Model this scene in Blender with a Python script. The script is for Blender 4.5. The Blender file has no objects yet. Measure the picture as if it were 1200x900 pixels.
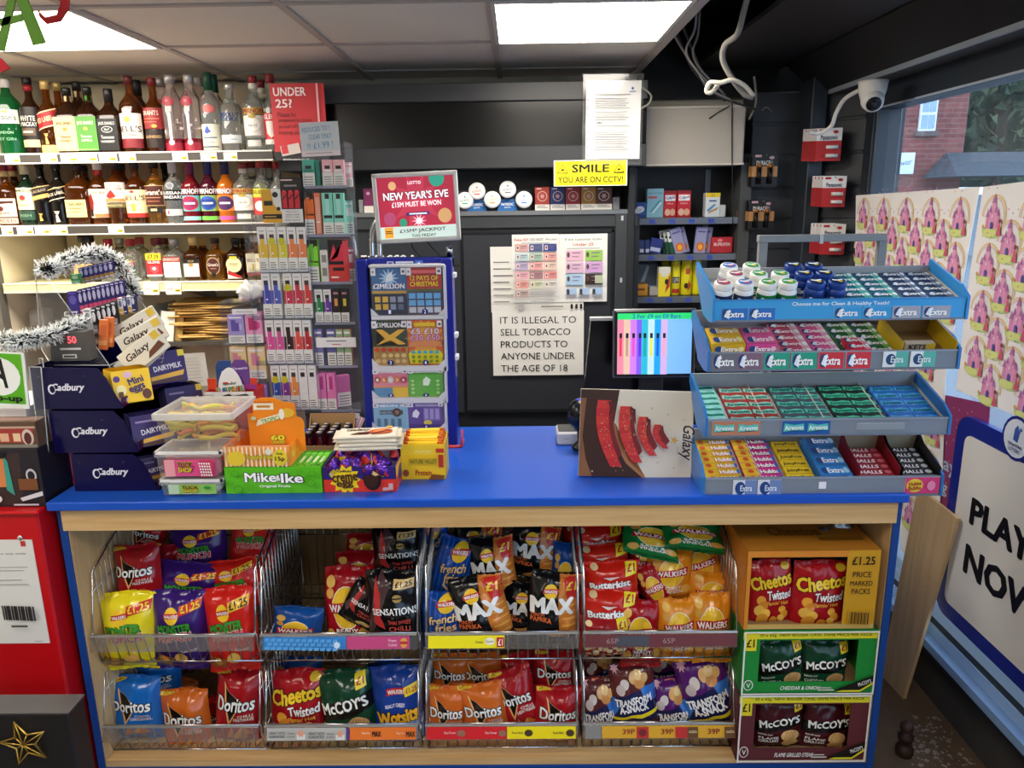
import bpy, math, random
from mathutils import Vector, Matrix
random.seed(7)
SC = bpy.context.scene
COL = SC.collection
PI = math.pi
# ---------------------------------------------------------------- camera
FPX = 892.0
CAM = Vector((0, 0, 1.75))
PITCH, YAW, ROLL = math.radians(13.55), -0.011, 0.014
def _basis():
    f = Vector((math.sin(YAW)*math.cos(PITCH), math.cos(YAW)*math.cos(PITCH), -math.sin(PITCH)))
    r = f.cross(Vector((0, 0, 1))).normalized()
    u = r.cross(f).normalized()
    return r*math.cos(ROLL)-u*math.sin(ROLL), u*math.cos(ROLL)+r*math.sin(ROLL), f
RR, UU, FF = _basis()
cd = bpy.data.cameras.new('camera'); cam = bpy.data.objects.new('camera', cd); COL.objects.link(cam)
cd.sensor_width = 36; cd.lens = 36*FPX/1200; cd.clip_end = 200; cd.clip_start = .05
cam.matrix_world = Matrix(((RR.x, UU.x, -FF.x, CAM.x), (RR.y, UU.y, -FF.y, CAM.y), (RR.z, UU.z, -FF.z, CAM.z), (0, 0, 0, 1)))
SC.camera = cam
# ---------------------------------------------------------------- world, exposure
vs = SC.view_settings
vs.view_transform = 'Standard'; vs.look = 'None'; vs.gamma = 1.0; vs.use_curve_mapping = False
vs.exposure = 0.75
w = bpy.data.worlds.new('world'); SC.world = w; w.use_nodes = True
bg = w.node_tree.nodes['Background']
bg.inputs[0].default_value = (.66, .80, 1, 1); bg.inputs[1].default_value = 2.5
LED = 13.0                       # strength of the ceiling light panels

# ---------------------------------------------------------------- pixel <-> place helpers
def ray(u, v):
    return RR*((u-600)/FPX) + UU*((450-v)/FPX) + FF
def at(u, v, y):                  # the point seen at pixel (u,v) standing at depth y
    d = ray(u, v); return CAM + d*(y/d.y)
def atz(u, v, z):
    d = ray(u, v); return CAM + d*((z-CAM.z)/d.z)
def atx(u, v, x):
    d = ray(u, v); return CAM + d*(x/d.x)
def proj(p):
    q = Vector(p)-CAM; k = q.dot(FF); return 600+FPX*q.dot(RR)/k, 450-FPX*q.dot(UU)/k
def xat(u, y, z):                 # x of a point at depth y and height z that shows in column u
    a = (u-600)/FPX; n = RR-FF*a
    return -(n.y*y+n.z*(z-CAM.z))/n.x
def zat(v, x, y):
    a = (450-v)/FPX; n = UU-FF*a
    return CAM.z-(n.x*x+n.y*y)/n.z

# ---------------------------------------------------------------- materials
_m = {}
def lin(h):
    h = h.lstrip('#'); o = []
    if len(h) == 3: h = ''.join(c*2 for c in h)
    for i in (0, 2, 4):
        c = int(h[i:i+2], 16)/255
        o.append(c/12.92 if c <= .04045 else ((c+.055)/1.055)**2.4)
    return (*o, 1)
def mat(h, rough=.5, metal=0, trans=0, emit=0, noise=0, scale=40, ior=1.45, bump=0):
    k = (h, rough, metal, trans, emit, noise, scale, bump)
    if k in _m: return _m[k]
    m = bpy.data.materials.new('mat_'+h.lstrip('#')+('_glass' if trans else '')); m.use_nodes = True
    nt = m.node_tree; b = nt.nodes['Principled BSDF']
    b.inputs['Base Color'].default_value = lin(h); b.inputs['Roughness'].default_value = rough
    b.inputs['Metallic'].default_value = metal; b.inputs['Transmission Weight'].default_value = trans; b.inputs['IOR'].default_value = ior
    if emit:
        b.inputs['Emission Color'].default_value = lin(h); b.inputs['Emission Strength'].default_value = emit
    if noise or bump:
        tc = nt.nodes.new('ShaderNodeTexCoord'); n = nt.nodes.new('ShaderNodeTexNoise'); n.inputs['Scale'].default_value = scale
        n.inputs['Detail'].default_value = 4
        nt.links.new(tc.outputs['Object'], n.inputs['Vector'])
        if noise:
            mx = nt.nodes.new('ShaderNodeMix'); mx.data_type = 'RGBA'
            c = lin(h); mx.inputs[6].default_value = tuple(x*(1-noise) for x in c[:3])+(1,); mx.inputs[7].default_value = tuple(min(1, x*(1+noise)) for x in c[:3])+(1,)
            nt.links.new(n.outputs['Fac'], mx.inputs[0]); nt.links.new(mx.outputs[2], b.inputs['Base Color'])
        if bump:
            bp = nt.nodes.new('ShaderNodeBump'); bp.inputs['Strength'].default_value = bump; bp.inputs['Distance'].default_value = .004
            nt.links.new(n.outputs['Fac'], bp.inputs['Height']); nt.links.new(bp.outputs['Normal'], b.inputs['Normal'])
    _m[k] = m
    return m
def clear(h='#ffffff', fac=.05, rough=.05, name='clear'):     # thin clear sheet: see-through, a little haze, fresnel gloss
    k = ('clear', h, fac, rough)
    if k in _m: return _m[k]
    m = bpy.data.materials.new(name+'_sheet'); m.use_nodes = True; nt = m.node_tree
    nt.nodes.remove(nt.nodes['Principled BSDF']); out = nt.nodes['Material Output']
    t = nt.nodes.new('ShaderNodeBsdfTransparent'); t.inputs[0].default_value = lin(h)
    d = nt.nodes.new('ShaderNodeBsdfDiffuse'); d.inputs[0].default_value = lin(h)
    g = nt.nodes.new('ShaderNodeBsdfGlossy'); g.inputs['Roughness'].default_value = rough
    x = nt.nodes.new('ShaderNodeMixShader'); x.inputs[0].default_value = fac
    nt.links.new(t.outputs[0], x.inputs[1]); nt.links.new(d.outputs[0], x.inputs[2])
    lw = nt.nodes.new('ShaderNodeLayerWeight'); pw = nt.nodes.new('ShaderNodeMath'); pw.operation = 'POWER'; pw.inputs[1].default_value = 4
    fr = nt.nodes.new('ShaderNodeMath'); fr.operation = 'MULTIPLY_ADD'; fr.inputs[1].default_value = .5; fr.inputs[2].default_value = .03
    nt.links.new(lw.outputs['Facing'], pw.inputs[0]); nt.links.new(pw.outputs[0], fr.inputs[0])
    y = nt.nodes.new('ShaderNodeMixShader')
    nt.links.new(fr.outputs[0], y.inputs[0]); nt.links.new(x.outputs[0], y.inputs[1]); nt.links.new(g.outputs[0], y.inputs[2]); nt.links.new(y.outputs[0], out.inputs[0])
    _m[k] = m; return m
def wood(h1, h2, axis=0, sc=1.0):
    k = ('wood', h1, h2, axis, sc)
    if k in _m: return _m[k]
    m = bpy.data.materials.new('wood_grain'); m.use_nodes = True; nt = m.node_tree; b = nt.nodes['Principled BSDF']
    b.inputs['Roughness'].default_value = .45
    tc = nt.nodes.new('ShaderNodeTexCoord'); mp = nt.nodes.new('ShaderNodeMapping'); n = nt.nodes.new('ShaderNodeTexNoise'); r = nt.nodes.new('ShaderNodeValToRGB')
    s = [60*sc, 60*sc, 60*sc]; s[axis] = 3*sc
    mp.inputs['Scale'].default_value = s; n.inputs['Scale'].default_value = 1.0; n.inputs['Detail'].default_value = 5; n.inputs['Distortion'].default_value = .6
    r.color_ramp.elements[0].color = lin(h1); r.color_ramp.elements[1].color = lin(h2); r.color_ramp.elements[0].position = .35; r.color_ramp.elements[1].position = .65
    nt.links.new(tc.outputs['Object'], mp.inputs[0]); nt.links.new(mp.outputs[0], n.inputs['Vector']); nt.links.new(n.outputs['Fac'], r.inputs[0]); nt.links.new(r.outputs[0], b.inputs['Base Color'])
    _m[k] = m; return m
def brick(h1, h2, hm, sc, bw=.5, rh=.25, rough=.8, ms=.02):
    m = bpy.data.materials.new('brick_pattern'); m.use_nodes = True; nt = m.node_tree; b = nt.nodes['Principled BSDF']; b.inputs['Roughness'].default_value = rough
    tc = nt.nodes.new('ShaderNodeTexCoord'); mp = nt.nodes.new('ShaderNodeMapping'); t = nt.nodes.new('ShaderNodeTexBrick')
    t.inputs['Color1'].default_value = lin(h1); t.inputs['Color2'].default_value = lin(h2); t.inputs['Mortar'].default_value = lin(hm)
    t.inputs['Scale'].default_value = sc; t.inputs['Brick Width'].default_value = bw; t.inputs['Row Height'].default_value = rh; t.inputs['Mortar Size'].default_value = ms
    nt.links.new(tc.outputs['Object'], mp.inputs[0]); nt.links.new(mp.outputs[0], t.inputs['Vector']); nt.links.new(t.outputs['Color'], b.inputs['Base Color'])
    return m, mp
def asm(c):                       # '#hex' or material -> material of a printed surface
    return mat(c, .42) if isinstance(c, str) else c
CHROME = mat('#c9c9c9', .18, 1); STEEL = mat('#a9a7a3', .3, 1); BLACK = mat('#0b0b0d', .4); WHITE = mat('#ecebe7', .5)
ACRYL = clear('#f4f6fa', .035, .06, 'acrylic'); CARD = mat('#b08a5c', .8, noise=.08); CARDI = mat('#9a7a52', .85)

# ---------------------------------------------------------------- mesh builder
_tx = {}
def textmesh(s, off=0.0, res=2):
    k = (s, off, res)
    if k not in _tx:
        c = bpy.data.curves.new('t', 'FONT'); c.body = s; c.size = 1; c.resolution_u = res; c.offset = off; c.fill_mode = 'FRONT'
        o = bpy.data.objects.new('t', c)
        me = bpy.data.meshes.new_from_object(o)
        me.calc_loop_triangles()
        v = [(p.co.x, p.co.y) for p in me.vertices]; t = [tuple(q.vertices) for q in me.loop_triangles]
        bpy.data.objects.remove(o); bpy.data.curves.remove(c); bpy.data.meshes.remove(me)
        _tx[k] = (v, t)
    return _tx[k]
def box_of(v):
    xs = [p[0] for p in v]; ys = [p[1] for p in v]; return min(xs), max(xs), min(ys), max(ys)
class MB:
    def __init__(s): s.v = []; s.f = []; s.mi = []; s.sm = []; s.ms = []
    def add(s, vs_, fs, m, smooth=False, xf=None):
        m = asm(m)
        if m not in s.ms: s.ms.append(m)
        i = s.ms.index(m); o = len(s.v)
        s.v += [tuple(xf @ Vector(p)) if xf else tuple(p) for p in vs_]
        for f in fs:
            s.f.append([o+j for j in f]); s.mi.append(i); s.sm.append(smooth)
        return s
    def box(s, x0, x1, y0, y1, z0, z1, m, c=0, xf=None):
        c = min(c, .45*min(x1-x0, y1-y0, z1-z0))
        if c <= 0:
            V = [(x, y, z) for z in (z0, z1) for y in (y0, y1) for x in (x0, x1)]
            F = [(0, 2, 3, 1), (4, 5, 7, 6), (0, 1, 5, 4), (2, 6, 7, 3), (0, 4, 6, 2), (1, 3, 7, 5)]
            return s.add(V, F, m, False, xf)
        V = []; I = {}
        lo = (x0, y0, z0); hi = (x1, y1, z1)
        for cx in (0, 1):
            for cy in (0, 1):
                for cz in (0, 1):
                    for a in range(3):
                        p = []
                        for b, q in enumerate((cx, cy, cz)):
                            e = hi[b] if q else lo[b]
                            if b != a: e += -c if q else c
                            p.append(e)
                        I[(cx, cy, cz, a)] = len(V); V.append(tuple(p))
        F = []
        for a in range(3):
            o = [b for b in range(3) if b != a]
            for q in (0, 1):
                r = []
                for (i, j) in ((0, 0), (1, 0), (1, 1), (0, 1)):
                    k = [0]*3; k[a] = q; k[o[0]] = i; k[o[1]] = j; r.append(I[(*k, a)])
                F.append(r if (q == 1) ^ (a == 1) else r[::-1])
        for a in range(3):
            o = [b for b in range(3) if b != a]
            for i in (0, 1):
                for j in (0, 1):
                    k0 = [0]*3; k0[o[0]] = i; k0[o[1]] = j; k1 = list(k0); k1[a] = 1
                    F.append([I[(*k0, o[0])], I[(*k1, o[0])], I[(*k1, o[1])], I[(*k0, o[1])]])
        for cx in (0, 1):
            for cy in (0, 1):
                for cz in (0, 1): F.append([I[(cx, cy, cz, a)] for a in range(3)])
        return s.add(V, F, m, False, xf)
    def tube(s, pts, r, m, n=6, smooth=True, xf=None, close=False):
        P = [Vector(p) for p in pts]; V = []; F = []; L = len(P); up = None
        for i, p in enumerate(P):
            a = P[i-1] if (i > 0 or close) else p; b = P[(i+1) % L] if (i < L-1 or close) else p
            t = (b-a).normalized()
            if up is None: up = Vector((0, 0, 1)) if abs(t.z) < .9 else Vector((1, 0, 0))
            x = t.cross(up).normalized(); y = x.cross(t).normalized(); up = y
            rr = r[i] if isinstance(r, (list, tuple)) else r
            V += [p+x*(rr*math.cos(2*PI*k/n))+y*(rr*math.sin(2*PI*k/n)) for k in range(n)]
        for i in range(L if close else L-1):
            j = (i+1) % L
            for k in range(n): F.append((i*n+k, i*n+(k+1) % n, j*n+(k+1) % n, j*n+k))
        if not close: F += [tuple(range(n))[::-1], tuple((L-1)*n+k for k in range(n))]
        return s.add(V, F, m, smooth, xf)
    def lathe(s, prof, m, n=18, sq=0, smooth=True, xf=None, sy=1.0):     # prof: (r,z) list; sq squares the section
        V = []; F = []
        for (r, z) in prof:
            for k in range(n):
                a = 2*PI*(k+.5)/n; c, d = math.cos(a), math.sin(a)
                q = 1.0
                if sq: q = (abs(c)**(2+sq)+abs(d)**(2+sq))**(-1/(2+sq))
                V.append((r*c*q, r*d*q*sy, z))
        for i in range(len(prof)-1):
            for k in range(n): F.append((i*n+k, i*n+(k+1) % n, (i+1)*n+(k+1) % n, (i+1)*n+k))
        F += [tuple(range(n))[::-1], tuple((len(prof)-1)*n+k for k in range(n))]
        return s.add(V, F, m, smooth, xf)
    def prism(s, poly, a, b, m, axis='y', xf=None):       # extrude a 2-D outline between a and b
        def q(p, t): return {'y': (p[0], t, p[1]), 'x': (t, p[0], p[1]), 'z': (p[0], p[1], t)}[axis]
        n = len(poly)
        V = [q(p, a) for p in poly]+[q(p, b) for p in poly]
        F = [list(range(n)), list(range(2*n-1, n-1, -1))]+[[i, n+i, n+(i+1) % n, (i+1) % n] for i in range(n)]
        return s.add(V, F, m, False, xf)
    def dec(s, S, W, H, items, ml=None, xf=None):        # printed shapes on a surface S(x,y,lift); items in 0..1 of W x H
        lay = 0
        for it in items:
            jobs = []
            k = it[0]
            if k == 'r':
                _, a, b, c, d, col = it; jobs.append(([(a, b), (c, b), (c, d), (a, d)], [(0, 1, 2), (0, 2, 3)], col))
            elif k == 'e':
                _, cx, cy, rx, ry, col = it; n = 18
                jobs.append(([(cx+rx*math.cos(2*PI*i/n), cy+ry*math.sin(2*PI*i/n)) for i in range(n)], [(0, i, i+1) for i in range(1, n-1)], col))
            elif k == 'p':
                _, pl, col = it; jobs.append((pl, [(0, i, i+1) for i in range(1, len(pl)-1)], col))
            elif k == 's':                                # star burst (cx,cy,r,inner,n,col) with r in metres of W
                _, cx, cy, r, q, n, col = it; P = [(cx, cy)]
                for i in range(2*n): rr = r if i % 2 == 0 else r*q; P.append((cx+rr*math.cos(PI*i/n), cy+rr*W/H*math.sin(PI*i/n)))
                jobs.append((P, [(0, i, i % (2*n)+1) for i in range(1, 2*n+1)], col))
            elif k == 't':
                _, txt, cx, cy, tw, th, col = it[:7]; rot = it[7] if len(it) > 7 else 0; bold = .6*it[8] if len(it) > 8 else 0; outl = it[9] if len(it) > 9 else None; sk = it[10] if len(it) > 10 else 0
                b0 = box_of(textmesh(txt)[0])
                for (off, cc) in (((bold+.04, outl), (bold, col)) if outl else ((bold, col),)):
                    v0, t = textmesh(txt)                        # bold and outline: the same letters stamped around their place
                    ds = [(0, 0)] if off < .004 else [(0, 0), (off, off*.7), (-off, -off*.7), (off, -off*.7), (-off, off*.7)]
                    if off > .03: ds += [(off*1.2, 0), (-off*1.2, 0), (0, off), (0, -off)]
                    sx = tw*W/(b0[1]-b0[0]); sy = th*H/(b0[3]-b0[2]); mx = (b0[0]+b0[1])/2; my = (b0[2]+b0[3])/2
                    cr, sr = math.cos(math.radians(rot)), math.sin(math.radians(rot))
                    for n_, (dx, dy) in enumerate(ds):
                        o = []
                        for (x, y) in v0:
                            x = (x+dx-mx)*sx; y = (y+dy-my)*sy; x += sk*y
                            o.append(((x*cr-y*sr)/W+cx, (x*sr+y*cr)/H+cy))
                        jobs.append((o, t, cc, .2 if n_ else 1))
            for (v, t, col, *st) in jobs:
                lay += st[0] if st else 1
                v = [((p[0]-.5)*W, (p[1]-.5)*H) for p in v]
                if ml: v, t = split(v, t, ml)
                s.add([S(p[0], p[1], lay) for p in v], t, col, bool(ml), xf)
        return s
    def build(s, name, parent=None, loc=None, rot=None):
        me = bpy.data.meshes.new(name); me.from_pydata(s.v, [], s.f)
        for m in s.ms: me.materials.append(m)
        me.polygons.foreach_set('material_index', s.mi); me.polygons.foreach_set('use_smooth', s.sm); me.update()
        o = bpy.data.objects.new(name, me); COL.objects.link(o)
        if parent: o.parent = parent
        if loc is not None: o.location = loc
        if rot is not None: o.rotation_euler = rot
        return o
def split(v, t, ml):
    v = list(v); out = []; st = list(t); mid = {}
    while st:
        a, b, c = st.pop()
        L = [(math.dist(v[a], v[b]), a, b, c), (math.dist(v[b], v[c]), b, c, a), (math.dist(v[c], v[a]), c, a, b)]
        l, p, q, r = max(L)
        if l <= ml: out.append((a, b, c)); continue
        k = (min(p, q), max(p, q))
        if k not in mid: v.append(((v[p][0]+v[q][0])/2, (v[p][1]+v[q][1])/2)); mid[k] = len(v)-1
        m_ = mid[k]; st += [(p, m_, r), (m_, q, r)]
    return v, out
EPS = .0005
def front(y=0, zc=0, xc=0):       # flat face looking towards -y
    return lambda x, z, k: (xc+x, y-EPS*k, zc+z)
def back_top(z=0, yc=0, xc=0):    # flat face looking up
    return lambda x, y, k: (xc+x, yc+y, z+EPS*k)
def side_r(x0=0, yc=0, zc=0):     # flat face looking +x
    return lambda y, z, k: (x0+EPS*k, yc+y, zc+z)
def side_l(x0=0, yc=0, zc=0):
    return lambda y, z, k: (x0-EPS*k, yc-y, zc+z)
def smoothpath(pts, n=6):
    P = [Vector(p) for p in pts]; P = [P[0]*2-P[1]]+P+[P[-1]*2-P[-2]]; o = []
    for i in range(1, len(P)-2):
        for k in range(n):
            t = k/n; a, b, c, d = P[i-1:i+3]
            o.append(.5*((2*b)+(c-a)*t+(2*a-5*b+4*c-d)*t*t+(3*b-a-3*c+d)*t**3))
    o.append(P[-2]); return o

# ---------------------------------------------------------------- things
ORD = ['first', 'second', 'third', 'fourth', 'fifth', 'sixth', 'seventh', 'eighth', 'ninth', 'tenth', 'eleventh', 'twelfth', 'thirteenth', 'fourteenth', 'fifteenth', 'sixteenth']
def tag(o, label, cat, group=None):
    o['label'] = label; o['category'] = cat
    if group: o['group'] = group
    return o
def thing(name, label, cat, loc=(0, 0, 0), rot=(0, 0, 0), group=None):
    o = bpy.data.objects.new(name, None); o.empty_display_size = .05; COL.objects.link(o)
    o.location = loc; o.rotation_euler = rot if not isinstance(rot, (int, float)) else (0, 0, rot)
    return tag(o, label, cat, group)
def struct(o): o['kind'] = 'structure'; return o
_kids = {}
def register(o):                  # remember children so that copies need no scene scan
    _kids[o.name] = [(c, [g for g in c.children]) for c in o.children]; return o
def dup(root, loc, rot=None, label=None, group=None, scale=None, mw=None):
    if root.name not in _kids: register(root)
    r = root.copy(); COL.objects.link(r)
    if loc is not None: r.location = loc
    if rot is not None: r.rotation_euler = rot if not isinstance(rot, (int, float)) else (0, 0, rot)
    if scale is not None: r.scale = scale if not isinstance(scale, (int, float)) else (scale,)*3
    if mw is not None: r.matrix_world = mw
    if label: r['label'] = label
    if group: r['group'] = group
    for (ch, gs) in _kids[root.name]:
        c = ch.copy(); COL.objects.link(c); c.parent = r
        for g in gs:
            d = g.copy(); COL.objects.link(d); d.parent = c
    return r
def board(name, label, cat, px, y, items, t=.003, base='#ecebe4', rx=0, rz=0, ry=0, parent=None, group=None, edge=None):
    # thin printed sheet facing the shop; px = (u0,v0,u1,v1), at depth y
    u0, v0, u1, v1 = px
    a = at((u0+u1)/2, (v0+v1)/2, y)
    W = xat(u1, y, a.z)-xat(u0, y, a.z); H = zat(v0, a.x, y)-zat(v1, a.x, y)
    m = MB(); m.box(-W/2, W/2, 0, t, -H/2, H/2, edge or base)
    m.dec(front(0), W, H, [('r', 0, 0, 1, 1, base)]+items)
    o = m.build(name, parent, a, (rx, ry, rz))
    if not parent: tag(o, label, cat, group)
    return o
def carton(name, label, cat, u0, u1, vtop, y, zs, d, base, items=(), top=(), right=(), left=(), rz=0, group=None, h=None, c=.002):
    x0, x1 = xat(u0, y, zs), xat(u1, y, zs); W = x1-x0
    H = h or zat(vtop, (x0+x1)/2, y)-zs
    m = MB(); m.box(-W/2, W/2, 0, d, 0, H, base, c)
    m.dec(front(0, H/2), W, H, items); m.dec(back_top(H, d/2), W, d, top); m.dec(side_r(W/2, d/2, H/2), d, H, right); m.dec(side_l(-W/2, d/2, H/2), d, H, left)
    o = m.build(name, None, ((x0+x1)/2, y, zs), (0, 0, rz))
    return tag(o, label, cat, group)
# ================================================================= SETTING
DK = mat('#2e3033', .45); DK2 = mat('#232528', .42); DKR = mat('#3a3d40', .4); BLK = mat('#101113', .6)
SLAT = mat('#373b41', .5)
fm, fmap = brick('#56524e', '#4a4744', '#34312f', 1.0, .6, .3, .45, .008)
m = MB(); m.box(-3, 1.45, -3, 3.9, -.05, 0, fm); struct(m.build('floor'))
CEIL = mat('#e4ded4', .85, noise=.10, scale=260, bump=.25); TBAR = mat('#b9b0a8', .6)
m = MB(); m.box(-3, .535, -3, 3.8, 2.313, 2.36, CEIL); struct(m.build('ceiling'))
m = MB()
for i in range(-5, 1): x = -.078+.602*i; m.box(x-.012, x+.012, -3, 3.8, 2.306, 2.3135, TBAR)
for i in range(-9, 3): y = 2.38+.59*i; m.box(-3, .535, y-.011, y+.011, 2.3065, 2.3135, TBAR)
m.box(.525, .555, -3, 3.8, 2.30, 2.42, TBAR); struct(m.build('trim_1'))
WALL = mat('#d8d0bd', .8, noise=.04, scale=8)
m = MB(); m.box(-3, 1.7, 3.8, 3.9, 0, 2.75, WALL); struct(m.build('wall_back'))
m = MB(); m.box(-3.1, -3, -3, 3.9, 0, 2.4, WALL); struct(m.build('wall_left'))
m = MB(); m.box(-3, 1.6, -3.1, -3, 0, 2.75, mat('#6e695f', .8)); struct(m.build('wall_front'))
m = MB(); m.box(.555, 1.20, -3, 3.8, 2.52, 2.56, BLK); m.box(.535, .56, -3, 3.8, 2.42, 2.56, BLK); m.box(.56, 1.7, 3.74, 3.8, 2.2, 2.75, BLK)
m.box(.80, 1.21, -3, 3.74, 2.318, 2.335, mat('#1d1e20', .55))
struct(m.build('ceiling_void'))
m = MB(); m.prism([(1.19, 2.335), (1.19, 2.312), (1.33, 2.185), (1.36, 2.185), (1.36, 2.56), (1.19, 2.56)], -3, 3.6, mat('#17181a', .5), 'y'); 
m.prism([(1.20, 2.309), (1.208, 2.301), (1.212, 2.306), (1.204, 2.314)], -3, 3.6, mat('#6a6d70', .4), 'y'); struct(m.build('trim_2'))
m = MB(); m.box(1.33, 1.5, -3, 3.45, 2.178, 2.2, mat('#57524c', .7, noise=.1, scale=20)); m.box(1.325, 1.335, -3, 3.45, 2.172, 2.19, mat('#9aa3ad', .35)); struct(m.build('trim_3'))
FRAME = mat('#2d343c', .4); FRAMEL = mat('#8fa9c8', .35)
# shop window wall on the right: riser, sill, head, post, glass
m = MB(); m.box(1.45, 1.6, -3, 3.9, 0, .215, mat('#3a3835', .85, noise=.3, scale=12)); m.box(1.45, 1.6, -3, 3.9, 2.14, 2.6, FRAME); m.box(1.45, 1.6, 3.32, 3.9, 0, 2.6, FRAME); struct(m.build('wall_right'))
m = MB(); m.box(1.40, 1.56, -3, 3.32, .215, .245, mat('#7d9cc4', .35)); m.box(1.435, 1.56, -3, 3.32, .245, .285, mat('#93b4dd', .35)); m.box(1.40, 1.404, -3, 3.3, .20, .216, mat('#16181b')); struct(m.build('trim_4'))
m = MB(); m.box(1.44, 1.54, 3.22, 3.32, .28, 2.15, FRAME, .004); m.box(1.43, 1.45, 3.23, 3.25, .28, 2.15, mat('#22262b')); m.box(1.44, 1.54, -3, 3.25, 2.085, 2.18, FRAME, .004)
m.box(1.436, 1.44, -3, 3.25, 2.085, 2.092, mat('#b9c4d0', .3)); m.box(1.44, 1.54, -3, 3.25, .28, .31, FRAME); m.box(1.44, 1.54, .9, .98, .28, 2.15, FRAME)
struct(m.build('window_1'))
m = MB(); m.box(1.485, 1.491, -3, 3.25, .3, 2.1, clear('#e6eef4', .03, .02, 'window_glass')); struct(m.build('window_pane'))
# dark slatted corner walls
m = MB(); m.box(1.06, 1.31, 3.62, 3.78, 0, 2.2, SLAT)
for z in (.95, 1.09, 1.23, 1.37, 1.51, 1.65, 1.79, 1.93, 2.07): m.box(1.06, 1.31, 3.612, 3.625, z+.006, z+.134, SLAT, .002)
struct(m.build('wall_corner'))
m = MB(); m.box(0, .235, 0, .05, 0, 2.25, SLAT)
for z in (.95, 1.09, 1.23, 1.37, 1.51, 1.65, 1.79, 1.93, 2.07): m.box(0, .235, -.008, .004, z+.006, z+.134, SLAT, .002)
struct(m.build('wall_splay', None, (1.325, 3.53, 0), (0, 0, -.95)))
m = MB(); m.box(1.265, 1.33, 3.46, 3.62, 0, 2.3, FRAME, .004); struct(m.build('trim_5'))
m = MB(); m.box(-2.4, -2.215, 3.22, 3.27, 0, 2.31, mat('#6f6a61', .6)); m.box(-2.4, -2.22, 3.27, 3.8, 0, 2.31, mat('#efe4c8', .6)); struct(m.build('trim_6'))

# ------------------------------------------------------------- ceiling lamps
def ceiling_light(x, y, label, L=.297):
    t = thing('ceiling_light', label, 'light', (x, y, 2.306), group='square ceiling light panels')
    f = MB(); I = L-.014
    for (a, b, c, d) in ((-L, L, -.297, -.283), (-L, L, .283, .297), (-L, -I, -.283, .283), (I, L, -.283, .283)): f.box(a, b, c, d, -.006, .004, mat('#d9d6d0', .4))
    f.build('frame', t)
    MB().box(-I, I, -.283, .283, -.003, .003, mat('#fff6e8', .5, emit=LED)).build('diffuser', t)
ceiling_light(.223, 2.675, 'square glowing ceiling panel above the dark tobacco cabinet')
ceiling_light(-1.885, 2.665, 'long glowing ceiling panel above the liquor shelves, partly behind hanging letters', .6)
for (x, y) in ((-1.58, .9), (.22, .3), (-1.58, -1.5), (.22, -1.9)): ceiling_light(x, y, 'square glowing ceiling panel in the shop ceiling behind the viewer')

# ------------------------------------------------------------- outside
m = MB(); m.box(1.6, 60, -6, 60, -.25, -.15, mat('#6b6d70', .8)); struct(m.build('ground_outside'))
b = thing('brick_house', 'red brick building across the street with sash window and shop sign', 'building', (0, 25, 0))
xe = xat(1138, 25, 5.0); xl = xat(960, 25, 5.0)
bm_, bmp = brick('#8f4f47', '#7b403a', '#8a6a62', 1.0, .45, .15, .85, .012); bmp.inputs['Rotation'].default_value = (PI/2, 0, 0)
MB().box(xl, xe, 0, 6, -.15, 9, bm_).build('wall', b)
def rect25(u0, v0, u1, v1):
    p = at(u0, v1, 25); q = at(u1, v0, 25); return p.x, q.x, p.z, q.z
x0, x1, z0, z1 = rect25(1075, 112, 1099, 154)
f = MB(); f.box(x0, x1, -.08, .02, z0, z1, mat('#f2f4f6', .4)); f.box(x0-.1, x1+.1, -.14, .02, z0-.15, z0, mat('#6b5a55', .7)); f = f.build('window', b)
g = MB(); w_ = (x1-x0); h_ = z1-z0
for (a0, a1) in ((.1, .47), (.53, .9)):
    for (c0, c1) in ((.07, .46), (.54, .93)): g.box(x0+a0*w_, x0+a1*w_, -.1, -.07, z0+c0*h_, z0+c1*h_, mat('#9fb4c6', .1))
g.build('pane', f)
x0, x1, z0, z1 = rect25(1016, 119, 1031, 155)
MB().box(x0, x1, -.08, .02, z0, z1, mat('#e4ecf4', .4)).build('window', b)
x0, x1, z0, z1 = rect25(1000, 179, 1070, 205)
s = MB(); s.box(x0, x1, -.15, .02, z0, z1, mat('#e9f1f6', .5))
cw = x1-x0
s.dec(front(-.15, (z0+z1)/2, (x0+x1)/2), cw, z1-z0, [('t', 'for', .36, .72, .1, .22, '#33414e', 8), ('t', 'Quality Footwear', .62, .42, .68, .34, '#33414e', 8, .0, None, .3)])
s.build('shop_sign', b)
x0, x1, z0, z1 = rect25(1068, 208, 1205, 240)
MB().box(xl, x1+8, -.4, .0, -.15, z1-.5, mat('#8c9096', .7)).build('shop_front', b)
x0, x1, z0, z1 = rect25(1076, 176, 1300, 209)
r = MB(); rm, rmp = brick('#4c5057', '#43474d', '#33363b', 1.0, .5, .22, .7, .02)
r.add([(x0, -2.2, z0), (x1, -2.2, z0), (x1, .0, z1), (x0+.8, .0, z1), (x0, -.2, z0), (x1, -.2, z0)], [(0, 1, 2, 3), (0, 3, 4), (4, 3, 2, 5), (0, 4, 5, 1)], rm); r.build('roof', b)
hedge = MB(); random.seed(3)
HG = [mat('#3d4f3c', .9), mat('#4a5a40', .9), mat('#566247', .9), mat('#2f4032', .9)]
xh = xat(1138, 27.5, 5)
for k in range(2600):
    a = random.random(); z = random.uniform(2.2, 9.5); x = xh+random.uniform(-.2, 14); y = random.uniform(-.9, .9)-.25*math.sin(z*1.3)+.4*math.sin(x)
    sz = random.uniform(.18, .42); c = [Vector((random.uniform(-1, 1), random.uniform(-.6, .6), random.uniform(-1, 1)))*sz for _ in range(3)]
    hedge.add([(x+q.x, y+q.y-.6, z+q.z) for q in c], [(0, 1, 2)], random.choice(HG))
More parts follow.
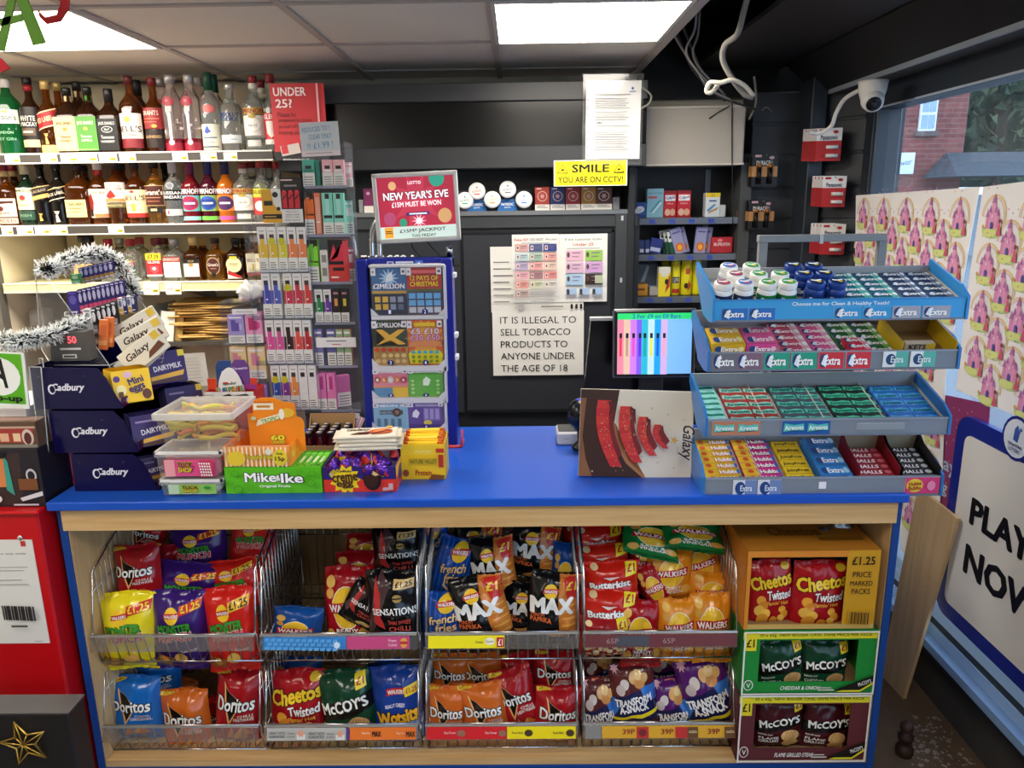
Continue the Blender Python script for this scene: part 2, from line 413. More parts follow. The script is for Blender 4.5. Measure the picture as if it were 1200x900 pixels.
hd = thing('tall_hedge', 'tall dark evergreen trees beside the brick building outside', 'tree', (0, 28.6, 0))
hedge.build('foliage', hd); tk = MB()
for x in (2, 5.5, 9, 12): tk.tube([(xh+x, .4, -.15), (xh+x, .4, 5)], .25, mat('#4a4038', .9))
tk.box(xh-.2, xh+14.5, .6, 1.2, 2, 9.3, HG[3]); tk.build('trunk', hd)
# ================================================================= COUNTER
BLUE = mat('#1c4fb4', .32); BLUED = mat('#12438f', .4); WD = wood('#d8b37e', '#c79d66', 0); WDV = wood('#d9b684', '#cba673', 2); CT = .96
ct = thing('shop_counter', 'long blue topped wooden shop counter with open front shelves', 'counter', (0, 2.0, 0))
XL, XR = -1.303, 1.056
m = MB(); m.box(XL-.005, XR, -.055, .63, .935, CT, mat('#1a52bd', .3, noise=.05, scale=5), .003); m.build('worktop', ct)
m = MB(); m.box(XL+.02, XR-.02, -.035, -.015, .868, .934, WD); m.build('fascia', ct)
for s, x in ((0, XL), (1, XR-.02)):
    m = MB(); m.box(x, x+.02, -.02, .6, .0, .934, BLUED); m.build('side_panel', ct)
    m = MB(); xx = x+.0203 if s == 0 else x-.0023; m.box(xx, xx+.002, -.015, .6, .101, .934, WDV); m.build('inner_panel', ct)
m = MB(); m.box(XL+.02, XR-.02, -.015, .6, .078, .10, WD); m.build('base_board', ct)
m = MB(); m.box(XL+.02, XR-.02, .02, .04, 0, .077, BLUED); m.box(XL, XR, -.018, -.002, 0, .0775, BLUED); m.build('plinth', ct)
m = MB(); m.box(XL+.02, XR-.02, .6, .615, 0, .934, wood('#a98a5c', '#98794d', 2)); m.build('back_panel', ct)
m = MB(); m.box(XL, XR, .616, .62, 0, .934, BLUED); m.build('staff_panel', ct)

# ------------------------------------------------------------- wire baskets
def basket(u0, u1, vref, low, label, tickets):
    z0 = .103 if low else .412; zr = .212 if low else .52; zt = .36 if low else .70; zb = .395 if low else .79
    x0 = xat(u0, 1.99, zr); x1 = xat(u1, 1.99, zr); yf = 2.03; D = .40
    t = thing('wire_basket', label, 'basket', ((x0+x1)/2, yf, z0), group='wire crisp baskets under the counter')
    W = (x1-x0)/2; H = zr-z0; Hs = zt-z0; Hb = zb-z0; r = .0017; R = .003
    for s in (-1, 1):
        q = MB(); X = s*(W-.003)
        path = [(X, 0, 0), (X, -.03, H), (X, .015, Hs), (X, .12, Hs+(Hb-Hs)*.5), (X, .25, Hb), (X, D, Hb), (X, D, 0)]
        q.tube(path, R, CHROME, 6, close=True)
        n = 14
        for k in range(1, n):
            y = D*k/n; zt_ = min(Hb, Hs+(Hb-Hs)*(y/.24)) if y > .01 else Hs
            q.tube([(X, y, 0), (X, y, zt_)], r, STEEL, 5)
        q.tube([(X, -.01, H*.5), (X, D, Hs*.5)], r*1.3, STEEL, 5); q.tube([(X, .0, Hs*.8), (X, D, Hs*.9)], r, STEEL, 5)
        q.build('side_grid', t)
    q = MB(); q.tube([(-W, 0, 0), (W, 0, 0)], R, CHROME); q.tube([(-W, -.03, H), (W, -.03, H)], R, CHROME)
    n = max(8, int(W*2/.029))
    for k in range(n+1):
        x = -W+2*W*k/n; q.tube([(x, -.029, H), (x, -.002, .004), (x, .03, 0)], r, STEEL, 5)
    q.build('front_grid', t)
    q = MB()
    for k in range(n+1): x = -W+2*W*k/n; q.tube([(x, 0, 0), (x, D, 0)], r, STEEL, 4)
    for y in (.13, .27, D): q.tube([(-W, y, 0), (W, y, 0)], r, STEEL, 4)
    q.build('base_grid', t)
    q = MB()
    for k in range(n+1): x = -W+2*W*k/n; q.tube([(x, D, 0), (x, D, Hb)], r, STEEL, 4)
    for z in (.1*Hb, .6*Hb, Hb): q.tube([(-W, D, z), (W, D, z)], R, CHROME, 5)
    q.build('back_grid', t)
    # price rail: clear plastic ticket strip tilted like the basket front
    rh = .046; rail = MB(); A = Matrix.Translation((0, -.034, H-.001)) @ Matrix.Rotation(math.radians(-14), 4, 'X')
    rail.box(-W, W-.004, -.004, -.001, -rh, 0, clear('#eeeae6', .07, .12, 'rail'), 0, A); rail.box(-W, W-.004, -.006, 0, -.003, .003, mat('#c8c6c2', .25, .6), 0, A)
    rl = rail.build('price_rail', t)
    for (a, b, base, it) in tickets:
        k = MB(); w_ = (b-a)*2*W; k.box(0, w_-.002, -.0055, -.0045, -rh+.004, -.005, base, 0, Matrix.Translation((-W+a*2*W, 0, 0)))
        k.dec(front(-.0055, -rh/2-.001, -W+(a+b)*W), w_, rh-.009, it)
        o = k.build('price_ticket', rl); o.matrix_local = A
    return t
def tk_(txt, x, y, w, h, c='#333333', b=.01): return ('t', txt, x, y, w, h, c, 0, b)
basket(105, 299, 750, 0, 'upper wire basket at the left end holding yellow, purple and red snack bags', [])
sq = [('r', .0, .0, .02, 1, '#2b74b8')]
for i in range(12):
    for j in range(3): sq.append(('p', [(.02+i*.075+(j % 2)*.03, .03+j*.33), (.075+i*.075+(j % 2)*.03, .03+j*.33), (.085+i*.075+(j % 2)*.03, .28+j*.33), (.03+i*.075+(j % 2)*.03, .28+j*.33)], '#5aa9ea'))
basket(304, 490, 750, 0, 'half empty upper wire basket with blue and pink ticket strip', [(.02, .55, '#3a86cc', sq+[('s', .9, .5, .05, .6, 8, '#cfe6fa')]), (.55, .95, '#c8497f', [tk_('Prawn', .72, .68, .12, .22, '#f6dbe6'), tk_('Cocktail', .72, .35, .14, .22, '#f6dbe6'), ('e', .9, .5, .06, .4, '#e8a34c'), ('r', .84, .4, .96, .62, '#b8343a')]), (.95, 1, '#4a4a4c', [])])
basket(498, 679, 750, 0, 'upper wire basket full of black packets with yellow ticket strip', [(.02, .52, '#f6e71c', [tk_('Cheese', .66, .5, .1, .16), ('e', .8, .55, .065, .3, '#f4f0df'), tk_('Quavers', .8, .55, .1, .22, '#7b6a2e'), ('r', .89, .12, .985, .88, '#c22a28'), tk_('£1', .937, .5, .055, .5, '#ffffff', .03)])])
basket(684, 866, 750, 0, 'upper wire basket of red and orange packets with dull red strip', [(.01, .99, '#6e3236', [('r', .2, .1, .42, .9, '#4a4c55'), tk_('65P', .18, .5, .08, .4, '#a78b88'), tk_('65P', .55, .5, .08, .4, '#a78b88')])])
basket(118, 304, 860, 1, 'lower wire basket at the left end with clear empty ticket rail', [])
gg = [('r', .0, 0, 1, 1, '#bfbcb8')]
for o in (0, .5): gg += [tk_('GREAT TASTE', .13+o, .62, .2, .2), tk_('GUARANTEED', .13+o, .34, .2, .2), tk_('Cheese', .31+o, .62, .09, .14), tk_('& Onion', .31+o, .36, .09, .14), ('r', .38+o, .12, .49+o, .55, '#e9e6e2'), ('s', .435+o, .62, .05, .6, 6, '#e9a484')]
basket(309, 491, 860, 1, 'lower wire basket with grey and orange ticket strip', [(.02, .53, '#bfbcb8', gg), (.53, .555, '#5b3d86', []), (.555, .985, '#ee7a2e', [tk_('Paprika', .24, .55, .12, .2, '#fbe3cf'), tk_('MAX', .4, .5, .13, .42, '#1a1a1c', .05), tk_('Paprika', .76, .55, .12, .2, '#fbe3cf'), tk_('MAX', .91, .5, .13, .42, '#1a1a1c', .05)])])
basket(498, 678, 860, 1, 'lower wire basket of orange and red bags with red and yellow tickets', [(.01, .535, '#d8232b', [tk_('Flame Thrower', .29, .55, .14, .2, '#f8dcdc'), ('e', .43, .5, .055, .28, '#9a6a55'), tk_('Flame Thrower', .8, .55, .14, .2, '#f8dcdc'), ('e', .94, .5, .05, .28, '#9a6a55')]), (.535, .985, '#f6df14', [tk_('Roast Beef', .15, .52, .15, .18), ('e', .31, .5, .06, .28, '#4b3a25'), tk_('Roast Beef', .74, .52, .15, .18), ('e', .91, .5, .06, .28, '#4b3a25')])])
pr = []
for o in (.0, .29, .64): pr += [tk_('39P', .2+o, .55, .09, .42, '#8a1f22', .03)]
basket(684, 863, 860, 1, 'lower wire basket of brown and purple bags with three 39p tickets', [(.01, .12, '#8a8684', []), (.12, .99, '#e0a92c', pr+[('r', .26, .05, .35, .95, '#c3312f'), ('e', .305, .5, .03, .3, '#7c2526'), ('r', .55, .05, .64, .95, '#c3312f'), ('r', .64, .05, .72, .95, '#6a4526'), ('r', .92, .05, 1, .95, '#6a4526'), tk_('oatie', .68, .6, .06, .25, '#f0d9a8'), tk_('oatie', .96, .6, .06, .25, '#f0d9a8')])])
# ================================================================= TOBACCO CABINET
GY = 3.40
ga = thing('tobacco_cabinet', 'large dark grey tobacco cabinet with pelmet behind the counter', 'cabinet', (0, GY, 0))
def gx(u, y=GY, z=1.5): return xat(u, y, z)
m = MB(); m.box(-1.0, .53, .22, .36, 0, 2.22, DK2); m.box(-1.0, .53, 0, .36, 0, .74, DK2); m.box(-1.0, .53, .0, .22, .74, 1.67, DK2); m.build('carcass', ga)
m = MB(); z0, z1 = zat(197, 0, 3.3), zat(96, 0, 3.3); za, zb = zat(118, 0, 3.3), zat(171, 0, 3.3)
PX0, PX1 = -1.0, .535
m.box(PX0, PX1, -.10, .2, za, z1, DK, .003); m.box(PX0, PX1, -.10, .2, z0, zb, DK, .003); m.build('pelmet', ga)
MB().box(PX0, PX1, -.085, -.06, zb, za, mat('#08090a', .22)).build('pelmet_panel', ga)
m = MB(); m.box(PX0, .53, -.02, .2, zat(252, 0, GY), zat(247, 0, GY), mat('#8b8f92', .3, .6)); m.build('shelf', ga)
zr = zat(267, 0, GY); m = MB(); m.box(-1.0, .52, -.012, .0, zr, zat(252, 0, GY), DKR, .002); m.build('top_rail', ga)
xd0 = gx(541); xd1 = gx(719)
m = MB(); m.box(xd0+.008, xd1, -.012, 0, .80, zr-.012, mat('#2f3136', .45), .003); 
for (a, b, c, d) in ((xd0+.008, xd1, .80, .815), (xd0+.008, xd1, zr-.022, zr-.012), (xd1-.012, xd1, .8, zr-.012)): m.box(a, b, -.018, -.012, c, d, mat('#1b1d20', .4))
m.build('door', ga)
m = MB(); m.box(-.99, xd0-.006, -.014, 0, .80, zr-.012, mat('#303337', .4), .003); m.box(-.99, xd0-.006, -.016, -.013, 1.47, 1.478, BLK)
tu = gx(456, GY, 1.5); m.dec(front(-.0145, zat(304, tu, GY), tu), .24, .04, [('t', 'TOBACCO &', .5, .5, 1, 1, '#f2f2f2', 0, .03)]); m.build('door', ga)
m = MB(); m.box(gx(720), gx(734), -.03, .1, .70, zat(250, .5, GY), DKR, .003); m.box(gx(735, 3.36), gx(743, 3.36), -.04, .3, 0, 1.9, mat('#26282b', .4), .003)
for v in (258, 330, 372): z = zat(v, .49, GY); m.box(gx(726), gx(728.5), -.032, -.028, z, z+.02, mat('#bfc2c4', .4))
m.build('lock_post', ga)
m = MB(); m.tube([(-.6, .05, 0.02), (-.2, -.15, -.0), (.2, .05, 0)], .001, BLACK)
# tins and packs in the open niche
zs = zat(247, 0, GY)+.0005
tin0 = None
TB = [(545, 235, 'mint green'), (559, 224, 'orange'), (577, 234, 'yellow'), (595, 222, 'grey'), (614, 234, 'blue')]
TC = {'mint green': '#4fae8f', 'orange': '#d8653a', 'yellow': '#d6b93a', 'grey': '#6d7480', 'blue': '#3f7fc4'}
hold = thing('tin_display_tray', 'clear and blue stepped tray holding the round white tins', 'display', (gx(579, 3.42, zs), 3.40, zs))
m = MB()
hx = gx(579, 3.4, zs)
for (u, v) in ((559, 240), (595, 240)):
    x = gx(u, 3.4, zs)-hx; m.prism([(x-.045, 0), (x+.045, 0), (x+.028, .05), (x-.028, .05)], 0, .05, '#2f6fb0', 'y')
    m.dec(front(0, .022, x), .07, .03, [('t', 'NORDIC', .5, .7, .75, .35, '#ffffff', 0, .03), ('t', 'spirit', .5, .25, .4, .3, '#ffffff')])
m.build('riser', hold)
q = MB(); q.box(-.16, .16, .055, .06, 0, .09, ACRYL); q.build('back_sheet', hold)
for (u, v, c) in TB:
    p = at(u, v, 3.385); t = thing('nicotine_pouch_tin', f'round white tin with {c} print in the niche of the tobacco cabinet', 'tin', (p.x, 3.385, p.z), group='round tins in the cabinet niche')
    X = Matrix.Rotation(PI/2, 4, 'X'); b = MB(); b.lathe([(.033, -.013), (.036, -.011), (.036, .008), (.034, .011)], mat('#e9e9e6', .35), 24, 0, True, X); b.build('lid', t)
    b = MB(); b.dec(front(-.0115), .06, .06, [('e', .5, .5, .48, .48, '#f4f3ef'), ('t', 'NORDIC', .5, .5, .7, .17, TC[c], 8), ('s', .5, .75, .09, .5, 6, TC[c]), ('r', .3, .25, .7, .33, TC[c])]); b.build('print', t)
for i, (u0, u1, c, nm) in enumerate([(627, 644, '#a33b30', 'brick red'), (645, 662, '#2c3a6b', 'navy'), (663, 680, '#9b2a33', 'crimson'), (681, 698, '#a5772f', 'amber'), (698, 717, '#54302a', 'brown'), (718, 726, '#8f9092', 'grey')]):
    y = 3.40; it = [('r', 0, 0, 1, .25, '#e6e1d6'), ('r', .12, .1, .88, .13, '#8a8780'), ('r', .12, .17, .7, .2, '#8a8780'), ('e', .5, .6, .34, .22, '#d9b9a4'), ('e', .5, .6, .29, .19, c), ('s', .5, .6, .2, .45, 6, '#c99'), ('r', .12, .9, .45, .94, '#f0e0d8')] if i < 5 else []
    carton('tobacco_packet', f'{nm} packet with white warning strip, {ORD[i]} in the row right of the tins', 'packet', u0, u1, 219 if i < 5 else 231, y, zs, .022, c, it, group='packets in the cabinet niche')
carton('tobacco_packet', 'dark pink packet in the niche behind the lottery screen edge', 'packet', 427, 438, 221, 3.41, zs, .022, '#7d2e5c', [('r', 0, 0, 1, .28, '#e6e1d6'), ('e', .5, .8, .2, .07, '#d9a9c4')], group='packets in the cabinet niche')
carton('tobacco_packet', 'plain grey packet in the niche left of the pink one', 'packet', 421, 426, 234, 3.41, zs, .022, '#8b8d8f', [], group='packets in the cabinet niche')
# ------------------------------------------------------------- notices on the cabinet
lines = lambda x0, x1, ys, c='#8b8b8b', h=.006: [('r', x0, y, x1-(.12*((i*7) % 5)/5), y+h, c) for i, y in enumerate(ys)]
yd = GY-.0195
board('notice', 'white landscape notice saying it is illegal to sell tobacco under 18', 'notice', (577.5, 365, 684, 440), yd-.004, [('t', 'IT IS ILLEGAL TO', .5, .865, .83, .105, '#1c1c1e'), ('t', 'SELL TOBACCO', .47, .68, .765, .105, '#1c1c1e'), ('t', 'PRODUCTS TO', .455, .49, .735, .105, '#1c1c1e'), ('t', 'ANYONE UNDER', .495, .305, .815, .105, '#1c1c1e'), ('t', 'THE AGE OF 18', .455, .115, .735, .105, '#1c1c1e')], .002, '#eceae2')
pl = []
for i in range(7): pl.append(('r', .03, .76-.1*i, .2+.02*(i % 3), .775-.1*i, '#7a7772')); pl.append(('r', .03, .745-.1*i, .3, .747-.1*i, '#b9b6ae'))
pl += [('r', .86+.05*i, .05, .885+.05*i, .12, '#222222') for i in range(3)]+[('r', .54, .08, .78, .095, '#6a6762'), ('r', .3, .04, .36, .12, '#cfccc4')]
board('notice', 'white price list partly behind the two identity card sheets', 'notice', (575, 289, 684, 366), yd-.003, pl, .002, '#e6e4db')
idc = ['#d8a9a2', '#4b5a8c', '#39498a', '#b9cfd0', '#9fb9a8', '#e0a39c', '#b7a9c8', '#e9a7a2', '#e3c9b8', '#e3a9b4', '#a87c82', '#e08f8f', '#e39b90', '#cfd6b4', '#d9d6cc', '#b9a49c']
f1 = [('t', 'Fake ID!', .2, .925, .3, .035, '#c33a36', 0, .02), ('t', 'DO NOT', .53, .925, .27, .035, '#333333', 0, .01), ('t', 'Accept', .84, .925, .25, .038, '#444444'), ('r', .2, .875, .8, .882, '#999999')]
for i, c in enumerate(idc):
    x = .06+.305*(i % 3); y = .755-.132*(i//3)
    f1 += [('r', x, y, x+.28, y+.108, c), ('r', x+.03, y+.02, x+.09, y+.085, '#f0d8d0'), ('e', x+.06, y+.055, .018, .02, '#6a4a42'), ('r', x+.12, y+.07, x+.25, y+.08, '#7a6a70'), ('r', x+.12, y+.045, x+.22, y+.052, '#8a7a80')]
f1 += lines(.36, .95, (.17, .14, .11, .05, .03), '#9a9a98', .006)
board('notice', 'white sheet of sixteen fake identity card pictures on the cabinet door', 'notice', (600.5, 275, 655, 355), yd-.006, f1, .002, '#edebe4', ry=-.004)
f2 = [('t', 'If the customer looks', .5, .925, .76, .035, '#555555'), ('t', 'Under 25', .5, .85, .42, .04, '#d03a34', 0, .015), ('r', .15, .79, .85, .797, '#aaaaaa')]
for i, c in enumerate(['#e3b4c8', '#9cc860', '#d9b4cc', '#d2a4d4', '#a9c9e6', '#3a2a26']):
    x = .14+.4*(i % 2); y = .61-.175*(i//2); f2 += [('r', x, y, x+.36, y+.155, c), ('e', x+.05, y+.09, .03, .04, '#5a4a48'), ('r', x+.13, y+.11, x+.3, y+.125, '#8a7a90'), ('r', x+.13, y+.06, x+.26, y+.07, '#8a7a90')]
f2 += [('r', .74, .28, .9, .4, '#b9c2a4')]
for i in range(3): f2 += [('r', .14+.27*i, .115, .36+.27*i, .21, '#aac4e4'), ('e', .18+.27*i, .17, .03, .03, '#3d3a38'), ('r', .15+.27*i, .12, .21+.27*i, .15, '#4a4a52')]
board('notice', 'white sheet headed under 25 with six identity cards on the cabinet door', 'notice', (655.3, 274.5, 711.5, 354), yd-.006, f2, .002, '#eeece5', ry=-.004)
lt = [('r', .02, 0, .05, 1, '#d8d8d6')]+[('e', .035, .06+.1*i, .012, .008, '#555555') for i in range(10)]+[('s', .84, .9, .03, .6, 6, '#3a5a94'), ('r', .78, .855, .9, .865, '#3a5a94')]
lt += lines(.16, .8, (.82, .77, .74, .71, .68, .65, .6, .56, .53, .5, .42, .34, .31, .28, .25, .22, .19, .15, .12), '#6f6f6f', .007)+[('p', [(.16, .455), (.24, .475), (.33, .46), (.24, .465)], '#555555')]
o = board('letter', 'white printed letter in a clear punched pocket hung on the pelmet', 'notice', (686.5, 95, 750.5, 187), 3.285, lt, .002, '#dcdbd8', ry=.004)
MB().box(-.125, .12, -.0045, -.003, -.175, .178, clear('#ffffff', .03, .12, 'pocket')).build('clear_pocket', o)
sm = [('r', .015, .03, .985, .97, '#f6e50e'), ('t', 'SMILE', .5, .68, .5, .3, '#17170f', 0, .035), ('t', 'YOU ARE ON CCTV!', .5, .25, .88, .23, '#17170f', 0, .02)]
for x in (.12, .885): sm += [('p', [(x-.075, .5), (x+.075, .5), (x, .86)], '#17170f'), ('p', [(x-.06, .525), (x+.06, .525), (x, .82)], '#f6e50e'), ('p', [(x-.022, .58), (x+.025, .61), (x+.02, .66), (x-.02, .66)], '#17170f')]
board('sign', 'yellow sign telling people to smile on camera, hung on the pelmet', 'sign', (649, 187.5, 735, 218), 3.29, sm, .006, '#f3f1ea')

# ================================================================= MEDICINE BAY
MY = 3.58
mb = thing('medicine_shelving', 'narrow dark shelving bay with a blank beige light box on top', 'shelving', (0, MY, 0))
bx0, bx1 = xat(744, MY, 1.5), xat(862, MY, 1.5)
BAY = mat('#3c3f43', .5)
m = MB(); m.box(bx0-.01, bx1+.06, .2, .215, 0, 2.1, mat('#2a2c30', .5)); m.build('back_panel', mb)
for xx in (bx0-.012, bx1):
    m = MB(); m.box(xx, xx+.05 if xx > .7 else xx+.012, -.02, .2, 0, 1.9, mat('#4b4d4b', .5)); m.build('upright', mb)
m = MB(); m.box(bx1-.11, bx1-.085, .19, .2, .9, 1.88, mat('#6a6d70', .4, .5)); m.build('slotted_strip', mb)
for v in (255, 297.5, 347):
    z = zat(v, .77, MY); m = MB(); m.box(bx0, bx1, 0, .2, z-.012, z, mat('#2f3236', .4)); m.box(bx0, bx1, -.012, -.002, z-.03, z, mat('#6f747c', .25, .3), .001)
    for k in range(4): a = bx0+.06+.09*k; m.box(a, a+.028, -.0135, -.011, z-.025, z-.006, mat('#3c4fae', .4))
    m.build('shelf', mb)
for v in (385, 430): z = zat(v, .77, MY); m = MB(); m.box(bx0, bx1, 0, .2, z-.012, z, mat('#2f3236', .4)); m.build('shelf', mb)
lz0, lz1 = zat(194, .75, 3.50), zat(124.5, .75, 3.5); la, lb = xat(750, 3.5, 1.95), xat(872, 3.5, 1.95)
m = MB(); m.box(la, lb, -.08, .12, lz0, lz1, mat('#b7ae9f', .45, noise=.04, scale=6), .006); m.box(la, lb, -.086, -.075, lz0, lz0+.008, mat('#d2cabb', .4)); m.box(la, lb, -.086, -.075, lz1-.008, lz1, mat('#d2cabb', .4)); m.build('light_box', mb)
zsh = [zat(v, .77, MY)+.0003 for v in (255, 297.5, 347)]
def medi(u0, u1, vt, row, base, items, label, cat='medicine box', rz=0, d=.05, y=None, name='medicine_box', ry=0):
    o = carton(name, label, cat, u0, u1, vt, y or MY+.03, zsh[row], d, base, items, rz=rz); o.rotation_euler.y = ry; return o
medi(743, 757, 237, 0, '#2a5ba8', [('e', .5, .55, .35, .2, '#e6ecf4'), ('r', 0, 0, 1, .2, '#1d3d80')], 'small dark blue box at the left end of the top medicine shelf')
medi(757.5, 777, 221, 0, '#8fc4d4', [('t', 'Clear & Simple', .5, .84, .85, .07, '#2f6a86'), ('p', [(.2, .2), (.3, .2), (.85, .6), (.75, .62)], '#4fa3bc'), ('p', [(.3, .16), (.4, .16), (.9, .5), (.82, .54)], '#e8f4f6'), ('r', .08, .66, .6, .74, '#d7707c')], 'tall pale blue test kit box on the top medicine shelf')
CP = [('r', 0, .9, 1, 1, '#8f1e24'), ('r', .1, .62, .9, .84, '#ffffff'), ('t', 'Calpol', .5, .73, .7, .14, '#4a2a86', 8, .03), ('t', 'Infant', .5, .53, .5, .07, '#f6d6d6'), ('e', .3, .2, .22, .13, '#e9c0a4'), ('e', .7, .2, .22, .13, '#e0ae8e'), ('r', 0, 0, 1, .06, '#a51f28')]
medi(777.5, 792, 223.5, 0, '#cf2733', CP, 'left of two red and white medicine boxes on the top shelf')
medi(793, 809, 223, 0, '#cf2733', CP, 'right of two red and white medicine boxes on the top shelf')
medi(826, 843, 226, 0, '#dfe6ea', [('r', 0, .82, 1, 1, '#f2d22e'), ('t', '£1', .5, .9, .22, .1, '#333333'), ('r', .25, .64, .75, .7, '#28588f'), ('p', [(.15, .12), (.8, .3), (.9, .42), (.3, .25)], '#c8985e'), ('p', [(.1, .3), (.2, .2), (.7, .5), (.6, .55)], '#5a9ac4')], 'white plaster box with a yellow top on the top medicine shelf')
medi(843.5, 850, 240, 0, '#c9cdd0', [], 'small plain grey box right of the plasters')
for i, (a, b) in enumerate(((742.5, 748), (748.5, 755), (755.5, 761))): medi(a, b, 281, 1, '#33407a', [('r', .2, .1, .9, .35, '#d6d9e6')], f'{ORD[i]} of three narrow navy packs on the middle medicine shelf', rz=0)
medi(759.5, 774, 279, 1, '#2d3b86', [('r', .1, .15, .9, .4, '#c3cbe8')], 'navy pack lying right of three narrow navy packs', ry=.2)
LEM = [('r', 0, .55, 1, 1, '#e8ebe6'), ('r', .12, .7, .8, .8, '#1e3a2c'), ('e', .62, .3, .2, .15, '#d8d23c')]
for i, u in enumerate((777, 781.5, 786)): medi(u, u+13, 269+i*.5, 1, '#2b5a45', LEM, f'{ORD[i]} of three green and white sachet boxes leaning on the middle shelf', ry=-.22, d=.02, y=MY+.07-.02*i)
COF = [('r', .15, .8, .85, .85, '#4d4f8c'), ('e', .5, .25, .36, .18, '#e2702c'), ('e', .5, .25, .2, .1, '#f4b93a')]
for i, (u, ry, y) in enumerate(((792, -.3, .02), (796, -.28, .045), (813, .08, .02), (818.5, .1, .045))): medi(u, u+13, 266, 1, '#9a9cc4', COF, f'lilac box with an orange disc, {ORD[i]} of four on the middle medicine shelf', ry=ry, d=.02, y=MY+y)
medi(833, 858, 278, 1, '#c12d34', [('t', 'IBUPROFEN', .5, .55, .75, .2, '#f7e6e6', 0, .02), ('e', .4, .8, .12, .1, '#e88a8a')], 'red flat ibuprofen box at the right of the middle medicine shelf')
medi(741, 759, 333, 2, '#d99a2c', [('r', .2, .45, .8, .65, '#7a4a1a')], 'orange box in the lower left of the medicine bay')
t = thing('packet_of_lighters', 'clear bag with blue and red labels above the orange box', 'packet', (xat(757, MY+.09, zsh[2]), MY+.09, zsh[2]))
q = MB(); q.box(-.055, .055, -.01, .02, 0, .155, mat('#56606c', .2), .012); q.build('bag', t)
q = MB(); q.dec(front(-.011, .075), .1, .14, [('r', .2, .1, .75, .32, '#2b57b4'), ('r', .1, .08, .3, .25, '#d8dfe8'), ('p', [(.2, .4), (.5, .95), (.6, .9), (.4, .4)], '#9aa6b4')]); q.build('label', t)
medi(761, 771, 336, 2, '#b9b6b0', [], 'small grey box right of the orange box')
t0 = medi(771, 785, 313, 2, '#ece9dc', [('r', 0, .0, 1, .8, '#f2e12a'), ('e', .5, .8, .35, .15, '#ece9dc'), ('p', [(.55, .1), (.95, .35), (.95, .75), (.8, .6)], '#c23a2a'), ('e', .68, .5, .15, .1, '#1a1a1a')], 'yellow and white lighter fuel box in front of the yellow cans', y=MY-.0)
def can(u, vt, r, it, label, y=.06):
    z = zsh[2]; x = xat(u, MY+y, z+.1); h = zat(vt, x, MY+y)-z; t = thing('gas_can', label, 'can', (x, MY+y, z), group='yellow gas cans'); b = MB(); b.lathe([(r*.95, 0), (r, .004), (r, h*.82), (r*.9, h*.85)], mat('#e9dc22', .3), 20); b.build('body', t)
    b = MB(); b.lathe([(r*.93, h*.84), (r*.93, h*.98), (r*.85, h)], mat('#f0e445', .35), 20); b.build('cap', t)
    b = MB(); b.dec(cyl(r), r*1.9, h*.8, it, .012, Matrix.Translation((0, 0, h*.42))); b.build('print', t)
def cyl(r): return lambda x, z, k: ((r+EPS*k)*math.sin(x/r), -(r+EPS*k)*math.cos(x/r), z)
GC = [('r', .1, .4, .9, .62, '#27366f'), ('t', 'CLIPPER', .5, .51, .7, .14, '#f0e9c0'), ('r', .1, .05, .9, .2, '#bd3328')]
can(780, 304, .022, [], 'yellow gas can at the back left of the bottom medicine shelf', .13)
can(791.5, 304, .023, GC, 'yellow gas can with a navy band')
can(804.5, 303, .026, [('r', .3, .7, .75, .9, '#c4532a'), ('e', .4, .3, .2, .1, '#3a2a1a'), ('p', [(.5, .1), (.9, .3), (.6, .5)], '#c4532a')], 'tallest yellow gas can with a small flame print')
can(816.5, 304, .021, [('r', .3, .66, .7, .72, '#8a8a20')], 'plain yellow gas can at the right end', .07)

# ------------------------------------------------------------- battery cards on the slat walls
def batt(u0, v0, u1, v1, y, yaw, cols, txt, n, label, dxs):
    p = at((u0+u1)/2, (v0+v1)/2, y); W = (u1-u0)/FPX*(p-CAM).dot(FF); H = (v1-v0)/FPX*(p-CAM).dot(FF)
    hk = MB(); R_ = Matrix.Rotation(yaw, 4, 'Z')
    t = thing('battery_card', label+', front card', 'batteries', p, yaw, 'hanging battery cards')
    c = MB(); c.box(-W/2, W/2, 0, .002, -H/2, H/2, cols[0]); c.dec(front(0), W, H, [('r', 0, .62, 1, 1, cols[1]), ('r', 0, .3, 1, .62, cols[2]), ('t', txt, .5, .72, .66, .14, cols[3], 0, .02), ('r', .1, .9, .35, .97, cols[4]), ('e', .75, .88, .1, .05, cols[4])]); c.build('card', t)
    for i in range(2):
        b = MB()
        if cols[5]: b.tube([(-W*.22+W*.42*i, -.009, -H*.42), (-W*.22+W*.42*i, -.009, H*.08)], .0085, mat(cols[6], .3, .6), 10); b.tube([(-W*.22+W*.42*i, -.009, H*.08), (-W*.22+W*.42*i, -.009, H*.2)], .0085, mat('#b8763c', .3, .7), 10)
        else: b.tube([(-W*.1, -.008, -H*.34+H*.26*i), (W*.38, -.008, -H*.34+H*.26*i)], .008, mat(cols[6], .35, .2), 10)
        b.build('battery', t)
    for k in range(1, n):
        dup(t, p+R_ @ Vector((-.008*k+dxs*k, .016*k, .001*k)), yaw, label+f', {ORD[k]} card from the front')
    MB().tube([p+R_ @ Vector((0, -.03, H*.46)), p+R_ @ Vector((0, .016*n+.02, H*.46))], .002, CHROME, 6).build('hook', None).name = 'display_hook'
    o = COL.objects[-1]; tag(o, 'chrome hook carrying the '+label.replace('battery card', 'battery cards'), 'hook')
DU = ['#15120f', '#17140f', '#b8844c', '#e8e4dc', '#c9a0a4', 1, '#22201e']
batt(881, 181, 911, 218, 3.53, 0, DU, 'DURACELL', 5, 'upper black and copper battery card', -.001)
batt(877, 235, 907, 269, 3.53, 0, DU, 'DURACELL', 5, 'lower black and copper battery card', -.001)
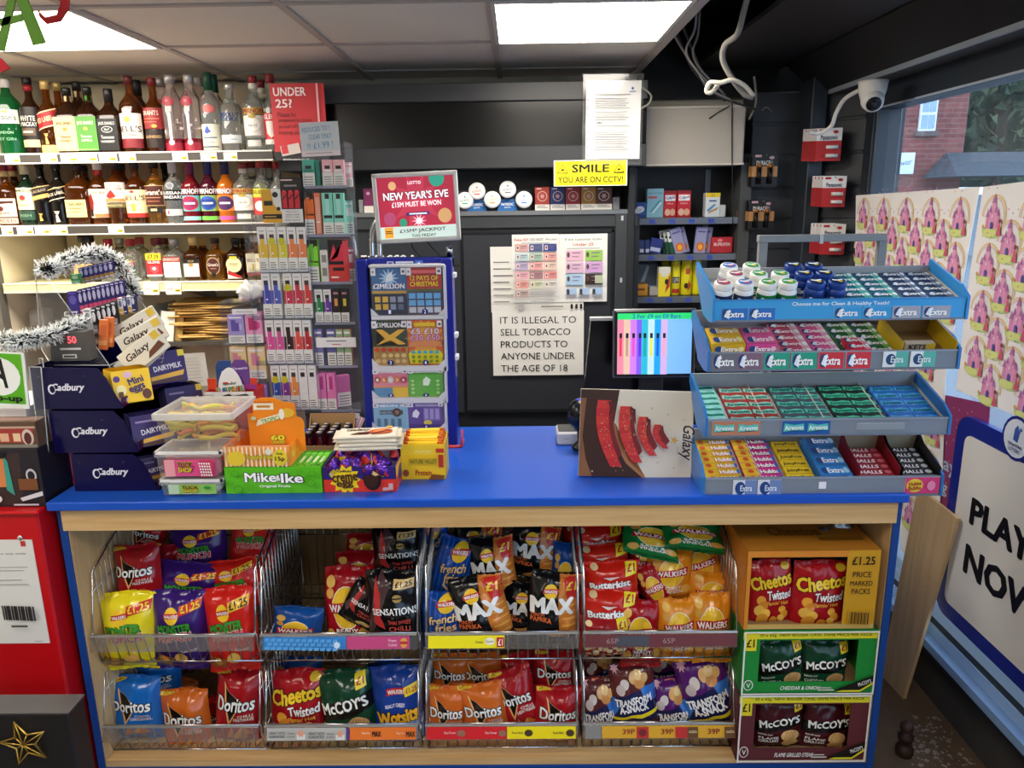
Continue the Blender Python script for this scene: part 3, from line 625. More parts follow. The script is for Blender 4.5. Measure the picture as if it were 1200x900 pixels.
PA = ['#b3262c', '#e6e4e0', '#b3262c', '#1c2a52', '#b3262c', 0, '#d9d6d2']
batt(957, 151, 985, 188, 3.36, -.25, PA, 'Panasonic', 5, 'upper red and white battery card', -.004)
batt(964, 207, 990, 242, 3.34, -.25, PA, 'Panasonic', 4, 'middle red and white battery card', -.004)
batt(962, 263, 989, 298, 3.34, -.25, PA, 'Panasonic', 4, 'lowest red and white battery card behind gum stand bar', -.004)

# ------------------------------------------------------------- camera and loose cables
cc = thing('security_camera', 'white dome security camera under the window beam', 'camera', at(1022, 112, 2.95))
px = (at(1022, 112, 2.95)-CAM).dot(FF)/FPX
WP = mat('#d9d7d2', .35)
k = MB(); k.lathe([(12*px, -6*px), (15*px, 4*px), (16*px, 12*px), (17*px, 16*px)], WP, 24); k.build('base', cc)
k = MB(); X = Matrix.Translation((-1*px, -3*px, -4*px)) @ Matrix.Rotation(.35, 4, 'Y') @ Matrix.Rotation(-1.0, 4, 'X'); k.lathe([(0.1*px, -14*px), (7*px, -14*px), (11*px, -12*px), (13*px, -3*px), (11*px, 5*px), (5*px, 10*px)], WP, 24, 0, True, X); k.build('ball', cc)
k = MB(); k.lathe([(.1*px, -15.2*px), (7.5*px, -15*px), (8.5*px, -13.6*px)], BLACK, 20, 0, True, X); k.lathe([(.1*px, -16*px), (3*px, -15.6*px), (3.2*px, -15*px)], mat('#2a2c33', .1), 14, 0, True, X); k.build('lens', cc)
def cable(pts, r, c, label, y=None):
    P = smoothpath([at(u, v, d) for (u, v, d) in pts], 6); b = MB(); b.tube(P, r, mat(c, .5), 7); o = b.build('cable'); return tag(o, label, 'cable', 'loose cables')
cable([(1006, 106, 3.0), (990, 116, 3.1), (980, 132, 3.15), (974, 148, 3.18), (960, 156, 3.2), (948, 155, 3.2)], .008, '#dcdad4', 'white camera cable curling down to the battery cards')
cable([(878, -12, 2.6), (872, 12, 2.65), (864, 40, 2.7), (850, 52, 2.75), (847, 70, 2.78), (858, 92, 2.8), (872, 110, 2.82), (882, 114, 2.83)], .010, '#8f8b84', 'thick grey cable hanging from the ceiling void')
cable([(883, 112, 2.81), (872, 100, 2.79), (858, 94, 2.78), (845, 97, 2.78), (832, 97, 2.79), (828, 107, 2.8), (834, 108, 2.8), (842, 99, 2.82)], .008, '#d8d2c2', 'looped end of cream flat cable beside the grey cable')
for i, (pts, c) in enumerate([([(787, 36, 3.0), (800, 58, 3.05), (815, 80, 3.1), (832, 104, 3.15), (858, 118, 3.2)], '#85817b'), ([(816, 8, 2.95), (814, 35, 3.0), (804, 60, 3.05), (818, 84, 3.1), (840, 106, 3.2)], '#8f8b85'), ([(820, 8, 2.98), (818, 40, 3.02), (812, 60, 3.06), (820, 80, 3.1), (850, 112, 3.2)], '#7b7872'), ([(800, 30, 3.05), (810, 55, 3.1), (822, 84, 3.14), (826, 100, 3.16), (850, 118, 3.2)], '#3a3a3c'), ([(792, 34, 3.1), (806, 70, 3.15), (820, 92, 3.18), (846, 114, 3.24), (885, 128, 3.3)], '#2b2b2d'), ([(884, 90, 3.2), (886, 120, 3.3), (878, 140, 3.35)], '#77756f'), ([(893, 130, 3.605), (898, 126, 3.59), (906, 132, 3.61)], '#77756f'), ([(744, 99, 3.297), (754, 104, 3.29), (763, 112, 3.29), (760, 122, 3.29), (747, 129, 3.296)], '#77756f'), ([(858, 116, 3.488), (858, 125, 3.494), (858, 190, 3.494), (859, 270, 3.5)], '#141416'), ([(855, 124, 3.49), (843, 131, 3.495), (831, 139, 3.495)], '#1e1e20')]):
    cable(pts, .0045 if i < 8 else .0025, c, ['pale cable rising steeply from the wall bundle', 'grey cable of the bundle nearest the light panel', 'second grey cable of the hanging bundle', 'dark cable inside the hanging bundle', 'black cable along the back of the bundle', 'thin grey cable dropping beside the beige light box', 'short grey cable end above the dark slat wall', 'thin cable loop right of the pocketed letter', 'black cable hanging straight over the light box', 'short black wire across the light box corner'][i])
# ================================================================= LIQUOR SHELVES
LY = 3.25
ls = thing('liquor_shelving', 'cream wall shelving with ticket strips holding the liquor bottles', 'shelving', (0, LY, 0))
CREAM = mat('#f0e4c6', .6); STRIP = mat('#e6e2d8', .35); YEL = mat('#e9dfa4', .5)
SX0, SX1 = -2.20, -1.0
SZ = [zat(180, -1.6, LY), zat(264, -1.6, LY), zat(331, -1.5, LY), zat(400, -1.35, LY)]
m = MB(); m.box(SX0, SX1-.0, .5, .53, .2, 2.3, CREAM); m.build('back_panel', ls)
for i, z in enumerate(SZ):
    b = MB(); xr = SX1 if i == 0 else SX1-.02
    b.box(SX0, xr, 0, .5, z-.016, z, [CREAM, CREAM, YEL, mat('#4a4640', .5)][i])
    if i < 3: b.box(SX0, xr, -.014, -.002, z-.034, z+.004, [mat('#45413b', .5), mat('#45413b', .5), YEL][i]); b.box(SX0, xr, -.016, -.002, z-.036, z-.031, STRIP); b.box(SX0, xr, -.016, -.002, z, z+.006, STRIP)
    sh = b.build('shelf', ls)
    if i < 3:
        spans = [[(6, 23), (48, 67), (71, 91), (92, 114), (116, 137), (140, 159), (202, 220), (235, 254), (262, 278)], [(2, 15), (20, 39), (41, 59), (60, 79), (127, 145)], [(168, 186), (194, 212), (291, 307)]][i]
        for (a, c) in spans:
            xa, xb = xat(a, LY-.016, z-.015), xat(c, LY-.016, z-.015); q = MB(); d = -.0165 if i < 2 else -.018
            q.box(xa, xb, d, d+.002, z-.031 if i < 2 else z-.05, z-.002, '#e8e6e0'); zz = z-.016 if i < 2 else z-.027
            q.dec(front(d, zz, (xa+xb)/2), xb-xa, .026, [('r', .6, .1, .95, .5, '#efd832'), ('r', .1, .6, .55, .68, '#9a9a98'), ('r', .1, .4, .45, .46, '#b4b4b0'), ('r', .66, .22, .9, .38, '#8a7a20')])
            q.build('price_ticket', sh)
for x in (SX0, xat(222, LY+.1, 1.3)):
    q = MB(); q.prism([(0, SZ[2]-.02), (.35, SZ[2]-.02), (.4, SZ[2]-.12), (.36, SZ[2]-.12)], x, x+.012, mat('#bdb5a2', .5), 'x'); q.build('bracket', ls)

GLS = {'amber': mat('#a4540f', .05, 0, .93), 'dark': mat('#4a1f0b', .05, 0, .8), 'gold': mat('#dc9a30', .05, 0, .93), 'clear': mat('#e6ebe9', .03, 0, .9), 'green': mat('#0f5a2c', .05, 0, .35), 'dgreen': mat('#0c2417', .08, 0, .2), 'black': mat('#100c0a', .07, 0, .1), 'red': mat('#7c1222', .06, 0, .4), 'maroon': mat('#4a0d22', .06, 0, .3), 'orange': mat('#e07c22', .06, 0, .5), 'pinkclear': mat('#e9dcdc', .03, 0, .9)}
CAPR = {}
_bp = {}
def bottle_proto(kind, h, r, spec):
    g, capc, capf, lab, sq, sh = spec['g'], spec['cap'], spec.get('cf', .11), spec['lab'], spec.get('sq', 0), spec.get('sh', .56)
    rn = spec.get('rn', .0145); t = thing(spec['name'], 'x', 'bottle', (0, 0, 0), 0, None)
    hs = sh*h; hn = (sh+.2)*h; prof = [(r*.86, 0), (r*.97, .004), (r, .012), (r, hs)]
    for k in range(1, 7):
        a = k/6; f = (1-math.cos(PI*a))/2 if not spec.get('round') else math.sin(PI/2*a)**1.6
        prof.append((r+(rn-r)*f, hs+(hn-hs)*a))
    prof += [(rn*.95, h*(1-capf)), (rn*.9, h*(1-capf)+.006)]
    b = MB(); b.lathe(prof, GLS[g], 20, sq)
    if spec.get('base'): b.lathe([(r*1.003, .004), (r*1.003, .05), (r*1.001, .06)], GLS[spec['base']], 20, sq)
    b.build('glass_body', t)
    cr = spec.get('cr', rn*1.22); b = MB(); z = h*(1-capf)
    b.lathe([(cr, z), (cr, h-.003), (cr*.9, h)], mat(capc, .35, spec.get('cm', 0)), 16)
    if spec.get('band'): b.lathe([(cr*1.03, z-.018), (cr*1.03, z+.004)], mat(spec['band'], .4), 16)
    b.build('cap', t)
    for (z0, z1, wf, items) in lab:
        b = MB(); Wl = r*2*wf; zc = (z0+z1)/2*h; Hl = (z1-z0)*h
        if sq: S = lambda x, z, k: (x, -(r*1.006+EPS*k), zc+z); b.dec(S, Wl*.8, Hl, items)
        else: b.dec((lambda zc: lambda x, z, k: cyl(r+.0006)(x, zc+z, k))(zc), Wl*1.25, Hl, items, .014)
        b.build('label', t)
    if spec.get('neck'):
        b = MB(); z = (sh+.2)*h; nh = h*(1-capf)-z-.004; b.lathe([(rn*1.06, z+.004), (rn*1.04, z+nh)], mat(spec['neck'], .45), 14); b.build('neck_label', t)
    return t
def R0(c): return ('r', 0, 0, 1, 1, c)
def T(s, x, y, w, h, c, rot=0, b=.015, o=None, sk=0): return ('t', s, x, y, w, h, c, rot, b, o, sk)
def smir(c1, c2, c3, ring): return [(.06, .12, .95, [R0(c3)]), (.2, .44, .95, [R0(ring), ('e', .5, .5, .42, .46, c2), ('p', [(.2, .75), (.8, .75), (.85, .4), (.5, .05), (.15, .4)], c1), ('r', .25, .44, .75, .56, '#ffffff')]), (.455, .55, 1.0, [T('SMIRNOFF', .5, .5, .95, .8, '#f6f2f2', 0, .03)])]
K = {
 'gordon': dict(name='gin_bottle', g='green', cap='#d6d3cc', lab=[(.42, .6, 1.0, [R0('#d9ded2'), T("Gordon's", .5, .45, .8, .4, '#20392a'), ('e', .6, .85, .08, .1, '#e2cf4e')]), (.08, .36, .9, [T('LONDON', .5, .8, .6, .12, '#9fc9a8'), T('DRY GIN', .5, .5, .7, .14, '#7fae8c')])], sh=.66, rn=.016),
 'mackay': dict(name='whisky_bottle', g='dark', cap='#16100e', band='#8e1d1f', lab=[(.1, .62, .9, [R0('#17100d'), ('r', .08, .02, .92, .2, '#d9c08a'), T('WHYTE', .5, .72, .7, .12, '#e9e2d2'), T('& MACKAY', .5, .58, .8, .1, '#e9e2d2'), ('r', .2, .3, .8, .48, '#5c4a38'), ('r', .3, .37, .7, .41, '#e2d4b8')])]),
 'redlabel': dict(name='whisky_bottle', g='amber', cap='#c9a968', cm=.3, lab=[(.03, .14, .85, [R0('#d9b873')]), (.3, .62, .98, [('p', [(0, .1), (1, .4), (1, 1), (0, .7)], '#a51d22'), ('p', [(0, .05), (1, .35), (1, .4), (0, .1)], '#e6d2a0'), ('p', [(0, .7), (1, 1), (1, 1.05), (0, .75)], '#e6d2a0'), T('RED LABEL', .5, .56, .7, .2, '#f0dcae', 14)]), (.15, .3, .5, [('p', [(.42, 0), (.5, .3), (.44, .62), (.56, .66), (.62, .36), (.7, .05), (.62, .02), (.54, .28), (.5, 0)], '#d9a85a'), ('e', .54, .8, .12, .12, '#d9a85a'), ('r', .36, .9, .72, .95, '#d9a85a')])]),
 'honey': dict(name='whiskey_bottle', g='dark', cap='#151412', sq=4, sh=.58, lab=[(.06, .56, 1.2, [R0('#dcc38c'), ('r', .04, .03, .96, .04, '#8a6a2a'), T("JACK DANIEL'S", .5, .8, .75, .12, '#3a2a18', 0, .02), ('e', .5, .64, .1, .05, '#a8842c'), T('Tennessee', .5, .42, .5, .08, '#4a3820'), T('HONEY', .5, .3, .5, .07, '#4a3820')])], neck='#d8c28c'),
 'apple': dict(name='whiskey_bottle', g='dark', cap='#151412', sq=4, sh=.58, lab=[(.06, .56, 1.2, [R0('#4d8a35'), ('r', .04, .03, .96, .04, '#d9e2b0'), T("JACK DANIEL'S", .5, .8, .75, .12, '#e9efdc', 0, .02), ('e', .5, .64, .1, .05, '#c8a84c'), T('Tennessee', .5, .42, .5, .08, '#e9efdc'), T('APPLE', .5, .3, .5, .07, '#e9efdc')])], neck='#3f7a2e'),
 'jack': dict(name='whiskey_bottle', g='dark', cap='#141414', sq=4, sh=.58, cf=.2, lab=[(.06, .54, 1.2, [R0('#121211'), T("JACK DANIEL'S", .5, .84, .8, .12, '#dcdcd8', 0, .02), ('e', .5, .66, .28, .1, '#cfcfcb'), ('e', .5, .66, .25, .08, '#141413'), T('No.7', .5, .66, .25, .07, '#e2e2de'), T('Tennessee', .5, .42, .65, .1, '#dcdcd8'), T('WHISKEY', .5, .28, .7, .07, '#dcdcd8')])]),
 'bells': dict(name='whisky_bottle', g='amber', cap='#5c1c20', lab=[(.08, .2, .95, [R0('#7c2229')]), (.2, .52, 1.0, [R0('#e6e1d4'), T("BELL'S", .5, .38, .9, .24, '#3d2420', 0, .02), ('e', .5, .75, .1, .12, '#d8b23c'), T('ORIGINAL', .5, .14, .5, .08, '#a5444a')]), (.52, .58, .3, [R0('#e6e1d4')])], sh=.6),
 'grantred': dict(name='whisky_bottle', g='amber', cap='#701c20', lab=[(.33, .6, .95, [R0('#8c2222'), T('GRANTS', .45, .75, .7, .22, '#f0e4d0'), ('r', .1, .45, .8, .5, '#d86a50'), ('r', .1, .3, .7, .34, '#d86a50'), ('e', .6, .12, .1, .08, '#e8a840')]), (.08, .32, .9, [R0('#241410'), T('BLENDED', .5, .6, .7, .14, '#c9a06a')])]),
 'ciroc': dict(name='vodka_bottle', g='pinkclear', cap='#b9b6b4', cm=.6, base='red', sh=.66, lab=[(.6, .72, .5, [('e', .5, .5, .5, .5, '#9c1a2c'), ('e', .42, .58, .15, .15, '#d86a78')]), (.12, .56, .3, [('r', .3, .1, .7, .9, '#e9dadb'), ('e', .5, .05, .4, .08, '#c9b0b4')]), (.03, .14, .9, [R0('#8f1830')])], rn=.017),
 'goose': dict(name='vodka_bottle', g='clear', cap='#0f4630', cf=.22, lab=[(.04, .36, 1.0, [R0('#dedbc8'), ('p', [(.3, .7), (.45, .95), (.55, .75), (.6, .7), (.4, .62)], '#2f4fb0'), ('r', .2, .45, .8, .5, '#6a7488'), ('r', .25, .28, .7, .31, '#9a9c98'), ('r', .15, .1, .85, .14, '#44505a')]), (.5, .6, .6, [('e', .6, .5, .4, .5, '#d06a66')])], sh=.6),
 'absolut': dict(name='vodka_bottle', g='clear', cap='#bcbab6', cm=.6, cf=.08, sh=.64, round=1, rn=.016, lab=[(.44, .6, .9, [T('ABSOLUT', .5, .7, .9, .36, '#28467c', 0, .04), T('VODKA', .5, .3, .8, .34, '#28467c', 0, .04)]), (.14, .26, .9, [R0('#dfe3e0'), ('r', .2, .4, .8, .52, '#9aa6ac')])]),
 'smirnoff': dict(name='vodka_bottle', g='clear', cap='#8c2227', band='#d9d4c8', lab=[(.22, .48, .95, [R0('#e4e2d9'), ('e', .5, .55, .34, .4, '#cfc9b8'), ('e', .5, .55, .3, .34, '#ecebe2'), T('No.21', .5, .5, .3, .12, '#5a4a44'), ('e', .5, .95, .14, .1, '#b89a3c')]), (.5, .58, 1.0, [R0('#c9a24a'), T('SMIRNOFF', .5, .5, .9, .7, '#8c1d22', 0, .03)]), (.08, .16, .5, [R0('#d8d6cf')])], sh=.6),
 'glensred': dict(name='vodka_bottle', g='clear', cap='#8c2227', lab=[(.1, .5, .95, [R0('#c22b30'), ('p', [(.25, .75), (.75, .75), (.7, .35), (.5, .2), (.3, .35)], '#e6dcd6'), T('GLENS', .5, .88, .7, .14, '#f4ecea'), ('r', 0, 0, 1, .16, '#ddd8d2')]), (.5, .58, .9, [T('VODKA', .5, .5, .8, .6, '#d9d6d2')])]),
 'chiefs': dict(name='rum_bottle', g='amber', cap='#8a2230', sh=.56, lab=[(.16, .46, .95, [R0('#e2d8c2'), ('p', [(.1, .7), (.9, .74), (.9, .88), (.1, .84)], '#4a1c1c'), ('e', .4, .45, .14, .14, '#6a2a24'), T('RUM', .5, .2, .4, .14, '#7a3a2a')]), (.05, .14, .95, [R0('#d8c9b0'), T('SPICED', .5, .5, .8, .6, '#a8323a')])], band='#c9b078'),
 'jameson': dict(name='whiskey_bottle', g='dgreen', cap='#dcd2a4', cf=.19, lab=[(.26, .6, 1.0, [R0('#e6dfb8'), T('JAMESON', .5, .85, .9, .15, '#1e3a2a', 0, .03), ('e', .5, .55, .12, .12, '#a83a30'), ('r', .3, .38, .7, .4, '#b0a880'), ('r', .25, .2, .75, .24, '#b9a860')]), (.1, .24, .95, [R0('#2a4a38'), T('IRISH', .5, .5, .5, .3, '#8aa890')])]),
 'dblack': dict(name='whisky_bottle', g='black', cap='#0c0b0b', lab=[(.34, .62, .98, [('p', [(0, .1), (1, .4), (1, .62), (0, .32)], '#d8a45e'), ('p', [(0, .4), (1, .7), (1, 1), (0, .75)], '#2c2420'), T('DOUBLE BLACK', .5, .68, .7, .12, '#b9a888', 14), ('p', [(0, .74), (1, 1), (1, 1.04), (0, .79)], '#d9b46e')]), (.08, .2, .5, [('p', [(.42, 0), (.5, .3), (.44, .62), (.56, .66), (.62, .36), (.7, .05), (.62, .02), (.54, .28), (.5, 0)], '#d9a85a'), ('e', .54, .8, .12, .12, '#d9a85a'), ('r', .36, .9, .72, .95, '#d9a85a')])]),
 'jwblack': dict(name='whisky_bottle', g='black', cap='#0f0d0d', lab=[(.34, .62, .98, [('p', [(0, .1), (1, .4), (1, .45), (0, .15)], '#c9c0a8'), ('p', [(0, .7), (1, 1), (1, 1.05), (0, .75)], '#c9b06e'), T('BLACK LABEL', .5, .57, .8, .16, '#d8cfb8', 14)]), (.06, .24, .6, [('p', [(.42, 0), (.5, .3), (.44, .62), (.56, .66), (.62, .36), (.7, .05), (.62, .02), (.54, .28), (.5, 0)], '#e2dcc8'), ('e', .54, .8, .12, .12, '#e2dcc8'), ('r', .36, .9, .72, .95, '#e2dcc8')])]),
 'teachers': dict(name='whisky_bottle', g='amber', cap='#2a1a14', sq=4, sh=.6, lab=[(.14, .42, 1.1, [R0('#d9c98a'), T("TEACHER'S", .5, .75, .8, .16, '#3a2a1a', 0, .02), ('r', .2, .5, .8, .54, '#8a7a4a'), ('r', .25, .3, .7, .33, '#8a7a4a')])], neck='#4a3a2a'),
 'morgan': dict(name='rum_bottle', g='amber', cap='#d9d4cc', cf=.16, band='#b8302c', lab=[(.12, .56, .95, [R0('#e6dcc8'), T('SPICED', .6, .88, .5, .08, '#4a2a20'), ('p', [(.15, .2), (.35, .2), (.42, .55), (.35, .85), (.15, .75)], '#8c2a26'), ('p', [(.2, .05), (.35, .05), (.33, .3), (.2, .3)], '#2a2020'), ('r', .4, .02, 1, .14, '#d87a4a')])], sh=.58),
 'grouse': dict(name='whisky_bottle', g='amber', cap='#2c241c', lab=[(.36, .68, 1.0, [R0('#e4d9d0'), T('FAMOUS', .5, .82, .6, .1, '#a05a5a'), T('GROUSE', .5, .68, .7, .1, '#a05a5a'), ('p', [(.2, .3), (.4, .2), (.62, .3), (.55, .5), (.48, .62), (.42, .58), (.4, .42)], '#9a2a24'), ('r', 0, .04, 1, .14, '#d88a5a'), ('r', .15, .14, .9, .2, '#b8904a')]), (.28, .35, 1.0, [R0('#6a6238'), T('SMOOTH', .5, .5, .6, .4, '#d9d2a8')])], sh=.62),
 'bellscream': dict(name='whisky_bottle', g='amber', cap='#2a221c', lab=[(.12, .19, 1.0, [R0('#a8322c')]), (.19, .56, 1.0, [R0('#e6d9a8'), T("BELL'S", .5, .66, .85, .2, '#5a2a20', 0, .025), ('e', .5, .92, .08, .06, '#c23a2c'), ('p', [(.45, .08), (.55, .08), (.58, .4), (.42, .4)], '#c9a03c')])], sh=.6),
 'grantbrown': dict(name='whisky_bottle', g='gold', cap='#1a1512', lab=[(.3, .62, .95, [('r', .04, .0, .96, 1, '#c9a468'), ('r', .08, .03, .92, .97, '#4a1f18'), T("Grant's", .5, .66, .8, .24, '#f0e6d2', 0, .03), ('r', .2, .38, .8, .42, '#c98a6a'), ('r', .25, .2, .75, .24, '#a86a4a')]), (.19, .28, .6, [R0('#1e1a18'), ('r', .3, .3, .7, .7, '#d9c08a')])], sh=.6),
 'russian': dict(name='vodka_bottle', g='clear', cap='#c4c2bf', cf=.2, lab=[(.38, .54, 1.1, [R0('#151516'), T('RUSSIAN', .5, .7, .8, .3, '#e6e6e6', 0, .03), T('STANDARD', .5, .3, .85, .3, '#e6e6e6', 0, .03)]), (.56, .66, .4, [('e', .5, .5, .4, .5, '#b9bbc0'), ('e', .5, .5, .3, .38, '#7c8088')]), (.14, .24, .8, [R0('#c9c4c4'), ('e', .3, .5, .06, .3, '#b84a4a')])], sh=.58),
 'smirred': dict(name='vodka_bottle', g='red', cap='#6c2450', cf=.24, cr=.0165, lab=smir('#8c2a5c', '#c02a3c', '#8fd0cc', '#6ab8c8')),
 'smirblue': dict(name='vodka_bottle', g='maroon', cap='#1e2a66', cf=.24, cr=.0165, lab=smir('#24408f', '#3a5cb4', '#6fc04a', '#8fc060')),
 'smirorange': dict(name='vodka_bottle', g='orange', cap='#1e2150', cf=.24, cr=.0165, lab=smir('#4a2458', '#382a5c', '#d0549a', '#e8862c')),
 'glensyel': dict(name='vodka_bottle', g='clear', cap='#a03034', lab=[(.42, .56, .98, [R0('#c8c43a'), T('GLENS', .5, .6, .7, .4, '#6a5c18', 0, .03)]), (.14, .42, .95, [R0('#b83a38'), ('e', .5, .5, .3, .3, '#e6ddd4')])], sh=.58),
 'amaretto': dict(name='liqueur_bottle', g='dark', cap='#1c1512', sq=6, cr=.032, cf=.16, sh=.45, rn=.015, lab=[(.05, .4, 1.0, [R0('#c9a468')])]),
 'redcap': dict(name='vodka_flask', g='clear', cap='#a8242c', cf=.16, sq=1, cr=.0185, sh=.6, lab=[(.14, .55, .95, [T('GLENS', .5, .85, .7, .16, '#c9b03a', 0, .03), ('r', .08, .62, .92, .75, '#b83038'), T('VODKA', .5, .68, .7, .1, '#f4e6e2'), ('e', .5, .35, .2, .14, '#c9514c')])]),
 'glenstag': dict(name='vodka_flask', g='clear', cap='#6c2228', cf=.16, sq=1, cr=.02, sh=.6, lab=[(.5, .66, 1.0, [R0('#e6d83a'), T('£7.29', .5, .5, .7, .6, '#4a4414', 0, .02)]), (.12, .5, 1.0, [R0('#c42a34'), T('GLENS', .5, .88, .8, .16, '#f4e9e6', 0, .03), ('p', [(.2, .65), (.8, .65), (.75, .3), (.5, .15), (.25, .3)], '#d8525a'), ('e', .5, .48, .12, .1, '#f0dcd8'), ('r', 0, 0, 1, .12, '#d9d4d0')])]),
 'smirflask': dict(name='vodka_flask', g='clear', cap='#b4b2ae', cm=.5, cf=.15, sq=1, cr=.02, sh=.6, lab=[(.1, .46, 1.0, [R0('#e9e7e0'), ('e', .5, .55, .3, .32, '#c9c4b4'), ('e', .5, .55, .26, .27, '#efede6'), T('No.21', .5, .55, .3, .12, '#4a3a3a')]), (.47, .58, 1.05, [R0('#b8302c'), T('SMIRNOFF', .5, .5, .9, .6, '#f0e6d8', 0, .03)])]),
 'brandy': dict(name='brandy_flask', g='amber', cap='#d9c27a', cf=.2, sq=1, sh=.56, lab=[(.1, .4, 1.0, [R0('#e4e0d6'), ('e', .5, .88, .16, .14, '#b08a4a')]), (.4, .5, 1.0, [R0('#1c1a18'), T('VSOP', .5, .5, .4, .5, '#c9b078')])]),
 'grantflask': dict(name='whisky_flask', g='gold', cap='#3a2420', cf=.13, sq=1, sh=.58, lab=[(.1, .56, .9, [('e', .5, .55, .46, .45, '#c9a87a'), ('e', .5, .55, .41, .4, '#4a221c'), T("Grant's", .5, .62, .7, .16, '#f0e6d6', 0, .03), ('r', .3, .4, .7, .44, '#b98a6a'), ('r', .35, .02, .65, .18, '#1c1a18')])]),
 'roundyel': dict(name='whisky_flask', g='dark', cap='#181616', cf=.14, sq=1, sh=.6, lab=[(.05, .3, .85, [('p', [(0, 0), (1, 0), (0, 1)], '#e6e0d6'), ('p', [(0, .4), (.9, 0), (1, .2), (.1, .8)], '#a8242a')]), (.18, .58, 1.1, [('e', .5, .5, .45, .48, '#5a4a28'), ('e', .5, .5, .42, .45, '#eadfae'), T('WHISKY', .5, .55, .55, .08, '#5a4a28'), ('r', .3, .42, .7, .45, '#a89a5a'), ('r', .3, .88, .7, 1, '#e6d83a')])]),
 'bellsflask': dict(name='whisky_flask', g='gold', cap='#d6d2c8', cf=.14, sq=1, sh=.58, lab=[(.12, .18, 1.0, [R0('#a8322c')]), (.18, .6, 1.0, [R0('#e9dfb8'), T("BELL'S", .5, .66, .8, .18, '#6a2a24', 0, .025), ('p', [(.45, .08), (.55, .08), (.58, .45), (.42, .45)], '#c9a03c')])]),
}
def bottle(u, vt, hw, kind, row, label, y=0.085, group=None):
    Y = LY+y; z = SZ[row]+.0004
    x = xat(u, Y, z+.12); h = zat(vt, x, Y)-z
    r = hw/FPX*(Vector((x, Y, z))-CAM).dot(FF)
    if kind not in _bp:
        t = bottle_proto(kind, h, r, K[kind]); _bp[kind] = (t, h); t.location = (x, Y, z); tag(t, label, 'bottle', group)
    else:
        p, h0 = _bp[kind]; dup(p, (x, Y, z), random.uniform(-.12, .12), label, group, (1, 1, h/h0))
for a in [(13, 93, 14, 'gordon', 0, 'green gin bottle with white label at the left end of the top liquor shelf'),
 (39, 91, 11.5, 'mackay', 0, 'dark whisky bottle with a black and red cap right of the green gin'),
 (59, 95, 11.5, 'redlabel', 0, 'amber whisky bottle with a slanted red label on the top shelf'),
 (83, 103, 13, 'honey', 0, 'square dark whiskey bottle with a cream label'),
 (107, 102, 13, 'apple', 0, 'square dark whiskey bottle with a green label'),
 (131, 104, 12, 'jack', 0, 'square dark whiskey bottle with a black label'),
 (156, 89, 13, 'bells', 0, 'whisky bottle with large white label and dark red cap on the top shelf'),
 (183, 91, 12, 'grantred', 0, 'whisky bottle with a red over black label on the top shelf'),
 (204, 88, 11, 'ciroc', 0, 'left of two tall clear vodka bottles with a red ball'),
 (226, 88, 11, 'ciroc', 0, 'right of two tall clear vodka bottles with a red ball'),
 (248, 85, 11, 'goose', 0, 'clear vodka bottle with a long green cap'),
 (272, 99, 12.5, 'absolut', 0, 'clear round shouldered vodka bottle with blue lettering'),
 (300, 89, 13, 'smirnoff', 0, 'clear vodka bottle with a red cap and white label on the top shelf'),
 (320, 87, 10, 'glensred', 0, 'clear vodka bottle with red label partly behind the red sign'),
 (9, 194, 12, 'chiefs', 1, 'amber rum bottle with a cream label at left of the middle shelf'),
 (33, 190, 11, 'jameson', 1, 'dark green whiskey bottle with a cream label'),
 (51, 188, 11, 'dblack', 1, 'black whisky bottle with a slanted gold stripe'),
 (70, 190, 11, 'jwblack', 1, 'black whisky bottle with slanted white lettering'),
 (95, 192, 13.5, 'teachers', 1, 'square amber whisky bottle with pale yellow label'),
 (118, 188, 12, 'morgan', 1, 'amber rum bottle with white cap and figure label'),
 (138, 190, 12, 'grouse', 1, 'whisky bottle with a red bird on its pale label'),
 (161, 190, 12.5, 'bellscream', 1, 'whisky bottle with a tall cream label on the middle shelf'),
 (184, 189, 12, 'grantbrown', 1, 'golden whisky bottle with a dark brown label on the middle shelf'),
 (205, 188, 11.5, 'russian', 1, 'clear vodka bottle with a black label band'),
 (225, 186, 10.5, 'smirred', 1, 'red flavoured vodka bottle with a purple cap'),
 (246, 186, 10.5, 'smirblue', 1, 'dark berry vodka bottle with a blue cap'),
 (266, 186, 10.5, 'smirorange', 1, 'orange vodka bottle with a dark blue cap'),
 (287, 191, 12, 'smirnoff', 1, 'clear vodka bottle with white label on the middle shelf'),
 (308, 189, 11, 'glensyel', 1, 'clear vodka bottle with a yellow flash beside the vape box'),
 (327, 190, 10, 'glensred', 1, 'clear bottle behind the yellow and white box'),
 (103, 275, 14, 'amaretto', 2, 'dark square bottle with a broad black stopper above the tinsel'),
 (128, 280, 11, 'redcap', 2, 'small clear vodka flask with red cap directly right of the square dark bottle'),
 (154, 280, 11.5, 'redcap', 2, 'small clear vodka flask with red cap left of the yellow tagged flask'),
 (184, 279, 11, 'glenstag', 2, 'small clear vodka flask with a yellow price tag'),
 (205, 280, 12, 'smirflask', 2, 'small clear vodka flask with a silver cap'),
 (227, 277, 11, 'brandy', 2, 'small amber brandy flask with a cream cap'),
 (253, 279, 12, 'grantflask', 2, 'small golden whisky flask with an oval brown label'),
 (277, 279, 12, 'roundyel', 2, 'small dark whisky flask with a round yellow label'),
 (299, 276, 10, 'bellsflask', 2, 'small whisky flask with a white cap next to the vape rack')]: bottle(*a)
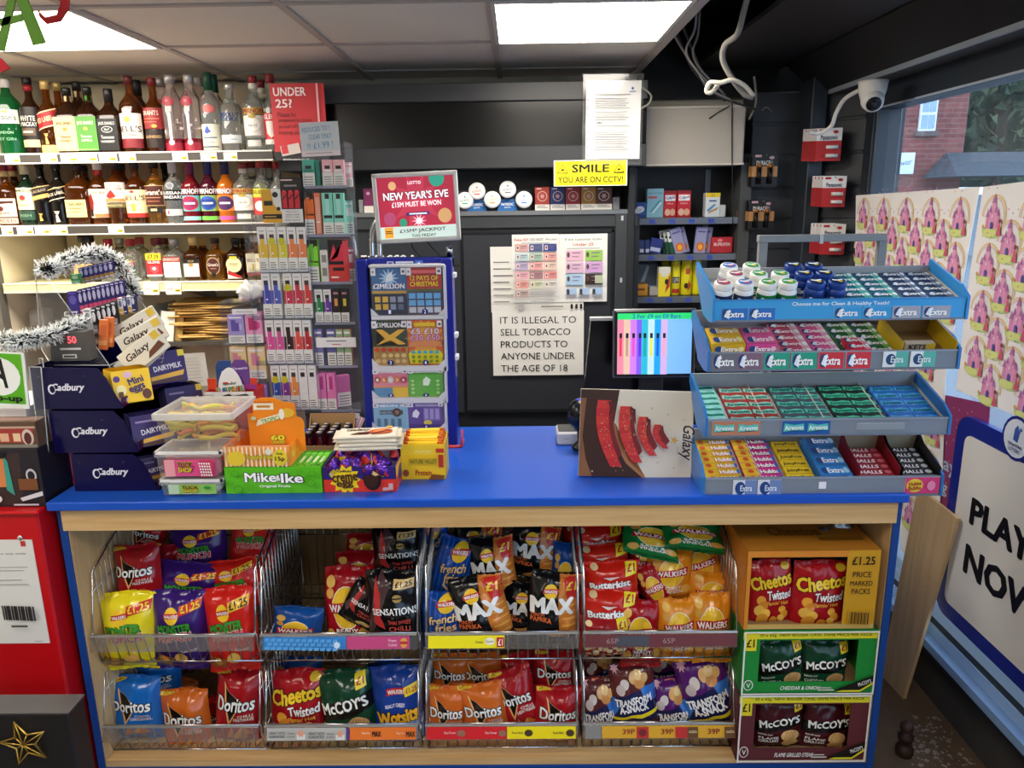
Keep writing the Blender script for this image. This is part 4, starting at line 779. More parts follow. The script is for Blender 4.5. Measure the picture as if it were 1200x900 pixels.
for (u, vt, hw, k, row, lab) in [(73, 97, 11, 'redlabel', 0, 'amber whisky bottle half hidden behind the cream labelled one'), (96, 96, 12, 'honey', 0, 'second square bottle standing behind the green labelled one'), (166, 94, 12, 'jack', 0, 'dark bottle standing behind the white labelled whisky'), (193, 92, 10, 'ciroc', 0, 'clear bottle behind the red and black labelled whisky'), (237, 91, 10, 'ciroc', 0, 'clear silver capped bottle behind the tall vodka pair'), (255, 88, 10, 'goose', 0, 'second green capped vodka bottle behind the first'), (309, 95, 11, 'smirnoff', 0, 'red capped vodka bottle at the back beside the red sign'), (20, 194, 11, 'chiefs', 1, 'second rum bottle behind the cream labelled rum'), (102, 194, 12, 'teachers', 1, 'second square whisky bottle behind the first on the middle shelf'), (146, 192, 11, 'grouse', 1, 'second bird labelled whisky bottle behind the first'), (197, 190, 10, 'jwblack', 1, 'dark bottle between the brown label whisky and clear vodka'), (297, 190, 11, 'smirnoff', 1, 'red capped vodka bottle behind the middle shelf white label vodka'), (317, 189, 10, 'glensyel', 1, 'clear red capped bottle behind the yellow flash vodka'), (141, 279, 11, 'smirflask', 2, 'silver capped flask between the two red capped flasks'), (165, 278, 11, 'redcap', 2, 'red capped flask behind the left of the yellow tag'), (193, 279, 11, 'glenstag', 2, 'yellow tagged flask behind the silver capped one'), (238, 278, 11, 'brandy', 2, 'second cream capped brandy flask behind the first'), (287, 279, 11, 'roundyel', 2, 'second round label whisky flask at the back right')]:
    bottle(u, vt, hw, k, row, lab, .19)
# bottom shelf: envelopes, papers, grey bag
z = SZ[3]
for i in range(16):
    a = MB(); W = .15+.012*math.sin(i*2.1); a.box(-W, W, -.11, .11, 0, .0075, mat(['#b9924f', '#c7a059', '#a9823f'][i % 3], .7), .003)
    a.dec(back_top(.0075), W*2, .22, [('p', [(.0, .0), (.35, .5), (0, 1)], '#d0ab66')])
    o = a.build('envelope', None, (xat(256, LY+.15, z)+.015*math.sin(i*1.7), LY+.14, z+.0005+.0105*i), (.0, .03*math.sin(i*2.3), .26*math.sin(i*1.3)))
    tag(o, f'manila padded envelope, {ORD[i]} from the bottom of the pile', 'envelope', 'pile of manila envelopes')
def lump(name, label, cat, c, s, col, seed=0, rough=.5, amp=.15, rot=0):
    b = MB(); V = []; F = []; random.seed(seed); ph = [random.uniform(0, 6) for _ in range(6)]
    n, mm = 20, 12
    for i in range(mm+1):
        t = PI*i/mm
        for j in range(n):
            a = 2*PI*j/n; d = Vector((math.sin(t)*math.cos(a), math.sin(t)*math.sin(a), math.cos(t)))
            k = 1+amp*(math.sin(5*d.x+ph[0])*math.sin(4*d.y+ph[1])+.6*math.sin(9*d.z+7*d.x+ph[2]))
            V.append((d.x*s[0]*k, d.y*s[1]*k, max(-s[2]*.8, d.z*s[2]*k)+s[2]*.8))
    for i in range(mm):
        for j in range(n): F.append((i*n+j, (i+1)*n+j, (i+1)*n+(j+1) % n, i*n+(j+1) % n))
    b.add(V, F, col, True); o = b.build(name, None, c, (0, 0, rot)); return tag(o, label, cat)
lump('carrier_bag', 'crumpled grey plastic bag lying on the lowest shelf beside the envelopes', 'bag', (xat(203, LY+.12, z)-.01, LY+.14, z+.0005), (.085, .09, .085), mat('#6f7272', .3), 4, .3, .22)
for i, (u, c, l) in enumerate(((196, '#d8d4cc', 'white leaflet pack leaning beside the grey bag'), (205, '#a98b4a', 'tan card leaning beside the grey bag'))):
    a = MB(); a.box(-.03, .03, 0, .008, 0, .13, mat(c, .6), .001); o = a.build('leaflet_pack', None, (xat(u, LY+.02, z), LY+.012+.012*i, z+.0005), (-.12, .12, 0)); tag(o, l, 'leaflet')
board('paper_sheet', 'pale typed sheet hanging under the lowest shelf behind the chocolate trays', 'paper', (212, 414, 243, 453), LY+.02, [('r', .05, 0, .5, 0, '#999')]+lines(.12, .8, [.15+.1*i for i in range(8)], '#9a9a98', .02), .002, '#b9b8b4', ry=-.05)
board('notice', 'red under 25 proof of age sign beside the top liquor shelf', 'sign', (319, 98, 381.5, 178), LY-.026, [('r', 0, -.13, 1, 0, '#2a2a2c'), T('UNDER', .36, .88, .6, .12, '#f4e4e2', 0, .03), T('25?', .24, .71, .3, .12, '#f4e4e2', 0, .03), T('Please be', .28, .55, .34, .07, '#5c1a20', 0, 0), T('prepared to show', .43, .46, .62, .07, '#5c1a20', 0, 0), T('proof of age if', .4, .37, .55, .07, '#5c1a20', 0, 0), T('buying alcohol', .4, .28, .58, .07, '#5c1a20', 0, 0), ('r', .86, .3, .895, 1, '#f0b8b6'), ('p', [(.14, -.07), (.5, -.02), (.47, .13), (.11, .08)], '#c9bdb4'), ('p', [(.15, -.04), (.27, -.02), (.25, .1), (.13, .08)], '#c33a40'), T('drinkaware.co.uk', .4, -.175+.06, .5, .03, '#e8e8e8')], .008, '#c2343a')
# ================================================================= VAPE RACKS
def pack(u0, u1, vt, y, zs, base, items, label, group='vape packs in the acrylic racks', name='vape_pack', d=.022, rz=0, side=None, cat='vape pack'):
    return carton(name, label, cat, u0, u1, vt, y, zs, d, base, items, right=[('r', 0, 0, 1, 1, side)] if side else (), rz=rz, group=group, c=.001)
WARN = [('r', 0, 0, 1, .3, '#e9e6df')]+[('r', .15, .05+.05*i, .85-.1*(i % 2), .07+.05*i, '#77736c') for i in range(4)]
def slim(dev, colr, sticker=0):   # slim white pack with a coloured device
    it = [('r', 0, 0, 1, 1, '#eae6e1'), ('r', 0, .32, 1, .62, colr), ('r', .25, .62, .75, .74, colr), ('r', .25, .74, .75, .84, dev), ('r', .2, .9, .8, .92, '#a8a29c'), ('r', .36, .4, .64, .58, colr), ('e', .5, .42, .12, .02, '#f4eee8'), ('r', .25, .32, .3, .74, '#f2e6e0')]
    if sticker: it.append(('e', .5, .68, .4, .085, '#c9c22e'))
    return it+WARN
rkA = thing('vape_rack', 'front acrylic rack of slim white vape packs standing left of the taller rack', 'rack', (0, 2.52, CT))
YA = 2.5
za = [zat(v, -.85, YA) for v in (319, 373, 426, 480)]
xA0 = xat(301, YA, 1.3)-.004; xA1 = xat(371, YA, 1.2)+.008
zt = zat(263, -.85, YA)
q = MB(); q.box(xA0, xA1, .04, .045, 0, zt-CT, ACRYL); q.build('back_sheet', rkA)
for x in (xA0, xA1): q = MB(); q.box(x-.002, x+.002, -.03, .045, 0, zt-CT, ACRYL); q.build('side_sheet', rkA)
for z in za:
    q = MB(); q.box(xA0, xA1, -.03, .04, z-CT-.004, z-CT, ACRYL); q.box(xA0, xA1, -.032, -.03, z-CT-.004, z-CT+.012, ACRYL); q.build('shelf', rkA)
q = MB(); q.box(xA0, xA1, -.03, .04, zt-CT, zt-CT+.004, ACRYL); q.box(xA0-.01, xA1+.01, -.05, .05, 0, .006, ACRYL); q.build('top_sheet', rkA)
ROWA = [(305, 362, 266, [('#5a3a4a', '#e2b93a', 0), ('#5a2a3a', '#e0bc34', 1), ('#2a2a2a', '#d9cf3e', 1), ('#38343a', '#e8834a', 0), ('#38343a', '#e8834a', 0)], ['golden yellow', 'amber yellow with yellow sticker', 'lemon yellow', 'orange', 'light orange'], 0),
 (311, 366, 320, [('#3c3a4c', '#4a4fae', 0), ('#3c3a4c', '#5560b8', 0), ('#2a2a2a', '#d03a58', 1), ('#4a2a2c', '#cc3a4c', 0), ('#4a3230', '#d0443c', 0)], ['deep blue', 'mid blue', 'rose red with sticker', 'crimson', 'brick red'], 1),
 (314, 368, 375, [('#3a3438', '#e0569a', 0), ('#3a3438', '#d85a9a', 0), ('#2c201f', '#3a1f1f', 0), ('#4a3634', '#e0544c', 0), ('#3a3434', '#b82a34', 0)], ['hot pink', 'deep pink', 'dark brown', 'coral red', 'dark red'], 0),
 (321, 374, 428, [('#3a3a3a', '#2f57a8', 1), ('#3a3a3a', '#8a3f9c', 1), ('#4a3a34', '#e8924c', 0), ('#2c2c2c', '#e6e2dc', 0), ('#2c2c2c', '#e9e6e0', 0)], ['royal blue with sticker', 'purple with sticker', 'peach orange', 'plain white', 'plain white rightmost'], 0)]
for r, (u0, u1, vt, cs, nm, gap) in enumerate(ROWA):
    w_ = (u1-u0)/5.0
    for i, c in enumerate(cs):
        g = 2 if gap and i >= 2 else (-1 if gap else 0)
        pack(u0+w_*i+g+.3, u0+w_*(i+1)+g-.6, vt, YA, za[r]+.0004, '#e6e2dc', slim(*c), f'slim white vape pack with {nm[i]} panel, {ORD[r]} row of front rack')
# small left rack
rkC = thing('vape_rack', 'small low acrylic rack of square vape boxes at the left of the front rack', 'rack', (0, 2.52, CT))
zc_ = [zat(v, -.95, YA) for v in (402, 444, 480)]; xC0 = xat(267, YA, 1.2); xC1 = xat(304, YA, 1.2); ztc = zat(353, -.95, YA)
q = MB(); q.box(xC0, xC1, .05, .054, 0, ztc-CT, ACRYL); q.build('back_sheet', rkC)
for x in (xC0, xC1): q = MB(); q.box(x-.002, x+.002, -.03, .054, 0, ztc-CT, ACRYL); q.build('side_sheet', rkC)
for z in zc_+[ztc]: q = MB(); q.box(xC0, xC1, -.03, .05, z-CT-.004, z-CT, ACRYL); q.build('shelf', rkC)
def mug(bg, c, c2): return [('r', 0, 0, 1, 1, bg), ('p', [(.2, .42), (.7, .42), (.72, .72), (.2, .72)], c), ('r', .2, .6, .5, .82, c), ('p', [(.7, .45), (.86, .5), (.86, .66), (.7, .7)], c2), ('r', .1, .88, .9, .93, '#f4eef4'), ('r', 0, 0, 1, .28, '#e6e3dc')]+[('r', .12, .06+.06*i, .88-.15*(i % 2), .08+.06*i, '#6c6862') for i in range(3)]
pack(269, 288, 369, YA, zc_[0]+.0004, '#8d7ab8', mug('#a79ad0', '#6a55a8', '#c4b8e2'), 'lilac vape box with purple mug picture, left of the pink one', d=.03)
pack(289.5, 309, 366, YA, zc_[0]+.0004, '#e08ab4', mug('#e9a0c2', '#c8306e', '#d8528a'), 'pink vape box with a red mug picture', d=.03)
pack(272, 291, 407, YA, zc_[1]+.0004, '#e2c08a', mug('#e8cf9e', '#d98a9a', '#e8d24c'), 'peach coloured vape box, left of two in the small rack', d=.03)
pack(293, 313, 407, YA, zc_[1]+.0004, '#e2c08a', mug('#e8cf9e', '#d98a9a', '#e8d24c'), 'peach coloured vape box, right of two in the small rack', d=.03)
pack(296, 315, 450, YA, zc_[2]+.0004, '#7a66a8', mug('#9a8ac0', '#5f4a9c', '#b9aada'), 'purple vape box in the bottom of the small rack', d=.03)
board('price_note', 'white price note taped on the small vape rack', 'note', (272, 362, 301, 368), YA-.034, [('r', .15, .4, .85, .5, '#888888')], .001, '#e8e5e2')
lump('carrier_bag', 'crumpled white bag with orange marks on top of the small vape rack', 'bag', (xat(296, 2.54, ztc), 2.54, ztc+.004), (.05, .03, .03), mat('#e2dfdb', .5), 9, .5, .25)
board('leaflet', 'white leaflet with an orange diamond standing behind the small vape rack', 'leaflet', (280, 337, 305, 353), 2.56, [('p', [(.5, .1), (.75, .45), (.6, .95), (.4, .5)], '#e07a3a'), ('p', [(.1, .0), (.3, .0), (.25, .25)], '#e08a4a')], .002, '#e6e2de', ry=.15)
# tall rack B
YB = 2.5
vB = [219, 275.5, 331, 378, 428.5, 480]
zb_ = [zat(v, -.6, YB) for v in vB]; xB0 = xat(357, YB, 1.85); xB1 = xat(407, YB, 1.5); ztb = zat(166, -.6, YB)
rkB = thing('vape_rack', 'tall clear acrylic rack of mixed vape packs beside the blue lottery dispenser', 'rack', (0, YB, CT))
q = MB(); q.box(xB0, xB1+.02, .10, .105, 0, ztb-CT, ACRYL); q.build('back_sheet', rkB)
for x in (xB0, xB1+.02): q = MB(); q.box(x-.002, x+.002, -.01, .105, 0, ztb-CT, ACRYL); q.build('side_sheet', rkB)
for i, z in enumerate(zb_):
    q = MB(); q.box(xB0, xB1+.02, -.01, .10, z-CT-.005, z-CT, ACRYL); q.box(xB0, xB1+.02, -.012, -.01, z-CT-.005, z-CT+.004, mat('#8d8fa0', .2)); q.build('shelf', rkB)
q = MB(); q.box(xB0-.01, xB1+.03, -.03, .12, 0, .008, ACRYL); q.build('base', rkB)
bar = MB(); P = smoothpath([at(u, v, 2.56) for (u, v) in ((417, 330), (417, 300), (414, 280), (409, 268), (404, 264))], 5); bar.tube(P, .007, CHROME, 8); o = bar.build('chrome_bar'); tag(o, 'bent chrome tube between the tall vape rack and the blue dispenser', 'tube')
def elf(bg, dev, top=None): return [('r', 0, 0, 1, 1, bg), ('r', .2, .6, .8, .92, top or bg), ('r', .25, .66, .75, .78, '#20201f'), ('r', .12, .55, .88, .64, dev), ('r', 0, 0, 1, .52, '#e3e0d8')]+[('r', .15, .08+.09*i, .85, .11+.09*i, '#77736c') for i in range(4)]
def zig(bg, c): return [('r', 0, 0, 1, 1, '#201c1c'), ('p', [(0, .45), (.35, .45), (.5, .75), (.65, .5), (1, .5), (1, .85), (.7, .85), (.5, .7), (.3, .9), (0, .8)], c), ('r', .3, .5, .6, .9, bg), ('r', 0, .38, 1, .47, bg), ('r', 0, 0, 1, .38, '#e3e0d8')]+[('r', .15, .06+.07*i, .85, .085+.07*i, '#77736c') for i in range(4)]
def plain(bg, c2, w=.36): return [('r', 0, 0, 1, 1, bg), ('r', .2, .55, .8, .8, c2), ('r', .1, .88, .9, .94, '#f0ece8'), ('r', 0, 0, 1, w, '#e6e3dc')]+[('r', .15, .05+.07*i, .85, .08+.07*i, '#77736c') for i in range(4)]
BROW = [
 (0, [(356, 370, 187, '#3f9e86', elf('#4fae94', '#2f7e6a'), 'teal pack, leftmost of the top row'), (371, 376, 188, '#2f7a68', [], 'dark teal pack seen edge on in the top row'), (379, 391, 187, '#e2a3a6', elf('#e8b0b2', '#e8e4e0'), 'left of two pink packs in the top row'), (391.7, 404, 187, '#e2a3a6', elf('#e8b0b2', '#e8e4e0'), 'right of two pink packs in the top row')]),
 (1, [(359, 370, 226, '#e8702a', zig('#e8702a', '#e8702a'), 'orange and black pack, leftmost of the second row'), (371, 378, 226, '#e07a5c', [('r', .15, .05, .85, .9, '#eaa48c'), ('r', .2, .3, .8, .32, '#ffffff')], 'salmon orange narrow pack in the second row'), (380, 392, 226, '#7fd0b8', [('r', 0, 0, 1, 1, '#8ad6c0'), ('r', .3, .86, .7, .98, '#2a2a28'), ('r', .1, .4, .9, .47, '#2a2a28'), ('r', .3, .5, .7, .85, '#a6e4d2')]+WARN, 'left of two mint packs in the second row'), (393, 405, 226, '#7fd0b8', [('r', 0, 0, 1, 1, '#8ad6c0'), ('r', .3, .86, .7, .98, '#2a2a28'), ('r', .1, .4, .9, .47, '#2a2a28'), ('r', .3, .5, .7, .85, '#a6e4d2')]+WARN, 'right of two mint packs in the second row')]),
 (2, [(363, 375, 281, '#7cc832', zig('#7cc832', '#8ad83a'), 'lime green and black pack in the third row'), (377, 386, 293, '#dcd8d0', [('r', .2, .62, .8, .85, '#8c8880'), ('r', .2, .2, .8, .45, '#8c8880')], 'small white pack beside the lime green one'), (387, 409, 281, '#c83a3c', [('r', 0, 0, 1, 1, '#1f1a1c'), ('p', [(.05, .5), (.3, .9), (.5, .6), (.7, .9), (.8, .9), (.8, .5)], '#e0364c'), ('r', .78, .4, 1, .98, '#e04a5a'), ('r', 0, 0, 1, .42, '#d5403a'), ('r', .2, .27, .8, .35, '#2a1a1a'), ('r', .1, .1, .5, .14, '#e8dcd8')], 'wide red and black pack in the third row')]),
 (3, [(371, 380, 339, '#3a7a4a', slim('#2a2a2a', '#2f8a4c'), 'white topped green pack in the fourth row'), (381, 390, 339, '#6a4a9a', slim('#2a2a2a', '#6a3f9c'), 'white topped purple pack in the fourth row'), (391, 400, 339, '#2a2523', [('r', 0, 0, 1, 1, '#2a2523'), ('r', .2, .85, .8, .91, '#c88a9a'), ('r', .3, .5, .7, .72, '#e09a5a')]+WARN, 'left of two black packs in the fourth row'), (401, 410, 339, '#2a2523', [('r', 0, 0, 1, 1, '#2a2523'), ('r', .2, .85, .8, .91, '#c88a9a'), ('r', .3, .5, .7, .72, '#d8cc4a')]+WARN, 'right of two black packs in the fourth row')]),
 (4, [(371, 380, 386, '#6d6aa8', plain('#7c78b0', '#d0c848'), 'violet pack, leftmost behind the white price card'), (385, 395, 386, '#6d6aa8', plain('#6a66a4', '#d0c848'), 'second violet pack behind the white price card'), (396, 404, 386, '#a85a50', plain('#8fae82', '#c04a44'), 'green and red pack behind the white price card'), (405, 413, 386, '#a85a50', plain('#9ab88a', '#b8423c'), 'rightmost green and red pack behind the price card')]),
 (5, [(374, 384, 437, '#d86aa4', [('r', 0, 0, 1, 1, '#e07ab0'), ('r', .3, .55, .7, .9, '#b83c80'), ('r', .15, .5, .22, .95, '#f0d6e4')]+WARN, 'left of two tall pink packs in the bottom row'), (385, 395, 437, '#d86aa4', [('r', 0, 0, 1, 1, '#e07ab0'), ('r', .3, .55, .7, .9, '#b83c80'), ('r', .15, .5, .22, .95, '#f0d6e4')]+WARN, 'second tall pink pack in the bottom row')])]
for (r, L) in BROW:
    for (u0, u1, vt, base, it, lab) in L:
        pack(u0, u1, vt, YB+.004, zb_[r]+.0005, base, it, lab+' of the tall rack', d=.022)
pack(396.5, 412, 440, YB+.045, zb_[5]+.0005, '#d070a4', [('r', 0, 0, 1, .45, '#e6e0dc')]+[('r', .12, .06+.09*i, .9, .09+.09*i, '#8a7a84') for i in range(4)], 'pink pack turned sideways at the end of the bottom row of the tall rack', rz=.5)
for k, v in enumerate((190, 235, 290)):
    pack(404.5+k*1.3, 414+k*1.3, v, YB+.05, zb_[k]+.0005, ['#d9a6aa', '#86cdb8', '#b0324a'][k], plain(['#e2b4b6', '#9ad8c6', '#c03a52'][k], '#f0e8e4'), ['pale pink', 'mint', 'crimson'][k]+' pack set back at the right edge of the tall rack', rz=.35)
board('price_card', 'white price card taped across the fifth row of the tall vape rack', 'note', (370.5, 395.5, 417, 407), YB-.016, [('r', .26, .6, .76, .7, '#6a6a6a'), ('r', .4, .26, .62, .35, '#c85a6a')], .0012, '#ece9e6')
board('handwritten_note', 'pale handwritten reduced to clear note on top of the tall vape rack', 'note', (352, 143, 397.5, 183), YB-.03, [('t', 'REDUCED TO !', .42, .8, .7, .14, '#4f93b4', 4, 0), ('t', 'CLEAR ONLY', .52, .58, .6, .14, '#4f93b4', 3, 0), ('t', '!! £1.99 !', .5, .32, .66, .18, '#5a9ab8', 4, 0), ('r', .0, .0, 1, .16, '#e8d9d8'), ('r', .1, .08, .8, .1, '#9a8a8a')], .0015, '#cfd3d4', ry=-.03)
# two boxes standing on the front rack
zz = zt+.0045
pack(309, 331.5, 222, YA, zz, '#d9a02c', [('r', 0, 0, 1, 1, '#e2dfd8'), ('p', [(0, .3), (1, .3), (.6, .55), (.5, 1), (0, 1)], '#dba22e'), ('r', 0, .0, 1, .3, '#dba22e'), ('r', 0, .12, 1, .26, '#221f1e'), ('e', .72, .84, .15, .085, '#1c1b1b'), ('r', .12, .52, .55, .66, '#2a2624'), ('e', .85, .42, .1, .06, '#20201f'), ('r', .1, .17, .7, .2, '#c9a060')], 'yellow and white box with black bands standing on the front vape rack', d=.04, name='vape_box', cat='vape box')
VB = [('r', 0, 0, 1, 1, '#1d1a1b'), ('r', .05, .93, .6, .96, '#d9b4b4'), ('r', .2, .8, .8, .84, '#8a8688'), ('r', 0, 0, 1, .3, '#e4e1da')]+[('t', ['This product', 'contains nicotine', 'which is a highly', 'addictive substance'][i], .5, .24-.06*i, .6+.05*i, .04, '#3a3836') for i in range(4)]
for i in range(3): VB += [('p', [(.08+.3*i, .32), (.32+.3*i, .32), (.32+.3*i, .68), (.27+.3*i, .72), (.13+.3*i, .72), (.08+.3*i, .68)], '#c42a38'), ('p', [(.1+.3*i, .55), (.3+.3*i, .64), (.3+.3*i, .6), (.1+.3*i, .5)], '#5a1a20'), ('r', .16+.3*i, .68, .24+.3*i, .72, '#e04a54')]
pack(331.5, 356, 208, YA, zz, '#1d1a1b', VB, 'black and red box with a white nicotine warning standing on the front vape rack', d=.04, name='vape_box', cat='vape box')

# ================================================================= LOTTERY DISPENSER AND SCREEN
DY = 2.44
NAVY = mat('#1b2790', .3)
xd, xe_ = xat(424, DY, 1.3), xat(533, DY, 1.3); zt_ = zat(303, -.4, DY)
ds = thing('scratchcard_dispenser', 'tall blue scratchcard dispenser with four tiers of white trays', 'dispenser', (0, DY, CT))
q = MB(); q.box(xd, xe_, .06, .075, .0, zt_-CT, NAVY, .003); q.build('back_panel', ds)
for (a, b) in ((xd, xd+.035), (xe_-.035, xe_)): q = MB(); q.box(a, b, -.02, .075, 0, zt_-CT, NAVY, .004); q.build('side_post', ds)
q = MB(); q.box(xd, xe_, -.0, .075, zt_-CT-.035, zt_-CT, NAVY, .004); cx = (xd+xe_)/2
q.dec(front(0, zt_-CT-.018, cx), .14, .03, [('r', .1, .2, .25, .8, '#c9cde6'), ('r', .13, .3, .22, .7, '#2a3898'), ('r', .3, .6, .7, .8, '#d9ddf0'), ('r', .36, .25, .64, .42, '#d9ddf0'), ('r', .74, .1, .92, .9, '#4a78d0'), ('s', .83, .5, .06, .5, 5, '#eef2fc')]); q.build('top_panel', ds)
for v in (322, 392, 418): z = zat(v, -.15, DY)-CT; q = MB(); q.box(xe_, xe_+.012, -.02, .02, z-.008, z+.008, mat('#dfe0e4', .4), .002); q.build('clip', ds)
tiers = [(312, 370, 375), (374, 429, 436), (431, 466, 473), (471, 503, 510)]
cards = [('#3b6ea6', '£2MILLION'), ('#b8333a', 'CHRISTMAS'), ('#2c3a2c', '£1MILLION'), ('#e0662c', '£10'), ('#dd7f9a', '£300,000'), ('#58b23c', '£250,000'), ('#8cbcd8', 'NEON 9'), ('#5a3f96', 'JACKPOT')]
WT = mat('#d5d3d8', .35)
def scratch(i):
    c, t = cards[i]; n = str(i+1)
    base = [('r', 0, 0, 1, 1, c)]
    body = {0: [('s', .5, .78, .3, .45, 12, '#a9cdf0'), ('p', [(.4, .7), (.62, .74), (.6, .92), (.45, .85)], '#eef4fc'), ('r', 0, 0, 1, .46, '#25304a'), ('r', 0, .46, 1, .52, '#c9a04a')]+[('r', .08+.22*(k % 4), .12+.16*(k//4), .24+.22*(k % 4), .24+.16*(k//4), '#8a95ac' if k % 4 > 1 else '#d9b04a') for k in range(8)],
     1: [('t', '12 PAYS OF', .5, .78, .8, .1, '#f0cf3a', 0, .04), ('r', 0, .5, 1, .55, '#4a6a3a'), ('r', 0, 0, 1, .5, '#5a4a60')]+[('r', .04+.24*(k % 4), .05+.15*(k//4), .24+.24*(k % 4), .17+.15*(k//4), '#6aa8d8' if k > 3 else '#c9cdd8') for k in range(12)],
     2: [('p', [(.1, .45), (.35, .6), (.1, .8), (.3, .8), (.5, .68), (.75, .8), (.95, .8), (.65, .62), (.95, .48), (.75, .46), (.5, .56), (.25, .45)], '#e8b23a'), ('r', 0, 0, 1, .42, '#b08a4e')]+[('e', .12+.19*(k % 5), .1+.13*(k//5), .07, .045, '#d9b878' if k < 10 else '#c0442c') for k in range(15)],
     3: [('s', .5, .6, .6, .6, 14, '#e9a23a'), ('t', '£5 £10', .5, .76, .8, .12, '#f2d8e0', 0, .04, '#8a3a5a'), ('t', '£20 £50', .5, .62, .85, .12, '#e8a0b8', 0, .04, '#6a3a7a'), ('r', .05, .42, .95, .54, '#d88a5a'), ('p', [(.05, .04), (.95, .04), (1, .25), (.9, .34), (.1, .34), (0, .25)], '#d6cf2e')]+[('e', .15+.17*k, .3, .06, .035, '#3a9ac8') for k in range(5)]+[('e', .15+.17*(k % 5), .1+.1*(k//5), .05, .035, '#8a8a20') for k in range(10)],
     4: [('r', 0, 0, .55, .34, '#4a8ab8'), ('r', .55, .0, 1, .34, '#e6bc2e'), ('r', 0, .34, 1, .4, '#e08a4a')]+[('e', .12+.19*k, .62, .09, .12, ['#b84a4a', '#e07a3a', '#d8d0d0', '#e0824a', '#c23a3a'][k]) for k in range(5)]+[('t', '15038'[k], .12+.19*k, .62, .07, .1, '#ffffff') for k in range(5)],
     5: [('p', [(.42, .4), (.58, .4), (.64, .6), (.52, .72), (.42, .6)], '#eaf4e4'), ('r', 0, .8, 1, .84, '#3a8a2a')]+[('e', .12, .15+.14*k, .05, .05, '#a8d890') for k in range(4)]+[('e', .85, .15+.14*k, .05, .05, '#a8d890') for k in range(4)],
     6: [('r', .18, .55, .85, .72, '#2c3a48'), ('t', 'NEON', .38, .63, .35, .12, '#b9d8e8'), ('e', .68, .63, .14, .17, '#40332e'), ('t', '9', .68, .63, .1, .16, '#e8945a')]+[('r', .1+.2*k, .1, .2+.2*k, .4, '#5a7a90') for k in range(4)],
     7: [('p', [(.1, .45), (.25, .4), (.32, .6), (.22, .75), (.12, .62)], '#eeeaf4'), ('r', .42, .3, .92, .8, '#7a66b0'), ('e', .55, .22, .12, .1, '#e6d24a')]+[('r', .46+.16*k, .36, .56+.16*k, .76, '#a89ad0') for k in range(3)]+[('r', 0, 0, 1, .16, '#4a3080')]}[i]
    ttl = [('t', t, .5, .62 if i == 0 else .91, .74 if i else .9, .1, '#f4f0f4', 0, .04)]
    if i == 7: ttl = [('r', .2, .86, .84, .95, '#d9cfe6')]
    if i == 3: ttl = [('r', .2, .88, .8, .96, '#e8c23a')]
    if i == 1: ttl = [('t', t, .5, .66, .8, .1, '#f0cf3a', 0, .04), ('r', .15, .88, .85, .95, '#d86a6a')]
    return base+body+ttl+[('r', .0, .84, .14, 1, '#e4e2e6'), ('r', .86, .86, 1, 1, '#e4e2e6'), ('s', .07, .92, .04, .5, 5, '#6a6a9a'), ('r', .9, .9, .97, .95, '#5a5a62'), ('e', .5 if i != 3 else .5, .08, .09, .09*.7, '#1c2f78'), ('t', n, .5, .08, .05, .08, '#ffffff', 0, .03)]
CN = ['blue two million', 'red christmas', 'dark green and gold million', 'orange and yellow', 'pink ball draw', 'bright green', 'pale blue neon', 'purple jackpot']
for k, (va, vb, vc) in enumerate(tiers):
    yy = DY-.045
    xa, xb = xat(435, yy, 1.4-.1*k), xat(522, yy, 1.4-.1*k); z0 = zat(vb, -.4, yy)-CT; z1 = zat(va, -.4, yy)-CT; zl = zat(vc, -.4, yy)-CT
    q = MB(); q.box(xa, xb, -.045, .06, zl, z0, WT, .002); q.prism([(xa, z0), (xa+.025, z0), (xa, z0+.025)], -.046, -.042, WT); q.prism([(xb, z0), (xb, z0+.025), (xb-.025, z0)], -.046, -.042, WT)
    q.box(xb-.004, xb+.004, -.045, .06, zl, z1, WT); q.box(xa, xb, .05, .06, zl, z1, WT)
    if k == 0: q.box(xa, xb, -.045, .06, z1-.004, z1+.004, WT, .001)
    q.build('tray', ds)
    q = MB(); q.box(xa+.002, xb-.006, -.0405, -.0395, z0, z1-.004, clear('#ffffff', .015, .05, 'tray_cover')); q.build('clear_cover', ds)
    for j in range(2):
        i = 2*k+j; W = (xb-xa-.012)/2; x = xa+.004+W*(j+.5); H = z1-z0-.006
        m_ = MB(); m_.box(-W/2+.001, W/2-.001, 0, .004, 0, H, '#d8d5d0'); m_.dec(front(0, H/2), W-.002, H, scratch(i)); o = m_.build('scratchcard', None, (x, DY-.036, CT+z0+.0005))
        tag(o, f'{CN[i]} scratchcard numbered {i+1} in the blue dispenser', 'scratchcard', 'scratchcards in the dispenser')
q = MB(); q.tube([(xe_-.03, -.05, .004), (xe_+.015, -.05, .004), (xe_+.015, .02, .004)], .006, mat('#d0434a', .4)); q.tube([(xe_+.015, -.05, .004), (xe_+.02, -.045, .06)], .004, mat('#d0434a', .4)); q.build('red_foot_strip', ds)
